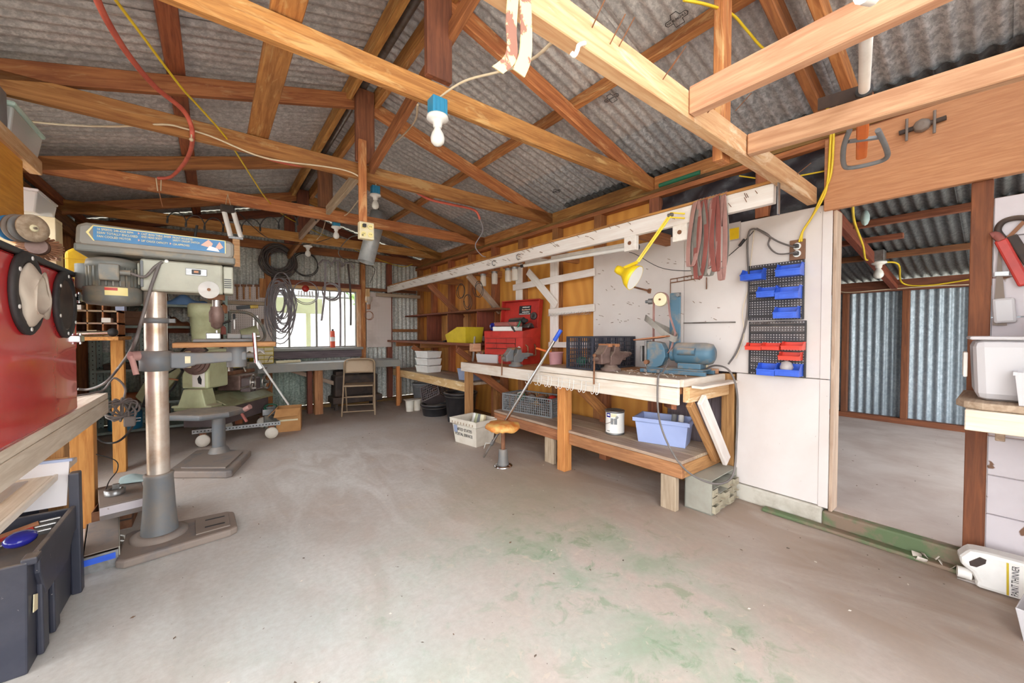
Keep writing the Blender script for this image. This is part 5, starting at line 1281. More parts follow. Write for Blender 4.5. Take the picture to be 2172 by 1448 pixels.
B(t).cyl((-0.022, cy - 0.10, 1.452), (-0.022, cy - 0.112, 1.452), 0.009, n=10).build('dial_nut', 'rust', head)
B(t).cyl((-0.205, cy - 0.087, 1.598), (-0.205, cy - 0.091, 1.598), 0.009, n=10).build('screw_cap', 'white', head)
ch = (0.012, cy)
B(t).lathe([(0.042, 1.40), (0.042, 1.432)], (ch[0], ch[1], 0), 20).build('quill_collar', 'rust', t)
B(t).cyl((ch[0], ch[1], 1.36), (ch[0], ch[1], 1.40), 0.022, n=14).build('spindle', 'steel', t)
ck = B(t).lathe([(0.010, 1.225), (0.028, 1.24), (0.030, 1.262), (0.037, 1.268), (0.038, 1.325), (0.030, 1.345), (0.030, 1.36)], (ch[0], ch[1], 0), 22).build('chuck', 'viseiron', t)
B(t).cyl((ch[0], ch[1], 1.15), (ch[0], ch[1], 1.216), 0.005, n=8).build('drill_bit', 'chrome', ck)
cv = B(t); cv.prism([(-0.54, 1.655), (-0.525, 1.63), (0.075, 1.63), (0.10, 1.655), (0.10, 1.725), (0.085, 1.745), (-0.50, 1.755), (-0.535, 1.74)], lambda u, v, d: (u, d, v), cy - 0.13, cy + 0.13); cov = cv.build('belt_cover', 'covergrey', t, bev=0.018)
B(t).box(-0.543, 0.104, cy - 0.137, cy + 0.137, 1.607, 1.648).build('cover_pan', 'motorgrey', t, bev=0.01)
yd = cy - 0.1315
dc = B(t).box(-0.475, 0.055, yd - 0.002, yd + 0.002, 1.668, 1.738).build('decal', 'decalblue', cov)
B(t).prism([(-0.50, 1.703), (-0.475, 1.742), (-0.47, 1.742), (-0.49, 1.703), (-0.47, 1.664), (-0.475, 1.664)], lambda u, v, d: (u, d, v), yd - 0.0024, yd).build('decal_arrow', 'decalcream', dc)
B(t).box(-0.475, 0.058, yd - 0.0024, yd, 1.737, 1.741).build('decal_border', 'decalcream', dc); B(t).box(0.055, 0.059, yd - 0.0024, yd, 1.666, 1.741).build('decal_border', 'decalcream', dc)
for i, (x, z, s_) in enumerate(((-0.462, 1.720, '16 SPEEDS: 240-4220 RPM'), (-0.462, 1.702, '550W TOTALLY ENCLOSED'), (-0.462, 1.684, 'FAN COOLED MOTOR'), (-0.30, 1.720, 'CAST IRON TABLE, BASE'), (-0.30, 1.705, 'AND HEAD BODY'), (-0.30, 1.684, '5/8" CHUCK CAPACITY'), (-0.175, 1.720, 'FRONT MOUNTED'), (-0.175, 1.705, 'SAFETY ON/OFF SWITCH'), (-0.175, 1.684, 'CSA APPROVED'))):
    text(s_, 0.0155, 'decalcream', axes((x, yd - 0.003, z), (1, 0, 0), (0, 0, 1)), dc, 'decal_lettering', 0.0004, 0.78 if i < 3 else 0.66)
for x, z in ((-0.312, 1.720), (-0.312, 1.684), (-0.187, 1.720), (-0.187, 1.684)):
    B(t).prism([(x, z), (x + 0.008, z + 0.006), (x, z + 0.012)], lambda u, v, d: (u, d, v), yd - 0.0034, yd - 0.0022).build('decal_arrowhead', 'decalpink', dc)
B(t).prism([(-0.055, 1.70), (-0.02, 1.735), (0.0, 1.715), (-0.01, 1.69)], lambda u, v, d: (u, d, v), yd - 0.0036, yd - 0.002).build('decal_patch', 'decalpink', dc)
B(t).prism([(-0.03, 1.676), (-0.015, 1.70), (0.02, 1.69), (0.03, 1.672)], lambda u, v, d: (u, d, v), yd - 0.0042, yd - 0.002).build('decal_patch', 'white', dc)
B(t).prism([(0.012, 1.695), (0.03, 1.73), (0.048, 1.70), (0.03, 1.685)], lambda u, v, d: (u, d, v), yd - 0.0036, yd - 0.002).build('decal_patch', 'decalpink', dc)
mc = (-0.425, cy)
mo_ = B(t).lathe([(0.03, 1.345), (0.10, 1.352), (0.115, 1.37), (0.115, 1.44), (0.098, 1.445), (0.098, 1.545), (0.108, 1.55), (0.10, 1.585), (0.06, 1.60)], (mc[0], mc[1], 0), 30).build('motor', 'motorgrey', t)
for k in range(14):
    a = PI + PI * k / 13 * 1.0; B(t).bar((mc[0] + 0.1 * math.cos(a), mc[1] + 0.1 * math.sin(a), 1.445), (mc[0] + 0.1 * math.cos(a), mc[1] + 0.1 * math.sin(a), 1.545), 0.006, 0.014, (math.cos(a), math.sin(a), 0)).build('cooling_fin', 'motorgrey', mo_)
B(t).box(mc[0] - 0.035, mc[0] + 0.04, mc[1] - 0.135, mc[1] - 0.095, 1.47, 1.555).build('terminal_box', 'motorgrey', mo_, bev=0.006)
B(t).cyl((mc[0] + 0.04, mc[1] - 0.115, 1.515), (mc[0] + 0.08, mc[1] - 0.115, 1.515), 0.014, n=12).build('cable_gland', 'motorgrey', mo_)
def npl(u, v):
    a = -PI / 2 - 0.15 + 0.75 * u; return (mc[0] + 0.1165 * math.cos(a), mc[1] + 0.1165 * math.sin(a), 1.395 + 0.042 * v)
B(t).surf(npl, 10, 1).build('nameplate', 'decalcream', mo_); B(t).surf(lambda u, v: (lambda q: (q[0] * 1.0005 , q[1] - 0.0008, q[2]))(npl(u * 0.55, 0.6 + 0.35 * v)), 8, 1).build('nameplate_band', 'chestred', mo_)
B(t).lathe([(0.05, 1.43), (0.062, 1.44), (0.062, 1.56)], (mc[0] - 0.085, mc[1] + 0.03, 0), 18).build('capacitor_can', 'motorgrey', mo_)
B(t).box(mc[0] + 0.10, cx - 0.052, cy - 0.07, cy + 0.05, 1.46, 1.58).build('motor_mount', 'headgrey', t, bev=0.006)
B(t).box(mc[0] + 0.115, mc[0] + 0.125, cy - 0.095, cy - 0.06, 1.45, 1.59).build('mount_bolt_bar', 'castgrey', t)
cord('motor_cord', [(mc[0] + 0.08, cy - 0.115, 1.515), (mc[0] + 0.12, cy - 0.12, 1.50), (cx - 0.02, cy - 0.11, 1.51), (cx + 0.01, cy - 0.10, 1.56), (cx + 0.04, cy - 0.09, 1.592)], 0.0075, 'cordgrey', 'short grey motor cord', part_of=t)
cord('drill_cord', [P(338, 560, y=2.86), P(320, 610, y=2.84), P(300, 680, y=2.83), P(282, 735, y=2.83), P(255, 775, x=-0.52), P(225, 810, x=-0.56), P(190, 825, z=0.82), P(165, 825, z=0.825)], 0.0085, 'cordgrey', 'grey power cord', part_of=t)
# drill vise on the table
t = thing('drill_vise', 'grey drill press vise lying on the wooden table', 'vise', (0.06, cy, 1.146))
B().box(-0.16, 0.13, -0.07, 0.07, 0, 0.018).build('bed', 'castgrey', t, bev=0.004); B().box(-0.10, -0.03, -0.065, 0.065, 0.018, 0.055).build('fixed_jaw', 'zinc', t, bev=0.004)
B().box(0.0, 0.07, -0.06, 0.06, 0.018, 0.052).build('moving_jaw', 'castgrey', t, bev=0.006); B().cyl((0.07, 0, 0.033), (0.17, 0, 0.033), 0.009, n=10).build('screw', 'steel', t); B().box(0.07, 0.14, -0.03, 0.03, 0.018, 0.045).build('screw_block', 'castgrey', t, bev=0.006)
# ---- pedestal table behind the drill press
t = thing('pedestal_table', 'dark pedestal with cast base and grey tilting table behind the drill press', 'pedestal', (0.02, 4.52, 0))
b = B(t); b.prism([(-0.33, 4.23), (0.06, 3.93), (0.10, 3.94), (0.27, 4.50), (0.24, 4.54), (-0.10, 4.83), (-0.16, 4.82)], lambda u, v, d: (u, v, d), 0, 0.06); pb = b.build('base', 'castdust', t, bev=0.012)
b = B(t); b.prism([(-0.24, 4.25), (0.06, 4.02), (0.20, 4.46), (-0.08, 4.70)], lambda u, v, d: (u, v, d), 0.058, 0.07); b.build('base_pad', 'castdust', pb, bev=0.003)
B(t).lathe([(0.09, 0.06), (0.075, 0.10), (0.06, 0.125)], (0.02, 4.58, 0), 18).build('column_foot', 'castgrey', t)
B(t).cyl((0.02, 4.58, 0.12), (0.02, 4.58, 0.40), 0.053, n=22).build('column', 'castgrey', t)
b = B(t); b.prism([(-0.42, 4.72), (-0.12, 4.46), (0.10, 4.50), (0.24, 4.66), (0.16, 4.86), (-0.2, 4.95)], lambda u, v, d: (u, v, d), 0.40, 0.455); b.build('table', 'castgrey', t, bev=0.02)
B(t).cyl((0.23, 4.64, 0.44), (0.27, 4.60, 0.47), 0.025, n=12).build('knob', 'beltpink', t); B(t).bar((0.20, 4.60, 0.41), (0.24, 4.56, 0.33), 0.02, 0.02).build('lever', 'beltred', t, bev=0.004)
# ---- green lathe / mill combo on a wheeled cabinet
LR = math.radians(53)
t = thing('milling_lathe', 'pale green milling lathe on a dark wheeled cabinet', 'lathe', (-0.16, 5.27, 0.0), LR)
# x: away along the bed, y: to the left
LZ = 0.41
b = B(); b.prism([(-0.22, 0.0), (0.20, 0.0), (0.20, 0.025), (0.14, 0.03), (0.10, 0.20), (-0.09, 0.20), (-0.15, 0.03), (-0.22, 0.025)], lambda u, v, d: (d, -u, LZ + v), -0.06, 0.10); b.build('bed_foot', 'lathegreen', t, bev=0.01)
B().box(-0.05, 0.95, -0.24, 0.20, LZ - 0.03, LZ + 0.0).build('chip_tray', 'lathedusty', t, bev=0.006)
b = B(); b.prism([(-0.24, 0.0), (-0.05, 0.10), (0.10, 0.12), (0.10, 0.0)], lambda u, v, d: (d, u, LZ + v), 0.11, 0.95); b.build('splash_bed', 'lathedusty', t, bev=0.006)
B().box(-0.02, 0.28, -0.14, 0.14, LZ + 0.2, LZ + 0.62).build('headstock', 'lathegreen', t, bev=0.02)
B().box(-0.026, -0.021, -0.11, 0.02, LZ + 0.22, LZ + 0.38).build('name_plate', 'label', t); B().prism([(-0.075, 0.245), (-0.045, 0.26), (-0.035, 0.31), (-0.06, 0.345), (-0.08, 0.30)], lambda u, v, d: (d, u, LZ + v), -0.029, -0.0265).build('plate_print', 'ink', t)
B().lathe([(0.12, 0.62), (0.12, 0.76), (0.13, 0.78), (0.132, 0.96), (0.15, 0.965), (0.15, 1.09), (0.13, 1.11), (0.0, 1.115)], (0.14, 0.0, LZ), 28).build('mill_motor', 'lathegreen', t)
for k in range(7): B().box(0.02 + 0.0, 0.034, 0.07 - 0.004 * k * 0, 0.085, LZ + 0.76 + 0.015 * k, LZ + 0.767 + 0.015 * k).build('vent_slot', 'ink', t)
b = B()
for i, (r, x0, x1) in enumerate(((0.15, -0.05, -0.03), (0.12, -0.065, -0.05), (0.09, -0.08, -0.065), (0.06, -0.095, -0.08), (0.025, -0.105, -0.095))): b.lathe([(r, x0), (r, x1)], (0, -0.03, LZ + 0.50), 28, (1, 0, 0))
b.build('step_pulley', 'viseiron', t)
b = B()
pts = [(-0.045, -0.03 + 0.17 * math.cos(a), LZ + 0.50 + 0.17 * math.sin(a)) for a in [math.radians(-40 + 18 * k) for k in range(11)]] + [(-0.045, 0.45, LZ + 0.26), (-0.045, 0.52, LZ + 0.02), (-0.045, 0.40, LZ - 0.02), (-0.045, 0.2, LZ + 0.22)]
b.ribbon(pts + [pts[0]], (1, 0, 0), 0.03, 0.006); b.build('drive_belt', 'rubber', t)
b = B(); b.prism([(0.18, 0.60), (0.36, 0.52), (0.62, 0.12), (0.52, 0.02), (0.40, 0.05), (0.12, 0.40)], lambda u, v, d: (d, u, LZ + v), -0.03, 0.02); b.build('belt_guard', 'lathedusty', t, bev=0.01)
b = B(); b.cyl((-0.03, 0.46, LZ + 0.05), (0.12, 0.46, LZ + 0.05), 0.07, n=18); b.build('drive_motor', 'motorgrey', t)
B().cyl((-0.06, 0.3, LZ + 0.32), (-0.06, 0.14, LZ + 0.30), 0.008, n=8).build('belt_lever', 'copper', t)
# carriage
B().box(0.38, 0.66, -0.20, 0.06, LZ + 0.12, LZ + 0.30).build('carriage', 'viseiron', t, bev=0.015); B().box(0.40, 0.60, -0.30, -0.18, LZ + 0.10, LZ + 0.26).build('apron', 'darkcab', t, bev=0.012)
B().box(0.34, 0.80, -0.10, 0.02, LZ + 0.30, LZ + 0.345).build('cross_slide', 'rust', t, bev=0.006); B().cyl((0.42, -0.04, LZ + 0.345), (0.42, -0.04, LZ + 0.42), 0.045, n=14).build('tool_post', 'steel', t)
B().lathe([(0.05, 0), (0.075, 0.02), (0.075, 0.09), (0.04, 0.10)], (0.28, 0, LZ + 0.40), 20, (1, 0, 0)).build('lathe_chuck', 'viseiron', t)
B().box(0.72, 0.90, -0.08, 0.06, LZ + 0.10, LZ + 0.42).build('tailstock', 'motorgrey', t, bev=0.02)
def wheel(c, axv, R, m='steel'):
    axv = V(axv).normalized(); u = axv.orthogonal().normalized(); v_ = axv.cross(u); c = V(c); b = B()
    b.tube([c + u * R * math.cos(2 * PI * k / 24) + v_ * R * math.sin(2 * PI * k / 24) for k in range(24)], 0.010, 8, True)
    for k in range(3):
        a = 2 * PI * k / 3 + 0.4; b.cyl(c, c + (u * math.cos(a) + v_ * math.sin(a)) * R, 0.007, n=6)
    b.cyl(c - axv * 0.02, c + axv * 0.02, 0.02, n=10); b.cyl(c + u * R, c + u * R + axv * 0.05, 0.008, n=8)
    b.build('handwheel', m, t)
wheel((0.36, -0.36, LZ + 0.22), (0.3, -1, 0), 0.085); wheel((0.58, -0.38, LZ + 0.20), (0.0, -1, 0), 0.085)
for i, (x, y, z) in enumerate(((0.30, -0.26, 0.16), (0.46, -0.33, 0.12), (0.5, -0.34, 0.36))): B().cyl((x, y, LZ + z), (x + 0.10, y - 0.03, LZ + z + 0.01), 0.012, n=8).build('lever', 'steel', t)
# cabinet and cart
B().box(0.02, 0.92, -0.19, 0.16, 0.19, LZ - 0.032).build('cabinet', 'darkcab', t, bev=0.006)
t2 = thing('cart_frame', 'perforated angle-iron cart with white wheels under the lathe', 'cart', (0.17, 5.2, 0))
a, e = V((-0.20, 5.20, 0.165)), V((0.585, 5.12, 0.165))
B(t2).bar(a, e, 0.006, 0.04).build('front_angle', 'zinc', t2); B(t2).bar(a + V((0, 0.02, -0.02)), e + V((0, 0.02, -0.02)), 0.04, 0.004).build('front_flange', 'zinc', t2)
b = B(t2)
for k in range(26):
    m = a.lerp(e, (k + 0.5) / 26); b.box(m.x - 0.006, m.x + 0.006, m.y - 0.0045, m.y - 0.0032, m.z - 0.006, m.z + 0.006)
b.build('slots', 'ink', t2, kind='stuff')
B(t2).bar(a + V((0.02, 0.0, 0)), (-0.20 + 0.35, 5.95, 0.165), 0.006, 0.04).build('side_angle', 'zinc', t2); B(t2).bar(e, (0.50, 5.9, 0.165), 0.006, 0.04).build('side_angle', 'zinc', t2)
for i, (x, y) in enumerate(((-0.11, 5.19), (0.50, 5.13), (0.1, 5.85), (0.47, 5.8))):
    cs = B(t2).box(x - 0.03, x + 0.03, y - 0.02, y + 0.04, 0.06, 0.145).build('castor_fork', 'rust', t2, bev=0.006)
    B(t2).lathe([(0.03, -0.022), (0.062, -0.018), (0.066, 0), (0.062, 0.018), (0.03, 0.022)], (x, y - 0.015, 0.066), 22, (0.25, 1, 0)).build('wheel', 'totewhite', cs)
# clutter on the lathe: rag, lamp, bottles, tools
o = thing('gooseneck_lamp', 'grey gooseneck work lamp arching over the lathe', 'lamp', (0.45, 5.75, 0.9))
gp = spline([P(487, 660, y=5.7), P(530, 665, y=5.7), P(555, 690, y=5.7), P(562, 715, y=5.65), P(548, 728, y=5.5)], 6)
B(o).tube(gp, 0.018, 8).build('gooseneck', 'motorgrey', o); hc = P(527, 708, y=5.55)
B(o).cyl(P(512, 712, y=5.5), P(548, 704, y=5.5), 0.075, 0.085, 18).build('lamp_head', 'lathedusty', o)
B(o).cyl(P(487, 660, y=5.7), P(487, 760, y=5.7), 0.016, n=8).build('stem', 'motorgrey', o)
rn = random.Random(12)
b = B(); cc = P(530, 742, y=5.45)
b.surf(lambda u, v: (cc.x - 0.14 + 0.28 * u, cc.y - 0.08 + 0.16 * v, cc.z + 0.07 * math.sin(PI * u) * math.sin(PI * v) + 0.022 * math.sin(17 * u + 6 * v) * math.cos(13 * v) - 0.03), 18, 12)
tag(b.build('white_rag', 'white', sol=0.006), 'crumpled white rag heaped on the lathe', 'rag')
tools = [('bottle', 'orange-topped oil can above the lathe', 'oil can', (475, 655), 'copper'), ('bottle', 'red oiler beside the green motor', 'oil can', (472, 700), 'beltred'), ('bottle', 'yellow container in the lathe clutter', 'container', (497, 752), 'binyellow'), ('bottle', 'dark green container in the lathe clutter', 'container', (487, 738), 'green'), ('clamp_tool', 'chrome clamp hanging in the lathe clutter', 'clamp', (470, 755), 'chrome'), ('clamp_tool', 'brown wooden clamp in the lathe clutter', 'clamp', (512, 770), 'brownbox'), ('tool_bit', 'blue handled tool on the lathe carriage', 'tool', (510, 742), 'bluegrey'), ('tool_bit', 'yellow handled tool on the lathe carriage', 'tool', (533, 755), 'yellow'), ('tool_bit', 'black handled tool standing by the gooseneck', 'tool', (482, 683), 'black')]
for i, (nm, lab, cat, (px, py), m) in enumerate(tools):
    c = P(px, py, y=5.5); k = thing(nm, lab, cat, c)
    if nm in ('bottle', 'spray_can'):
        B().lathe([(0.032, -0.05), (0.034, -0.045), (0.034, 0.03), (0.014, 0.05)], n=14).build('container', m, k); B().cyl((0, 0, 0.05), (0, 0, 0.075), 0.012, 0.006, 10).build('nozzle', 'black', k)
    elif nm == 'clamp_tool':
        B().bar((-0.02, 0, -0.05), (0.03, 0, 0.05), 0.02, 0.03).build('jaw', m, k, bev=0.004); B().cyl((0.02, 0, -0.05), (0.04, 0, -0.10), 0.008, n=8).build('screw', 'steel', k)
    else:
        B().cyl((-0.05, 0, -0.02), (0.03, 0, 0.02), 0.013, n=10).build('handle', m, k); B().cyl((0.03, 0, 0.02), (0.10, 0, 0.045), 0.005, n=8).build('shaft', 'steel', k)
k = thing('yellow_case', 'yellow and black tool case on the far side of the lathe', 'case', P(485, 770, y=5.8) + V((0, 0, -0.06)))
B().box(-0.12, 0.12, -0.05, 0.05, 0, 0.15).build('case', 'binyellow', k, bev=0.01); B().box(-0.02, 0.06, -0.054, -0.05, 0.02, 0.13).build('panel', 'black', k)
# cardboard box with a stick
t = thing('cardboard_box', 'torn open brown cardboard box on the floor by the cart', 'box', (0.725, 5.47, 0), math.radians(-12))
B().tray(-0.13, 0.13, -0.12, 0.14, 0, 0.28, 0, 0.006).build('carton', 'cardboard', t)
B().add([(-0.13, -0.12, 0.28), (0.13, -0.12, 0.28), (0.10, -0.19, 0.20), (-0.15, -0.18, 0.19)], [(0, 1, 2, 3)]).build('flap', 'cardboard', t, sol=0.005); B().add([(-0.13, -0.12, 0.28), (-0.13, 0.14, 0.28), (-0.2, 0.12, 0.21), (-0.22, -0.08, 0.19)], [(0, 1, 2, 3)]).build('flap', 'cardboard', t, sol=0.005)
B().box(-0.10, 0.10, -0.123, -0.1205, 0.13, 0.15).build('tape', 'cream', t)
o = B().cyl(P(548, 765, y=5.5), P(612, 858, y=5.5), 0.012, n=10).build('white_stick', 'white'); tag(o, 'white stick leaning from the lathe into the cardboard box', 'stick')
t = thing('parts_tray', 'metal tray with green wire next to the cardboard box', 'tray', P(575, 868, y=5.75) + V((0, 0, -0.05)))
B().tray(-0.1, 0.12, -0.1, 0.1, 0, 0.07, 0.0, 0.004).build('tray', 'zinc', t); B().tube(coil((0, 0, 0.08), 0.07, 3, (1, 0, 0), (0, 0.6, 0.5), 0.02, 14), 0.005, 5).build('wire', 'green', t); B().box(-0.08, 0.1, -0.08, 0.08, -0.32, -0.01).build('stand', 'motorgrey', t)
# ---- steel shelving at the back
t = thing('steel_shelving', 'green-grey perforated steel shelving full of clutter at the back left', 'shelving', (-0.5, 6.5, 0))
for x in (-1.10, -0.72, 0.12):
    for y in (6.38, 6.70) if x != -0.72 else (6.70,):
        u_ = B(t).box(x - 0.025, x + 0.025, y - 0.002, y + 0.002, 0, 1.95 if x > 0 else 1.62).build('upright', 'shelfgreen', t)
        b = B(t)
        for k in range(30): b.box(x - 0.004, x + 0.004, y - 0.0035, y - 0.0022, 0.05 + 0.052 * k, 0.062 + 0.052 * k)
        b.build('slots', 'ink', u_, kind='stuff')
for z in (0.05, 0.36, 0.77, 1.29, 1.556, 1.76):
    B(t).box(-1.12, 0.13, 6.375, 6.70, z - 0.03, z).build('shelf', 'shelfgreen', t, bev=0.003)
SZ = 6.5
def shelf_item(nm, lab, cat, px, z, w_, h_, d_, m, shape='box', y=6.5):
    c = P(px, 700, y=y); k = thing(nm, lab, cat, (c.x, y, z + 0.001))
    if shape == 'box':
        B().box(-w_ / 2, w_ / 2, -d_ / 2, d_ / 2, 0, h_ * 0.8).build('case', m, k, bev=0.01); B().box(-w_ / 2 - 0.004, w_ / 2 + 0.004, -d_ / 2 - 0.004, d_ / 2 + 0.004, h_ * 0.5, h_).build('lid', m, k, bev=0.012)
    elif shape == 'can': B().lathe([(w_ / 2, 0), (w_ / 2, h_ * 0.9), (w_ * 0.42, h_)], n=18).build('body', m, k); B().cyl((0, 0, h_), (0, 0, h_ * 1.1), w_ * 0.2, n=12).build('cap', 'zinc', k)
    elif shape == 'roll': B().cyl((-w_ / 2, 0, h_ / 2), (w_ / 2, 0, h_ / 2), h_ / 2, n=18).build('body', m, k); B().cyl((w_ / 2, 0, h_ / 2), (w_ / 2 + 0.01, 0, h_ / 2), h_ * 0.3, n=14).build('end_cap', 'rust', k)
    elif shape == 'heap':
        rr = random.Random(px); b = B(); b.surf(lambda u, v: (-w_ / 2 + w_ * u, -d_ / 2 + d_ * v, h_ * (math.sin(PI * u) ** 0.5) * (math.sin(PI * v) ** 0.5) * (0.75 + 0.25 * math.sin(11 * u + 3)) ), 20, 12); b.build('folds', m, k)
    return k
shelf_item('brown_case', 'brown lidded case on the upper steel shelf', 'case', 283, 1.29, 0.30, 0.17, 0.26, 'brownbox')
shelf_item('fuel_can', 'red metal can on the topmost steel shelf', 'can', 300, 1.556, 0.15, 0.13, 0.16, 'chestred')
shelf_item('blue_quilt', 'folded blue quilt on the topmost steel shelf', 'quilt', 395, 1.556, 0.48, 0.14, 0.28, 'quiltblue', 'heap')
shelf_item('copper_canister', 'dull copper canister lying on a low steel shelf', 'canister', 286, 0.36, 0.19, 0.12, 0.12, 'copper', 'roll')
shelf_item('dark_tray', 'dark shallow tray on the middle steel shelf', 'tray', 275, 0.77, 0.42, 0.07, 0.26, 'stovebrown')
shelf_item('teal_tub', 'teal round tub on the bottom steel shelf', 'tub', 262, 0.05, 0.3, 0.22, 0.3, 'bluebox', 'can')
shelf_item('tool_roll', 'pink and grey rolled cloth on the fourth shelf', 'roll', 270, 1.29 - 0.0, 0.16, 0.05, 0.05, 'beltpink', 'roll', 6.42)
shelf_item('tool_heap', 'heap of dark tools on the shelf behind the green motor', 'tools', 372, 1.29, 0.3, 0.12, 0.2, 'rust', 'heap')
shelf_item('spray_can', 'teal and white spray can on the topmost shelf by the chuck', 'spray can', 470, 1.76, 0.07, 0.17, 0.07, 'bluebox', 'can')
shelf_item('grey_case', 'grey cardboard case on the shelf behind the drill column', 'case', 345, 1.29, 0.15, 0.13, 0.2, 'darkcab')
shelf_item('white_carton', 'white carton on the third steel shelf beside the column', 'carton', 335, 0.36, 0.10, 0.06, 0.12, 'white')
# wooden small-parts organiser and shelf on the left wall
t = thing('parts_organiser', 'wooden pigeonhole organiser on the left wall', 'organiser', (-0.9, 4.95, 1.17))
B(t).box(-1.12, -0.66, 5.05, 5.07, 1.171, 1.52).build('back_board', 'greywood', t)
for k in range(4): B(t).box(-1.12, -0.66, 4.75, 5.05, 1.171 + 0.105 * k, 1.185 + 0.105 * k).build('shelf', 'greywood', t)
for k in range(6): B(t).box(-1.12 + 0.09 * k, -1.11 + 0.09 * k, 4.75, 5.05, 1.172, 1.50).build('partition', 'benchwood', t)
for k in range(6): B(t).box(-1.10 + 0.085 * k, -1.045 + 0.085 * k, 4.73, 4.85, 1.186 + 0.105 * (k % 3), 1.225 + 0.105 * (k % 3)).build('small_box', ('label', 'yellow', 'white', 'cream', 'label', 'bluegrey')[k], t)
t = thing('side_shelf', 'orange plank shelf on the left wall with tools', 'shelf', (-0.9, 4.6, 1.14))
plank('shelf_plank', -1.15, -0.62, 4.45, 5.08, 1.14, 1.17, 'rafter', t); plank('shelf_post', -0.70, -0.62, 4.66, 4.74, 0.0, 1.139, 'pine', t); plank('shelf_post', -1.15, -1.07, 4.66, 4.74, 0.0, 1.139, 'oldrafter', t)
k = thing('hand_drill', 'chrome and yellow hand tool on the left plank shelf', 'hand tool', (-0.82, 4.5, 1.171))
B().cyl((-0.12, 0, 0.02), (0.15, 0, 0.03), 0.02, n=10).build('barrel', 'chrome', k); B().cyl((-0.2, 0, 0.02), (-0.12, 0, 0.02), 0.024, n=10).build('handle', 'yellow', k); B().sph((0.16, 0, 0.035), 0.035, 10).build('gear', 'rubber', k)
# ---- folded cord hank hanging off the bench end
t = thing('cord_hank', 'tied hank of grey extension cord hanging off the left bench end', 'cord', (-0.5, 3.72, 0.55))
cc = P(258, 868, y=3.72)
for i in range(6):
    a = 0.5 * i; B(t).tube([cc + V((0.09 * math.cos(2 * PI * k / 16) * math.cos(a) , 0.02 * math.sin(a + k), 0.05 * math.sin(2 * PI * k / 16) + 0.06 * math.cos(2 * PI * k / 16) * math.sin(a))) for k in range(16)], 0.007, 6, True).build('loop', 'cordgrey', t)
B(t).tube(spline([cc + V((0, 0, 0.03)), cc + V((0.02, 0, 0.14)), cc + V((-0.03, -0.02, 0.22)), (-0.60, 3.70, 0.815), (-0.70, 3.5, 0.812)], 6), 0.007, 6).build('lead', 'cordgrey', t)
pg = B(t).box(cc.x + 0.01, cc.x + 0.07, cc.y - 0.03, cc.y + 0.0, cc.z - 0.12, cc.z - 0.05).build('plug', 'cordgrey', t, bev=0.008)
for s in (0, 0.018): B(t).box(cc.x + 0.07, cc.x + 0.095, cc.y - 0.025 + s, cc.y - 0.022 + s, cc.z - 0.09 + s, cc.z - 0.084 + s).build('prong', 'chrome', pg)
cord('black_cable', [P(185, 905, y=4.0), P(215, 935, y=4.2), P(245, 938, y=4.2), P(270, 920, y=4.3), P(290, 890, y=4.5)], 0.008, 'cordblack', 'black cable drooping behind the drill column')
# ---- floor trays beside the left bench
t = thing('steel_tray', 'upside-down steel tray with peeling white edge on the floor pile', 'tray', (-0.50, 3.32, 0.14), math.radians(10))
B().tray(-0.06, 0.13, -0.20, 0.20, 0, 0.075, 0, 0.004).build('tray', 'castdust', t); B().box(-0.062, 0.132, -0.202, 0.202, 0.075, 0.083).build('top_sheet', 'castdust', t, bev=0.003)
B().box(-0.06, 0.13, -0.206, -0.201, 0.03, 0.075).build('painted_edge', 'peeling', t); B().box(0.131, 0.136, -0.19, 0.19, 0.01, 0.075).build('front', 'peeling', t)
B().tube([(0.137, 0.05, 0.05), (0.16, 0.05, 0.03), (0.16, 0.11, 0.03), (0.137, 0.11, 0.05)], 0.005, 7).build('handle', 'zinc', t)
t = thing('steel_tray', 'lower steel tray with blue strip lying on the floor', 'tray', (-0.54, 3.02, 0.0), math.radians(8))
B().tray(-0.03, 0.10, -0.24, 0.26, 0, 0.085, 0, 0.004).build('tray', 'zinc', t); B().box(-0.02, 0.102, -0.22, 0.25, 0.086, 0.092).build('top_sheet', 'castdust', t, bev=0.002)
B().box(0.101, 0.106, -0.22, 0.24, 0.006, 0.09).build('front', 'cabinetgrey', t); B().box(-0.025, 0.09, -0.246, -0.241, 0.045, 0.075).build('blue_strip', 'binblue', t)
B().tube([(0.107, -0.04, 0.05), (0.125, -0.04, 0.04), (0.125, 0.04, 0.04), (0.107, 0.04, 0.05)], 0.004, 7).build('handle', 'white', t)
t = thing('metal_box', 'rusty steel box beneath the tray pile on the floor', 'box', (-0.56, 3.42, 0.0)); B().tray(-0.03, 0.14, -0.12, 0.18, 0, 0.137, 0, 0.004).build('case', 'rust', t); B().box(-0.03, 0.1405, -0.1205, 0.18, 0.05, 0.06).build('seam', 'stovebrown', t)
o = B().surf(lambda u, v: (-0.50 + 0.26 * u, 3.47 + 0.14 * v - 0.05 * u, 0.232 + 0.035 * math.sin(PI * v) * (0.5 + 0.5 * math.sin(8 * u)) - (0.13 * (u - 0.72) / 0.28 if u > 0.72 else 0)), 22, 10).build('blue_rag', 'ragblue', sol=0.006); tag(o, 'pale blue rag draped over the tray pile', 'rag')
t = thing('caster_cup', 'small metal cup on the dusty steel tray', 'cup', (-0.49, 3.30, 0.225)); B().lathe([(0.045, 0), (0.048, 0.03), (0.03, 0.034), (0.028, 0.02)], n=20).build('cup', 'zinc', t); B().box(-0.01, 0.02, -0.01, 0.01, 0.03, 0.06).build('stub', 'zinc', t)
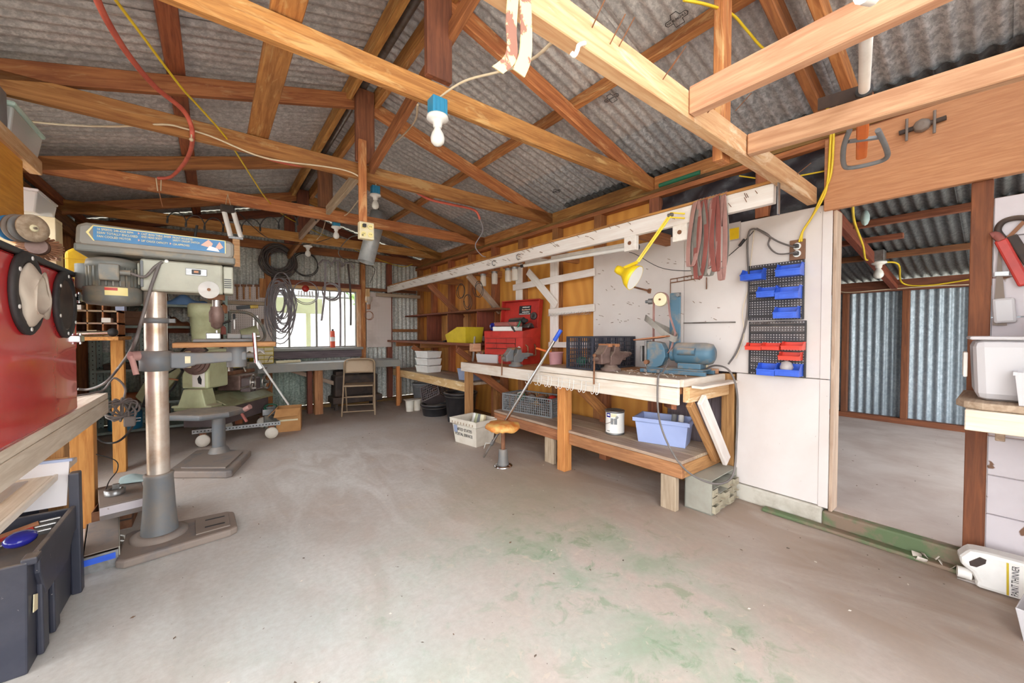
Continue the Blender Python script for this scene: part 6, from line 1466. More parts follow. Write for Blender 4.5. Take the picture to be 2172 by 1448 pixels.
cord('thin_wire', [(-0.62, 3.5, 0.45), (-0.52, 3.52, 0.38), (-0.50, 3.46, 0.33), (-0.53, 3.42, 0.28), (-0.54, 3.36, 0.235)], 0.003, 'cordblack', 'thin dark wire dangling onto the steel tray')
# ---- black tool box in the corner
t = thing('tool_box', 'open black plastic tool box with clear lid in the lower left corner', 'tool box', (-0.75, 2.4, 0))
b = B(t); b.tray(-1.0, -0.535, 2.09, 2.62, 0, 0.40, 0.008, 0.012); b.build('bin', 'toolblack', t, bev=0.012)
for y in (2.17, 2.3): B(t).box(-0.534, -0.515, y, y + 0.06, 0.01, 0.39).build('rib', 'toolblack', t, bev=0.006)
B(t).box(-0.545, -0.505, 2.085, 2.14, 0.385, 0.412).build('rim', 'toolblack', t, bev=0.006); B(t).prism([(2.14, 0.412), (2.62, 0.412), (2.62, 0.30), (2.56, 0.30), (2.46, 0.22), (2.2, 0.22), (2.14, 0.33)], lambda u, v, d: (d, u, v), -0.53, -0.512).build('scoop_rim', 'toolblack', t, bev=0.005)
B(t).box(-0.535, -0.5, 2.60, 2.65, 0.0, 0.56).build('corner_post', 'toolblack', t, bev=0.006)
b = B(t); b.add([(-1.0, 2.63, 0.42), (-0.54, 2.60, 0.42), (-0.54, 2.66, 0.61), (-1.0, 2.70, 0.62)], [(0, 1, 2, 3)]); lidm = b.build('clear_lid', 'milkybox', t, sol=0.006)
B(t).bar((-1.0, 2.70, 0.62), (-0.53, 2.66, 0.612), 0.016, 0.012).build('lid_rim', 'bluegrey', lidm)
B(t).prism([(2.12, 0.20), (2.16, 0.19), (2.165, 0.245), (2.13, 0.26)], lambda u, v, d: (d, u, v), -0.5275, -0.525).build('torn_label', 'cream', t)
k = thing('safety_glasses', 'blue mirrored goggle lens lying in the black tool box', 'goggles', (-0.60, 2.31, 0.37)); B().sph((0, 0, 0.04), 0.055, 16, (0.8, 1.0, 0.5)).build('lens', 'inkblue', k); B().tube([(0.0, 0.055, 0.04), (0.0, 0.10, 0.03), (-0.05, 0.13, 0.02)], 0.008, 6).build('arm', 'toolblack', k)
MAT['inkblue'].node_tree.nodes['Principled BSDF'].inputs['Roughness'].default_value = 0.15
for i, (m, y, lab) in enumerate((('chestred', 2.42, 'red handled tool in the black tool box'), ('steel', 2.36, 'steel spanner lying in the black tool box'), ('copper', 2.48, 'brown handled tool in the black tool box'))):
    k = thing('hand_tool', lab, 'hand tool', (-0.66, y, 0.36)); B().cyl((-0.08, 0, 0), (0.06, 0.03, 0.03), 0.013, n=10).build('handle', m, k); B().bar((0.06, 0.03, 0.03), (0.12, 0.04, 0.03), 0.014, 0.02).build('head', 'steel', k, bev=0.003)
B(t).box(-0.98, -0.56, 2.12, 2.58, 0.02, 0.34).build('contents', 'castdust', t, bev=0.01)
t = thing('black_bin', 'dark plastic bin with a red lid under the left bench shelf', 'bin', (-0.85, 2.66, 0.0)); B().tray(-0.2, 0.2, 0.06, 0.18, 0.0, 0.42, 0.0, 0.006).build('bin', 'toolblack', t); B().box(-0.2, 0.2, 0.06, 0.18, 0.421, 0.45).build('lid', 'chestred', t, bev=0.006)
o = B().surf(lambda u, v: (-0.95 + 0.3 * u, 2.3 + 0.3 * v, 0.556 + 0.04 * math.sin(PI * u) * math.sin(PI * v) * (0.6 + 0.4 * math.sin(9 * u + 7 * v))), 14, 12).build('paper_scrap', 'bagclear', sol=0.004); tag(o, 'crumpled wrapping on the left bench shelf', 'wrapping')
# ---- upper left: shelf, boxes, discs, jug
t = thing('upper_cupboard', 'varnished yellow cupboard side with pale shelf edge at the top left', 'cupboard', (-1.0, 2.6, 1.75))
plank('side_panel', -0.80, -0.78, 1.7, 3.17, 1.655, 2.10, 'yellowply', t); plank('shelf_edge', -0.82, -0.77, 1.6, 3.42, 2.105, 2.185, 'palewood', t); plank('shelf_board', -1.18, -0.822, 1.6, 3.42, 2.15, 2.184, 'palewood', t); plank('side_panel', -1.18, -0.802, 3.15, 3.168, 1.70, 2.10, 'oldrafter', t)
c = P(65, 320, x=-0.85)
t = thing('storage_box', 'clear plastic box with mint lid on the top left shelf', 'box', (-0.93, 3.27, 2.186), math.radians(90))
B().frustum(-0.18, 0.20, -0.13, 0.13, 0, 0.15, 0.02).build('tub', 'clearbox', t, bev=0.01); B().box(-0.21, 0.235, -0.16, 0.16, 0.15, 0.175).build('lid', 'mintlid', t, bev=0.012)
B().box(-0.13, 0.13, -0.12, 0.12, 0.01, 0.12).build('contents', 'milkybox', t)

for r_ in range(2):
    rr = random.Random(r_); b = B(); y = -0.10
    for k in range(8 if r_ == 0 else 6):   # marker scrawl
        b.tube([(0.2045 + 0.012 * (0.1 - 0.045 * r_) + 0.003, y + dy, 0.085 - 0.042 * r_ + rr.uniform(-0.002, 0.022)) for dy in (0, 0.006, 0.011, 0.016)], 0.0016, 4); y += 0.024
    b.build('handwriting', 'ink', t)
t = thing('grey_carton', 'grey carton with red panel on the top left shelf', 'carton', (-0.92, 2.86, 2.186)); B().box(-0.12, 0.13, -0.24, 0.17, 0, 0.19).build('carton', 'greyplastic', t, bev=0.004); B().box(0.1305, 0.132, -0.12, 0.06, 0.05, 0.16).build('panel', 'binred', t); B().cyl((0.132, -0.03, 0.165), (0.1335, -0.03, 0.165), 0.018, n=14).build('roundel', 'white', t)
t = thing('cream_cupboard', 'cream painted board cupboard behind the red cabinet', 'cupboard', (-0.95, 3.6, 1.3))
plank('panel', -1.18, -0.80, 3.58, 3.6, 1.36, 1.905, 'cream_', t) if 'cream_' in MAT else B(t).box(-1.18, -0.76, 3.58, 3.60, 1.30, 1.905).build('panel', 'cream', t, bev=0.003)
B(t).box(-1.18, -0.76, 3.60, 3.72, 1.885, 1.905).build('top', 'cream', t, bev=0.003); B(t).box(-0.78, -0.76, 3.60, 3.72, 1.30, 1.884).build('panel', 'cream', t, bev=0.003); B(t).box(-1.18, -0.74, 3.50, 3.578, 1.64, 1.66).build('shelf', 'greywood', t, bev=0.002)
t = thing('storage_box', 'small clear box standing on the cream cupboard', 'box', (-0.93, 3.66, 1.906), math.radians(90)); B().frustum(-0.16, 0.16, -0.11, 0.11, 0, 0.12, 0.015).build('tub', 'clearbox', t, bev=0.008); B().box(-0.18, 0.18, -0.13, 0.13, 0.12, 0.135).build('lid', 'milkybox', t, bev=0.006)
t = thing('pipe_end', 'white plastic pipe sticking out above the cream cupboard', 'pipe', (-1.1, 4.4, 2.05)); B(t).cyl((-1.18, 4.3, 2.03), (-0.95, 4.3, 2.05), 0.018, n=12).build('pipe', 'whitemetal', t); B(t).cyl((-0.97, 4.3, 2.05), (-0.92, 4.3, 2.055), 0.024, n=12).build('pipe_cap', 'white', t)
t = thing('disc_rod', 'steel rod with grinding discs and a wire wheel at the left', 'grinding discs', (-0.68, 2.75, 1.6))
dc0 = P(70, 484, y=2.72); dax = V((0.78, -0.62, 0)).normalized()
rc = [dc0 - dax * 0.10, dc0 - dax * 0.065, dc0 - dax * 0.04, dc0]
B(t).cyl(dc0 - dax * 0.175 + V((0, 0, 0.002)), dc0 + dax * 0.015, 0.006, n=8).build('rod', 'steel', t)
for i, (c, m, R) in enumerate(zip(rc, ('decalblue', 'castdust', 'castgrey', 'greywood'), (0.058, 0.062, 0.06, 0.061))):
    d = B(t).lathe([(0.012, -0.004), (R, -0.004), (R, 0.004), (0.012, 0.004), (0.012, -0.004)], c, 30, dax).build('grinding_disc', m, t)
    if i == 3: B(t).lathe([(0.006, 0.008), (0.016, 0.008), (0.016, 0.004)], c, 18, dax).build('disc_hub', 'cream', d)
c = P(82, 524, y=2.80)
for k in range(26):
    a = 2 * PI * k / 26; d = B(t); d.cyl(c + V((0.035 * math.cos(a), 0.01, 0.035 * math.sin(a))), c + V((0.075 * math.cos(a), 0.03, 0.055 * math.sin(a))), 0.007, 0.005, 6); d.build('wire_tuft', 'rust', t)
B(t).cyl(c + V((0, -0.03, 0)), c + V((0, 0.04, 0)), 0.036, n=18).build('wire_wheel_hub', 'viseiron', t)
p = P(160, 590, x=-0.72)
t = thing('yellow_jug', 'yellow plastic fuel jug standing beside the drill motor', 'jug', (-0.69, 3.86, 1.545)); JK = Matrix.Scale(0.80, 4)
b = B(M=JK); b.prism([(-0.09, 0), (0.09, 0), (0.105, 0.05), (0.105, 0.22), (0.06, 0.275), (-0.06, 0.275), (-0.105, 0.24), (-0.105, 0.05)], lambda u, v, d: (u, d, v), -0.07, 0.07); b.build('body', 'yellow', t, bev=0.018)
B(M=JK).cyl((0.0, 0, 0.275), (0, 0, 0.31), 0.02, n=12).build('neck', 'yellow', t); B(M=JK).cyl((0, 0, 0.31), (0, 0, 0.33), 0.013, n=10).build('cap', 'yellow', t); 
for z in (0.09, 0.18): B(M=JK).box(-0.107, 0.107, -0.0725, -0.0705, z, z + 0.005).build('rib', 'yellow', t)
B(thing('jug_shelf', 'small plank ledge holding the yellow jug', 'ledge', (-0.9, 3.44, 1.3))).box(0, 0, 0, 0, 0, 0) if False else None
t = thing('jug_ledge', 'small grey plank ledge under the yellow jug', 'ledge', (-0.92, 3.86, 1.52)); plank('ledge_plank', -1.2, -0.60, 3.76, 3.96, 1.52, 1.544, 'greywood', t); plank('ledge_bracket', -1.2, -1.16, 3.84, 3.88, 1.3, 1.519, 'oldrafter', t)
# ================================================================ back wall: desk, chair, pegboards, hanging hoses
t = thing('desk', 'long grey desk under the window', 'desk', (1.3, 6.4, 0))
for k in range(3): plank('top_plank', 0.18, 2.42, 6.15 + 0.18 * k, 6.328 + 0.18 * k, 0.73, 0.765, 'deskgrey', t)
plank('apron', 0.18, 2.42, 6.125, 6.148, 0.655, 0.765, 'deskgrey', t)
plank('leg', 2.365, 2.42, 6.15, 6.2, 0, 0.729, 'pine', t); plank('leg', 1.15, 1.26, 6.2, 6.31, 0, 0.729, 'benchwood', t); plank('leg', 1.08, 1.145, 6.33, 6.42, 0, 0.729, 'darkwood', t); plank('leg', 0.2, 0.28, 6.2, 6.28, 0, 0.729, 'oldrafter', t)
beam('brace', (0.72, 6.45, 0.72), (1.75, 6.45, 0.30), 0.03, 0.06, 'greywood', t)
B(t).cyl((0.6, 6.62, 0.70), (2.3, 6.62, 0.70), 0.02, n=10).build('back_rail', 'zinc', t)
t = thing('folding_chair', 'tan steel folding chair in front of the desk', 'chair', (1.70, 5.92, 0), math.radians(-20))
# x: left-right, -y: front
for s in (-1, 1):
    x = 0.215 * s
    B().tube(spline([(x * 1.04, -0.20, 0.0), (x * 1.02, -0.10, 0.22), (x, -0.0, 0.46), (x, 0.10, 0.70)] , 5), 0.012, 8).build('front_leg', 'tan', t)
    B().tube([(x * 0.9, 0.22, 0.0), (x * 0.9, 0.02, 0.43)], 0.011, 8).build('rear_leg', 'tan', t)
B().tube(spline([(-0.215, 0.10, 0.70), (-0.21, 0.115, 0.76), (-0.16, 0.125, 0.80), (0, 0.128, 0.81), (0.16, 0.125, 0.80), (0.21, 0.115, 0.76), (0.215, 0.10, 0.70)], 5), 0.012, 8).build('top_rail', 'tan', t)
B().surf(lambda u, v: (-0.2 + 0.4 * u, 0.075 + 0.045 * v + 0.02 * math.sin(PI * u), 0.60 + 0.20 * v - (0.05 * max(0, abs(2 * u - 1) - 0.7) / 0.3 if v > 0.9 else 0)), 12, 6).build('backrest', 'tan', t, sol=0.006)
B().box(-0.20, 0.20, -0.20, 0.14, 0.425, 0.447).build('seat', 'tan', t, bev=0.01)
for y, z, L in ((-0.17, 0.065, 0.21), (0.175, 0.10, 0.19), (-0.085, 0.26, 0.21), (0.115, 0.24, 0.19)): B().cyl((-L, y, z), (L, y, z), 0.007, n=8).build('stretcher', 'tan', t)
t = thing('wood_stove', 'dark rusty stove box standing under the desk', 'stove', (1.78, 6.48, 0))
B().box(-0.32, 0.34, -0.14, 0.14, 0.20, 0.54).build('firebox', 'stovebrown', t, bev=0.03); B().box(-0.36, 0.4, -0.17, 0.17, 0.10, 0.198).build('ash_pan', 'stovebrown', t, bev=0.01); B().box(-0.3, 0.05, -0.12, 0.1, 0.541, 0.6).build('lid', 'stovebrown', t, bev=0.01)
for x in (-0.3, 0.3):
    for y in (-0.12, 0.12): B().box(x - 0.02, x + 0.02, y - 0.02, y + 0.02, 0, 0.099).build('foot', 'stovebrown', t)
B().box(-0.16, 0.16, -0.15, -0.141, 0.26, 0.46).build('stove_door', 'stovebrown', t, bev=0.006)
t = thing('small_drawers', 'cream nine-drawer organiser on the desk', 'organiser', P(560, 757, y=6.4) + V((0, 0, 0))); t.location.z = 0.766; t.rotation_euler.z = math.radians(20)
B().box(-0.13, 0.13, 0.0, 0.13, 0, 0.24).build('case', 'binyellow', t, bev=0.004)
for r_ in range(4):
    for c_ in range(2): B().box(-0.12 + 0.122 * c_, -0.005 + 0.122 * c_, -0.008, 0.0, 0.012 + 0.057 * r_, 0.058 + 0.057 * r_).build('drawer', 'cream', t, bev=0.002)
o = B().bar((0, 0, 0.02), (0.32, 0.05, 0.02), 0.05, 0.035).build('white_bar', 'cream', bev=0.004); o.location = (0.68, 6.36, 0.767); tag(o, 'cream bar lying on the desk beside the organiser', 'bar')
cord('desk_wire', [(0.58, 6.3, 0.80), (0.62, 6.3, 0.88), (0.70, 6.32, 0.84), (0.78, 6.36, 0.81)], 0.004, 'cordgrey', 'thin grey wire from the organiser to the cream bar')
for i, (x0, x1, z0, z1, lab) in enumerate(((0.10, 0.675, 0.955, 1.60, 'white perforated board left of the window with hand tools'), (2.06, 2.49, 0.955, 1.90, 'white perforated board right of the window with smoke stains'), (-0.15, 0.60, 1.66, 1.90, 'narrow white perforated board above the left tool board'))):
    t = thing('pegboard', lab, 'pegboard', ((x0 + x1) / 2, 6.735, z0), group='white pegboards'); B(t).box(x0, x1, 6.722, 6.735, z0, z1).build('panel', 'pegw', t); B(t).box(x0, x1, 6.736, 6.748, z1 - 0.03, z1).build('batten', 'greywood', t)
o = plank('tool_batten', -0.15, 0.60, 6.70, 6.72, 1.605, 1.655, 'greywood'); tag(o, 'grey batten with tools between the two left pegboards', 'batten')
# tools on the boards
t = thing('utility_saw', 'black and yellow hand saw on the left pegboard', 'saw', P(525, 652, y=6.70)); B().bar((-0.13, 0, -0.01), (0.03, 0, 0.01), 0.012, 0.05).build('blade_case', 'black', t); B().bar((0.03, 0, 0.01), (0.13, 0, 0.02), 0.014, 0.045).build('grip', 'yellow', t, bev=0.008)
for i, (px, py, L, m, lab) in enumerate(((497, 688, 0.14, 'black', 'black handled screwdriver on the left pegboard'), (538, 690, 0.18, 'steel', 'left of two flat files on the left pegboard'), (546, 692, 0.17, 'steel', 'right of two flat files on the left pegboard'), (557, 695, 0.10, 'rust', 'bent wire tool on the left pegboard'))):
    k = thing('hanging_tool', lab, 'hand tool', P(px, py, y=6.70)); B().bar((0, 0, -L / 2), (0, 0, L / 2), 0.016, 0.022).build('shank', 'steel', k, bev=0.003); B().bar((0, 0, L / 2), (0, 0, L / 2 + 0.08), 0.026, 0.03).build('handle', m, k, bev=0.006)
for i, px in enumerate((503, 517, 530, 545)):
    k = thing('hammer', ['leftmost', 'second', 'third', 'rightmost'][i] + ' of four small tools hung on the grey batten', 'hand tool', P(px, 618, y=6.68), group='tools on the batten'); B().cyl((0, 0, -0.11), (0, 0, 0.08), 0.012, n=8).build('handle', 'benchwood' if i != 2 else 'palewood', k); B().box(-0.03, 0.03, -0.014, 0.014, 0.07, 0.10).build('head', 'rust', k, bev=0.004)
t = thing('trouble_light', 'caged trouble lamp hanging on the right pegboard', 'lamp', P(782, 648, y=6.69)); B().cyl((0, 0, -0.06), (0, 0, 0.02), 0.028, n=12).build('handle', 'copper', t); B().lathe([(0.028, 0.02), (0.06, 0.09), (0.06, 0.15)], n=10).build('cage', 'glassjar', t); B().tube(coil((0, 0, -0.16), 0.06, 2, (1, 0, 0), (0, 0, 1), 0.015, 14), 0.004, 5).build('cord', 'copper', t)
# hoses and cables hung on the gable tie
def hank(label, px, py, R, turns, m, y=6.62, sx=1.0, sz=1.0, r=0.008, jit=0.03, cat='hose'):
    c = P(px, py, y=y); o = B().tube(coil(c, R, turns, (sx, 0, 0), (0, 0, sz), jit, 24, (0, 0.07, 0)), r, 6).build('hose_coil', m); return tag(o, label, cat, 'coils hung by the window')
hank('thick dark rubber hose coil hanging left of the window', 591, 553, 0.18, 13, 'hosebrown', r=0.012, jit=0.05)
hank('long drooping hank of grey cable below the dark hose coil', 596, 645, 0.15, 20, 'hosegrey', sx=1.0, sz=2.5, r=0.009, jit=0.06)
hank('thin dark cable loop hanging right of the hose coil', 648, 560, 0.17, 3, 'cordblack', r=0.006, jit=0.02)
hank('thin grey cable loop hanging below the dark cable loop', 650, 620, 0.17, 2, 'hosegrey', r=0.006, jit=0.012)
hank('small tight grey hose ring in front of the window', 704, 618, 0.13, 4, 'hosegrey', r=0.007, jit=0.012)
for i, (px, y0, y1, lab) in enumerate(((690, 555, 680, 'grey strap, leftmost of three hanging before the window'), (716, 555, 735, 'grey strap in the middle before the window'), (738, 560, 690, 'purple-brown strap, rightmost before the window'))):
    a, e = P(px, y0, y=6.60), P(px + (-8 if i == 0 else 6), y1, y=6.60); t = thing('strap', lab, 'strap', a, group='straps before the window')
    B(t).ribbon(spline([a, a.lerp(e, 0.5) + V((0.02, 0, 0)), e], 6), (1, 0, 0.1), 0.03, 0.004).build('webbing', 'hosegrey' if i < 2 else 'hosebrown', t); B(t).tube([a + V((-0.10, 0, -0.05)), a + V((-0.04, 0, 0.02)), a + V((0.04, 0, 0.02)), a + V((0.10, 0, -0.06))], 0.014, 7).build('hanger', 'hosegrey', t)
t = thing('tool_ring', 'red disc with a ring of keys hanging before the window', 'tool', P(648, 612, y=6.6)); B().lathe([(0.0, -0.01), (0.05, -0.01), (0.05, 0.01), (0, 0.01)], n=16, axis=(0, 1, 0)).build('disc', 'chestred', t)
for k in range(6): B().bar((-0.09 + 0.036 * k, 0, -0.03), (-0.10 + 0.04 * k, 0, -0.13), 0.008, 0.018).build('key', 'steel', t)
t = thing('orange_bottle', 'orange and white bottle standing on the window sill', 'bottle', P(706, 738, y=6.74)); t.location.z = 0.966
B().cyl((0, 0, 0), (0, 0, 0.10), 0.036, n=14).build('body', 'extred', t); B().cyl((0, 0, 0.10), (0, 0, 0.17), 0.0365, n=14).build('label_band', 'white', t); B().cyl((0, 0, 0.17), (0, 0, 0.27), 0.036, 0.03, 14).build('shoulder', 'extred', t); B().cyl((0, 0, 0.27), (0, 0, 0.30), 0.016, n=10).build('cap', 'black', t)
# ================================================================ overhead: lamps, cords, hose, rope
def bulb(label, c, box, scale=1.0, top=None, group='bare bulbs on the roof timbers'):
    t = thing('bulb_fitting', label, 'light bulb', c, group=group); K = Matrix.Scale(scale, 4)
    if box:
        B(M=K).box(-0.042, 0.042, -0.035, 0.035, 0, 0.085).build('junction_box', 'bluebox', t, bev=0.004)
        for x in (-0.025, 0.0, 0.025): B(M=K).box(x - 0.004, x + 0.004, -0.037, -0.035, 0.01, 0.08).build('box_rib', 'bluebox', t)
    B(M=K).lathe([(0.045, 0.0), (0.056, -0.004), (0.058, -0.018), (0.04, -0.028), (0.026, -0.035), (0.022, -0.06), (0.018, -0.062)], n=24).build('lamp_holder', 'white', t)
    B(M=K).lathe([(0.015, -0.058), (0.019, -0.072), (0.032, -0.094), (0.0375, -0.118), (0.034, -0.138), (0.02, -0.153), (0, -0.158)], n=22).build('bulb', 'bulb', t)
    return t
p = P(929, 250, y=1.86); bulb('bare bulb on a blue box, nearest the camera, hung from the first tie beam', (p.x, 1.865, 2.345), True, 1.0)
p = P(796, 412, y=3.95); bulb('bare bulb on a blue box beside the outlet board', (p.x, 3.95, p.z), True, 0.95)
p = P(713, 480, y=4.7); bulb('bare bulb on a blue box on the third tie beam', (p.x, 4.7, p.z), True, 0.9)
p = P(653, 520, y=5.95); bulb('bare bulb without a blue box near the coiled hose', (p.x, 5.95, p.z), False, 1.0)
p = P(1870, 533, y=0.88); t = bulb('bare bulb on a grey box in the lean-to beyond the doorway', (5.55, 0.85, 1.955), False, 1.15)
B().box(-0.07, 0.05, -0.05, 0.05, 0.001, 0.11).build('junction_box', 'zinc', t, bev=0.004)
cord('white_cable', [P(929, 222, y=1.86), P(935, 205, y=1.86), P(985, 172, y=1.7), P(1060, 152, y=1.5), P(1100, 140, y=1.3), P(1140, 118, y=1.1), P(1185, 75, y=0.9)], 0.006, 'cordwhite', 'white cable from the nearest bulb to the pale cross beam')
cord('white_cable', [P(886, 222, y=2.0), P(878, 260, y=2.5), P(840, 300, y=3.1), P(805, 320, y=3.6), P(800, 345, y=3.92), P(797, 395, y=3.95)], 0.006, 'cordwhite', 'white cable stapled down the diagonal brace to the second bulb')
cord('white_cable', [P(25, 253, y=3.75), P(130, 264, y=3.6), P(240, 268, y=3.3), P(345, 264, y=3.165), P(390, 272, y=3.165), P(450, 290, y=3.165), P(540, 328, y=3.165), P(600, 342, y=3.165), P(680, 352, y=3.165), P(735, 362, y=3.165), P(766, 380, y=3.11), P(776, 420, y=3.11), P(777, 480, y=3.11)], 0.006, 'cordwhite', 'long white cable along the second tie beam to the outlet box')
cord('white_cable', [P(760, 425, y=4.0), P(735, 455, y=4.5), P(718, 458, y=4.66), P(713, 470, y=4.7)], 0.006, 'cordwhite', 'short white cable to the bulb on the third tie beam')
cord('white_cable', [P(690, 470, y=5.2), P(682, 495, y=5.7), P(668, 512, y=5.9), P(655, 520, y=5.95)], 0.006, 'cordwhite', 'white cable to the bulb near the coiled hose')
t = thing('outlet_board', 'orange hanging board with a beige four-socket outlet box', 'outlet box', (0.955, 3.1, 2.0))
beam('board', (0.928, 3.10, 2.06), (0.928, 3.10, 2.70), 0.03, 0.06, 'rafter', t, (1, 0, 0)); 
bx_ = B(t).box(0.892, 1.002, 3.06, 3.115, 1.93, 2.06).build('box', 'cream', t, bev=0.005)
for x in (0.921, 0.973):
    for z in (1.965, 2.025):
        B(t).cyl((x, 3.06, z), (x, 3.055, z), 0.020, n=14).build('socket', 'decalcream', bx_)
        for s in (-0.006, 0.006): B(t).box(x + s - 0.0015, x + s + 0.0015, 3.0535, 3.0552, z - 0.002, z + 0.007).build('slot', 'ink', bx_)
B(t).box(0.909, 0.933, 3.025, 3.054, 2.013, 2.037).build('plug', 'black', bx_, bev=0.003)
cord('trailing_lead', [P(770, 498, y=3.03), P(740, 505, y=4.0), P(718, 535, y=4.6), P(735, 552, y=5.0), P(770, 560, y=5.6), P(795, 570, y=6.3), P(785, 600, y=6.62)], 0.0045, 'cordblack', 'thin black cord trailing from the outlet box to the back wall')
# hanging stove pipe
t = thing('stove_pipe', 'grey galvanised stove pipe slanting down from the roof', 'stove pipe', P(800, 450, y=5.35))
a, e = P(803, 452, y=5.35), P(776, 556, y=5.35); B(t).cyl(a, e, 0.105, n=26, cap=False).build('pipe', 'galvpipe', t, sol=0.004)
dd = (e - a).normalized(); B(t).cyl(a + dd * 0.16, a + dd * 0.19, 0.108, n=26, cap=False).build('seam_band', 'galvpipe', t, sol=0.004); B(t).tube(spline([a, a + V((0.02, 0, 0.03)), (a.x, a.y, zr(a.x) - 0.10), (a.x, a.y, zr(a.x) - 0.03)], 4), 0.006, 6).build('hanging_strap', 'zinc', t)
# twin tube lamp
c = P(484, 440, y=4.5)
t = thing('twin_tube_lamp', 'twin-tube drop light tied below the third tie beam', 'lamp', (c.x, c.y, c.z))
bot = P(497, 502, y=4.5); L = c.z - bot.z
B().box(-0.06, 0.05, -0.03, 0.03, -0.05, 0.02).build('lamp_base', 'stovebrown', t, bev=0.012)
for x in (-0.035, 0.045): B().cyl((x * 0.9, 0, -0.04), (x + 0.05, 0, -L), 0.021, n=14).build('tube', 'white', t)
B().box(0.0, 0.11, -0.012, 0.012, -L - 0.02, -L).build('end_bridge', 'zinc', t); B().box(0.03, 0.085, 0.0, 0.006, -L - 0.28, -L - 0.02).build('hanging_slat', 'palewood', t)
for x in (-0.02, 0.02): B().cyl((x, 0, 0.02), (0.0, 0.06, 0.14), 0.0025, n=5).build('string', 'cordwhite', t)
# curly cord strung between trusses
pts = []
for k in range(140):
    s = k / 139; x = 345 + 335 * s; y = 447 + 40 * math.sin(PI * s) * 0.6 - 5 * s + 14 * math.sin(2 * PI * 8.5 * s)
    pts.append(P(x + 9 * math.cos(2 * PI * 8.5 * s), y + 10, y=4.75 - 0.15 * s))
tag(B().tube(pts, 0.005, 6).build('curly_cord', 'cordblack'), 'black curly cord strung under the third tie beam', 'cord')
cord('black_conduit', [P(418, 478, y=4.7), P(414, 500, y=4.7), P(413, 520, y=4.7), P(413, 540, y=4.6)], 0.012, 'cordblack', 'thick black conduit dropping behind the drill press cover')
cord('thin_cable', [P(500, 445, y=4.5), P(560, 500, y=4.8), P(600, 515, y=5.4), P(650, 518, y=5.9), P(700, 505, y=5.6), P(712, 492, y=4.75)], 0.004, 'cordblack', 'thin dark cable sagging behind the twin-tube lamp')
# red air hose
cord('air_hose', [P(190, -40, y=2.0), P(225, 40, y=2.25), P(275, 120, y=2.55), P(330, 185, y=2.85), P(385, 230, y=3.05), P(404, 262, y=3.13), P(408, 290, y=3.15), P(404, 320, y=3.5), P(388, 350, y=4.0), P(362, 375, y=4.42), P(335, 378, y=4.5)], 0.013, 'hosered', 'red air hose looping down from the roof to the third tie beam', 'hose', n=8)
cord('air_hose', [P(520, 318, y=3.3), P(590, 342, y=3.3), P(660, 352, y=3.3), P(750, 348, y=3.3), P(800, 362, y=3.3), P(850, 386, y=3.3), P(905, 420, y=3.3), P(950, 432, y=3.32), P(1005, 445, y=3.34), P(1018, 465, y=3.34)], 0.012, 'hosered', 'red air hose threaded behind the second tie beam', 'hose', n=8)
cord('hose_tail', [P(1018, 465, y=3.34), P(1024, 490, y=3.34), P(1008, 520, y=3.34), P(1020, 540, y=3.34), P(1030, 545, y=3.35)], 0.005, 'hosegrey', 'thin grey tail hanging from the red hose end')
t = thing('hose_tie', 'white cord tie holding the red hose on the second tie beam', 'tie', P(406, 290, y=3.13)); B(t).tube([P(407, 255, y=3.13), P(406, 292, y=3.12)], 0.004, 6).build('string', 'cordwhite', t); B(t).sph(P(406, 296, y=3.12), 0.012, 8).build('knot', 'cordwhite', t)
t = thing('hose_tie', 'white cord tie hanging where the red hose meets the third tie beam', 'tie', P(335, 400, y=4.52))
for dx in (-4, 7): B(t).tube([P(335 + dx, 378, y=4.5), P(337 + dx * 0.6, 405, y=4.5)], 0.004, 5).build('string', 'cordwhite', t)
B(t).tube([P(337, 405, y=4.5), P(345, 438, y=4.5)], 0.003, 5).build('tail', 'copper', t)
cord('yellow_rope', [P(215, -40, y=1.9), P(290, 60, y=2.2), P(380, 180, y=2.6), P(418, 222, y=2.8), P(470, 280, y=3.1), P(500, 322, y=3.35), P(540, 385, y=3.9), P(567, 424, y=4.4), P(600, 455, y=5.2), P(640, 477, y=6.0), P(690, 500, y=6.4), P(790, 545, y=6.6), P(850, 565, y=6.62), P(875, 560, y=6.6)], 0.006, 'cordyellow', 'yellow rope running the length of the roof', 'rope')
# straps, hook and nails on the pale cross beam
for i, (px, sx) in enumerate(((1090, -1), (1113, 1))):
    a = P(px, -25, y=0.72); e = P(px + 3 * sx - 2, 118, y=0.72); m = a.lerp(e, 0.55) + V((0.004 * sx, 0, 0))
    o = B().ribbon(spline([a, m, e, e + V((-0.02 - 0.02 * (i == 0), 0.0, -0.05))], 6), (1, 0.15, 0), 0.034 if i == 0 else 0.04, 0.003).build('camo_strap', 'camo'); tag(o, ('left' if i == 0 else 'right') + ' camouflage strap hanging from the pale cross beam', 'strap', 'camouflage straps')
o = B().tube(spline([P(1240, 92, y=0.735), P(1228, 96, y=0.71), P(1224, 108, y=0.70), P(1218, 118, y=0.70), P(1212, 112, y=0.70)], 4), 0.006, 7).build('beam_hook', 'white'); tag(o, 'white painted hook screwed into the pale cross beam', 'hook')
b = B(); rn = random.Random(3)
for (px, py) in ((1255, 60), (1293, 95), (1312, 100), (1405, 170), (1420, 150), (1560, 235), (1690, 370), (1500, 240)):
    a = P(px, py, y=0.742); b.cyl(a, a + V((-0.02, -0.07, 0.035)), 0.002, n=6)
b.build('nails', 'rust', bpy.data.objects['header_beam'], kind='stuff') if False else None
nb = b.build('beam_nails', 'rust'); tag(nb, 'long bent nails sticking out of the pale cross beam', 'nails'); nb['kind'] = 'stuff'
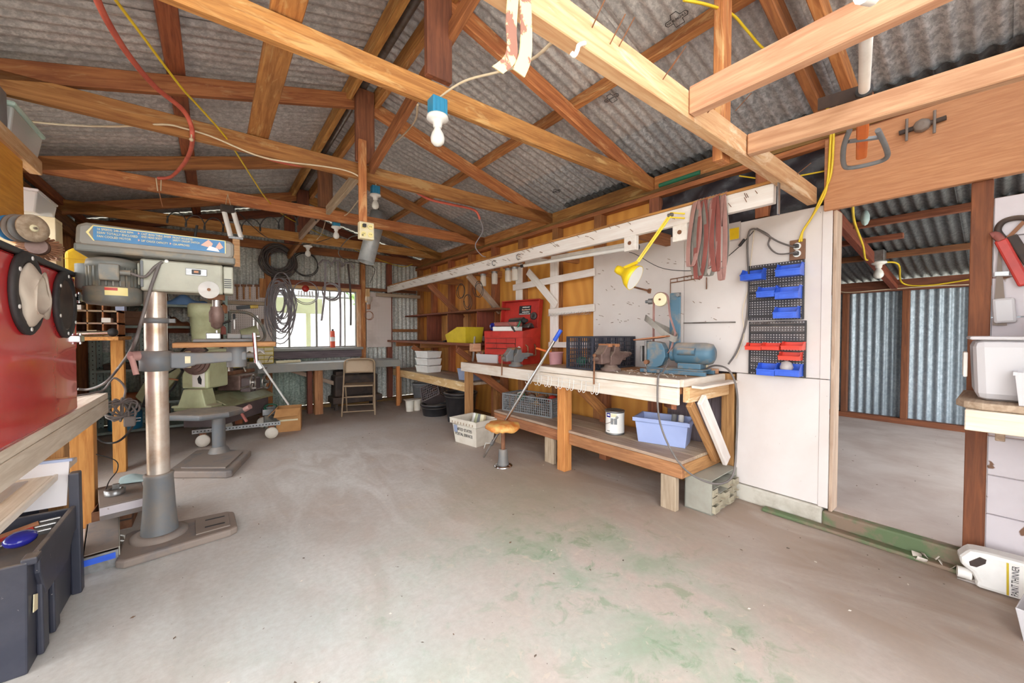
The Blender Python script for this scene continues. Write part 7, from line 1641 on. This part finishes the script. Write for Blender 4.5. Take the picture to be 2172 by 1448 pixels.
o = B().bar(P(1652, 388, x=2.39), P(1651, 455, x=2.385), 0.006, 0.026).build('file_blade', 'zinc'); tag(o, 'flat steel file hanging at the rack end', 'file')
# pruning pole across the joists
t = thing('pruning_pole', 'white pruning pole with orange grip and grey handle lying over the joists', 'pruning pole', P(1836, 150, z=2.125))
pz = 2.125; a, m = P(1842, -60, z=pz), P(1833, 190, z=pz); e = P(1829, 345, z=pz); dd = (m - a).normalized()
B(t).cyl(a, m, 0.017, n=16).build('pole', 'whitemetal', t); B(t).cyl(m, m + dd * 0.07, 0.026, n=14).build('collar', 'black', t)
B(t).cyl(m + dd * 0.05, m + dd * 0.14, 0.027, 0.024, 14).build('orange_sleeve', 'orange', t)
g0 = P(1828, 262, z=pz - 0.01); g1 = P(1827, 332, z=pz - 0.03); B(t).bar(m + dd * 0.14, g1, 0.042, 0.036).build('grip', 'orange', t, bev=0.01)
hp = [P(1802, 276, z=pz - 0.03), P(1790, 310, z=pz - 0.05), P(1789, 345, z=pz - 0.06), P(1800, 356, z=pz - 0.065), P(1850, 347, z=pz - 0.065), P(1880, 335, z=pz - 0.06), P(1880, 315, z=pz - 0.05), P(1862, 276, z=pz - 0.03)]
B(t).tube(spline(hp, 4), 0.011, 8).build('d_handle', 'greyplastic', t); B(t).bar(P(1800, 300, z=pz - 0.03), P(1872, 290, z=pz - 0.03), 0.02, 0.012).build('handle_bridge', 'greyplastic', t)
o = B().ribbon([P(1735, 222, z=2.16), P(1825, 195, z=2.13)], (0, 0, 1), 0.05, 0.004).build('pruning_saw', 'stovebrown'); tag(o, 'dark pruning saw lying beside the pruning pole', 'saw')
t = thing('beam_clamp', 'dark star-knob clamp on two pins fixed to the header board', 'clamp', P(1952, 265, x=2.94))
c = P(1955, 265, x=2.93); 
B(t).lathe([(0.0, -0.03), (0.03, -0.026), (0.036, -0.01), (0.03, 0.01), (0.012, 0.02)], c, 8, (-1, 0, 0)).build('star_knob', 'castdust', t, bev=0.003)
for dy in (-0.045, 0.055): B(t).cyl(c + V((0.0, dy, 0.055)), c + V((0.0, dy, -0.06)), 0.006, n=8).build('pin', 'castdust', t)
B(t).cyl(c + V((0.01, 0.085, -0.005)), c + V((0.01, -0.085, 0.005)), 0.012, n=10).build('cross_bar', 'stovebrown', t)
o = B().tube([P(1828, -8, y=0.2), P(1850, -2, y=0.2)], 0.014, 10).build('fitting_cap', 'white'); tag(o, 'white ribbed cap on top of the near joist', 'cap')
o = B().cyl((3.03, 1.5, 2.46), (3.03, 1.85, 2.46), 0.018, n=10).build('green_roll', 'green'); tag(o, 'green roll tucked on the wall plate', 'roll')
# ---- lean-to cables
cord('yellow_cable', [P(1803, 395, x=3.1), P(1808, 430, x=3.4), P(1812, 470, x=4.0), P(1830, 520, x=4.8), P(1836, 550, x=5.3), P(1850, 548, x=5.5), P(1866, 556, x=5.55), P(1905, 560, x=5.8), P(1914, 600, x=6.5), P(1970, 605, x=6.55), P(2070, 590, x=6.55)], 0.009, 'cordyellow', 'yellow cable to the lean-to bulb and along the far plate')
cord('white_wire', [P(1775, 615, x=6.55), P(1800, 620, x=6.55), P(1900, 612, x=6.55), P(1990, 606, x=6.55), P(2070, 603, x=6.55)], 0.006, 'cordwhite', 'thin white wire along the far plate of the lean-to')
o = B().sph((0, 0, 0), 0.05, 10, (1, 0.6, 1.3)).build('insulation_tuft', 'ragblue'); o.location = P(1835, 462, x=4.3); tag(o, 'tuft of pale insulation hanging from the lean-to roof', 'insulation')
# ================================================================ right edge: bench, boxes, saws, jug
t = thing('end_bench', 'pale bench end with rounded board at the right edge', 'bench', (2.8, -0.3, 0))
b = B(t); b.prism([(2.47, -0.70), (2.47, 0.06), (2.50, 0.11), (2.56, 0.135), (2.98, 0.135), (2.98, -0.70)], lambda u, v, d: (u, v, d), 0.885, 0.915); b.build('top_board', 'greywood', t, bev=0.006)
plank('front_beam', 2.45, 2.52, -0.70, 0.105, 0.80, 0.884, 'dustypale', t); plank('end_beam', 2.522, 2.98, 0.045, 0.10, 0.80, 0.884, 'greywood', t); plank('leg', 2.46, 2.54, -0.69, -0.61, 0, 0.799, 'benchwood', t); plank('bracket', 2.86, 2.98, 0.0, 0.03, 0.7, 0.799, 'greywood', t)
t = thing('storage_box', 'large dusty clear storage box on the right bench', 'box', (2.70, -0.06, 0.916), math.radians(4))
B().frustum(-0.13, 0.19, -0.24, 0.15, 0, 0.255, 0.012).build('tub', 'milkybox', t, bev=0.03); B().box(-0.15, 0.21, -0.26, 0.172, 0.255, 0.27).build('lid', 'milkybox', t, bev=0.008)
B().box(-0.06, 0.06, 0.172, 0.185, 0.09, 0.20).build('latch', 'label', t, bev=0.004); B().box(-0.153, -0.148, -0.12, -0.04, 0.05, 0.13).build('sticker', 'label', t); B().box(-0.1545, -0.1525, -0.095, -0.07, 0.08, 0.12).build('sticker_print', 'ink', t); B().box(-0.10, 0.16, -0.22, 0.08, 0.01, 0.15).build('contents', 'brownbox', t, bev=0.01)
t = thing('mint_box', 'clear box with mint lid stacked at the right edge', 'box', (2.35, -0.18, 0.916)); t.location = (2.60, -0.24, 1.19)
B().frustum(-0.08, 0.12, -0.16, 0.14, 0, 0.10, 0.012).build('tub', 'clearbox', t, bev=0.012); B().box(-0.10, 0.15, -0.19, 0.165, 0.10, 0.125).build('lid', 'mintlid', t, bev=0.012)
t = thing('white_tub', 'translucent white tub at the front of the right bench', 'tub', (2.53, -0.16, 0.916)); B().frustum(-0.05, 0.05, -0.10, 0.12, 0, 0.12, 0.015).build('tub', 'milkybox', t, bev=0.01) if False else B().tray(-0.05, 0.02, -0.12, 0.13, 0, 0.13, 0.012, 0.003).build('tub', 'milkybox', t); B().box(-0.066, 0.036, 0.135, 0.146, 0.118, 0.132).build('rim', 'milkybox', t)
# saws and cutters hung on the near right wall
t = thing('bow_saw', 'dark bow saw frame hanging on the white boards at the right edge', 'saw', P(2140, 500, x=2.985))
B(t).tube(spline([P(2128, 505, x=2.985), P(2117, 490, x=2.985), P(2122, 475, x=2.985), P(2140, 465, x=2.985), P(2172, 462, x=2.985), P(2210, 475, x=2.985)], 5), 0.012, 8).build('frame', 'stovebrown', t); B(t).ribbon([P(2135, 508, x=2.98), P(2172, 470, x=2.98)], (0, 0.6, 0.8), 0.016, 0.003).build('blade', 'rust', t); B(t).bar(P(2145, 500, x=2.975), P(2185, 560, x=2.975), 0.02, 0.035).build('grip', 'stovebrown', t, bev=0.006)
t = thing('bolt_cutter', 'red handled bolt cutter hanging on the white boards', 'bolt cutter', P(2130, 520, x=2.97))
B(t).bar(P(2122, 508, x=2.965), P(2175, 605, x=2.965), 0.018, 0.042).build('handle', 'chestred', t, bev=0.008); B(t).tube(spline([P(2102, 500, x=2.965), P(2112, 498, x=2.965), P(2124, 510, x=2.965)], 4), 0.016, 8).build('jaw', 'beltred', t)
t = thing('hand_saw', 'grey hand saw blade hanging point up beside the door post', 'saw', P(2120, 600, x=2.985))
pts = [P(2118, 525, x=2.985), P(2122, 525, x=2.985), P(2136, 690, x=2.985), P(2105, 690, x=2.985)]
B(t).add([tuple(p) for p in pts], [(0, 1, 2, 3)]).build('blade', 'castdust', t, sol=0.003); B(t).bar(P(2128, 632, x=2.98), P(2132, 685, x=2.98), 0.022, 0.07, (0, 1, 0)).build('handle', 'milkybox', t, bev=0.02)
o = B().bar(P(2110, 581, x=2.985), P(2140, 580, x=2.985), 0.012, 0.02).build('saw_clip', 'zinc'); tag(o, 'metal clip holding the hand saw', 'clip')
# paint thinner jug on the floor
t = thing('thinner_jug', 'white paint thinner jug with yellow label lying on its side', 'jug', (2.80, 0.0, 0.0))
# lying jug: axis toward -y, label side toward the room (-x)
JM = axes((2.86, 0.085, 0.09), (0.16, -0.987, -0.02), (0.0, 0.02, 1)); 
def jm(u, v, d): return tuple(JM @ V((u, v, d)))
out = [(0.0, -0.085), (0.30, -0.085), (0.30, 0.09), (0.04, 0.09), (-0.015, 0.085), (-0.045, 0.04), (-0.045, 0.005), (-0.01, -0.02), (0.005, -0.055)]
b = B(t); b.prism(out, jm, -0.05, 0.05); b.build('body', 'white', t, bev=0.018)
b = B(t); b.prism([(-0.018, 0.03), (0.015, 0.065), (0.035, 0.06), (0.032, 0.04), (0.005, 0.012), (-0.015, 0.012)], jm, -0.0525, 0.0525); b.build('handle_hole', 'stovebrown', t, bev=0.002)
b = B(t); b.cyl(jm(-0.05, -0.05, 0), jm(-0.005, -0.05, 0), 0.026, n=18); b.build('cap', 'white', t)
b = B(t); b.prism([(0.09, -0.075), (0.285, -0.075), (0.285, 0.075), (0.09, 0.075)], jm, 0.0505, 0.0515); lb = b.build('label_sheet', 'label', t)
b = B(t); b.prism([(0.185, -0.075), (0.285, -0.075), (0.285, 0.075), (0.175, 0.075)], jm, 0.0514, 0.052); b.build('yellow_panel', 'yellow', lb)
b = B(t); b.prism([(0.092, -0.075), (0.099, -0.075), (0.099, 0.072), (0.092, 0.072)], jm, 0.0514, 0.052); b.build('yellow_stripe', 'binyellow', lb)
b = B(t); b.prism([(0.15, 0.02), (0.175, -0.01), (0.18, 0.075), (0.15, 0.07)], jm, 0.0514, 0.0524); b.build('brush_picture', 'greyplastic', lb)
XA = JM.to_3x3() @ V((0, 1, 0)); YA = JM.to_3x3() @ V((-1, 0, 0))
text('PAINT THINNER', 0.030, 'ink', axes(jm(0.125, -0.07, 0.0525), XA, YA), lb, 'label_lettering', 0.0003, 0.62)
text('CLEANS', 0.022, 'ink', axes(jm(0.205, -0.02, 0.0527), XA, YA), lb, 'label_lettering', 0.0003, 0.75)
for k in range(3): B(t).prism([(0.222 + 0.011 * k, -0.02), (0.225 + 0.011 * k, -0.02), (0.225 + 0.011 * k, 0.05), (0.222 + 0.011 * k, 0.05)], jm, 0.052, 0.0526).build('fine_print', 'ink', lb)
t = thing('clear_tub', 'translucent plastic tub with a chain at the bottom right corner', 'tub', (2.56, -0.16, 0), math.radians(-8))
B().tray(-0.10, 0.10, -0.22, 0.09, 0, 0.13, 0.02, 0.004).build('tub', 'milkybox', t, bev=0.012)
for k in range(5): B().lathe([(0.0, 0.0), (0.008, 0.0)], n=3) if False else B().tube([(-0.105 + 0.003 * k, 0.06 - 0.0 * k + 0.008 * math.cos(2 * PI * j / 10), 0.14 - 0.018 * k + 0.011 * math.sin(2 * PI * j / 10)) for j in range(10)], 0.002, 5, True).build('chain_link', 'ink', t)
rn = random.Random(21)
DL = ['curled white paint chip nearest the green kerb', 'tan bent label scrap on the floor left of the jug', 'folded white scrap in front of the jug', 'flat torn paper by the door kerb']
for i, (px, py) in enumerate(((1950, 1192), (1972, 1190), (2055, 1232), (2010, 1208))):
    c = P(px, py, z=0.0); b = B(); a = rn.uniform(0, 3)
    b.surf(lambda u, v: ((u - 0.5) * 0.06 * math.cos(a) - (v - 0.5) * 0.04 * math.sin(a), (u - 0.5) * 0.06 * math.sin(a) + (v - 0.5) * 0.04 * math.cos(a), 0.004 + 0.03 * (u - 0.5) ** 2 * 4 + 0.01 * v), 6, 3)
    o = b.build('paper_scrap', 'debris', sol=0.0015); o.location = (c.x, c.y, 0); tag(o, DL[i], 'scrap', 'scraps by the kerb')
c = P(2080, 1228, z=0.0); b = B(); b.surf(lambda u, v: ((u - 0.5) * 0.18, (v - 0.5) * 0.14, 0.004 + 0.05 * math.sin(PI * u) * math.sin(PI * v) * (0.7 + 0.3 * math.sin(9 * u + 5 * v))), 14, 12)
o = b.build('plastic_wrap', 'bagclear', sol=0.002); o.location = (c.x, c.y, 0); tag(o, 'crumpled clear wrapping on the floor below the jug', 'wrapping')
# ---- litter on the floors
rn = random.Random(31); b = B()
for i in range(260):
    if i == 150:
        o = b.build('floor_litter', ['stovebrown', 'debris', 'earth']); tag(o, 'small scattered chips and crumbs over the workshop floor', 'litter'); o['kind'] = 'stuff'; b = B()
    if i == 200:
        o = b.build('floor_litter', ['stovebrown', 'debris', 'earth']); tag(o, 'dark crumbs scattered over the lean-to floor', 'litter'); o['kind'] = 'stuff'; b = B()
    if i < 150: x, y, z = rn.uniform(-0.3, 2.4), rn.uniform(0.3, 5.5), 0.0
    elif i < 200: x, y, z = rn.uniform(3.1, 6.3), rn.uniform(-0.3, 1.6), 0.1
    else: x, y, z = rn.uniform(2.45, 2.88), rn.uniform(0.1, 4.5), 0.0
    a = rn.uniform(0, 2 * PI); L = rn.uniform(0.003, 0.011); ca, sa = math.cos(a) * L, math.sin(a) * L
    b.k = rn.randint(0, 2); b.add([(x - ca, y - sa, z + 0.0006), (x + sa * 0.5, y - ca * 0.5, z + 0.0006), (x + ca, y + sa, z + 0.002), (x - sa * 0.5, y + ca * 0.5, z + 0.003)], [(0, 1, 2, 3)])
o = b.build('floor_litter', ['stovebrown', 'debris', 'earth']); tag(o, 'pale chips collected along the foot of the right bench', 'litter'); o['kind'] = 'stuff'
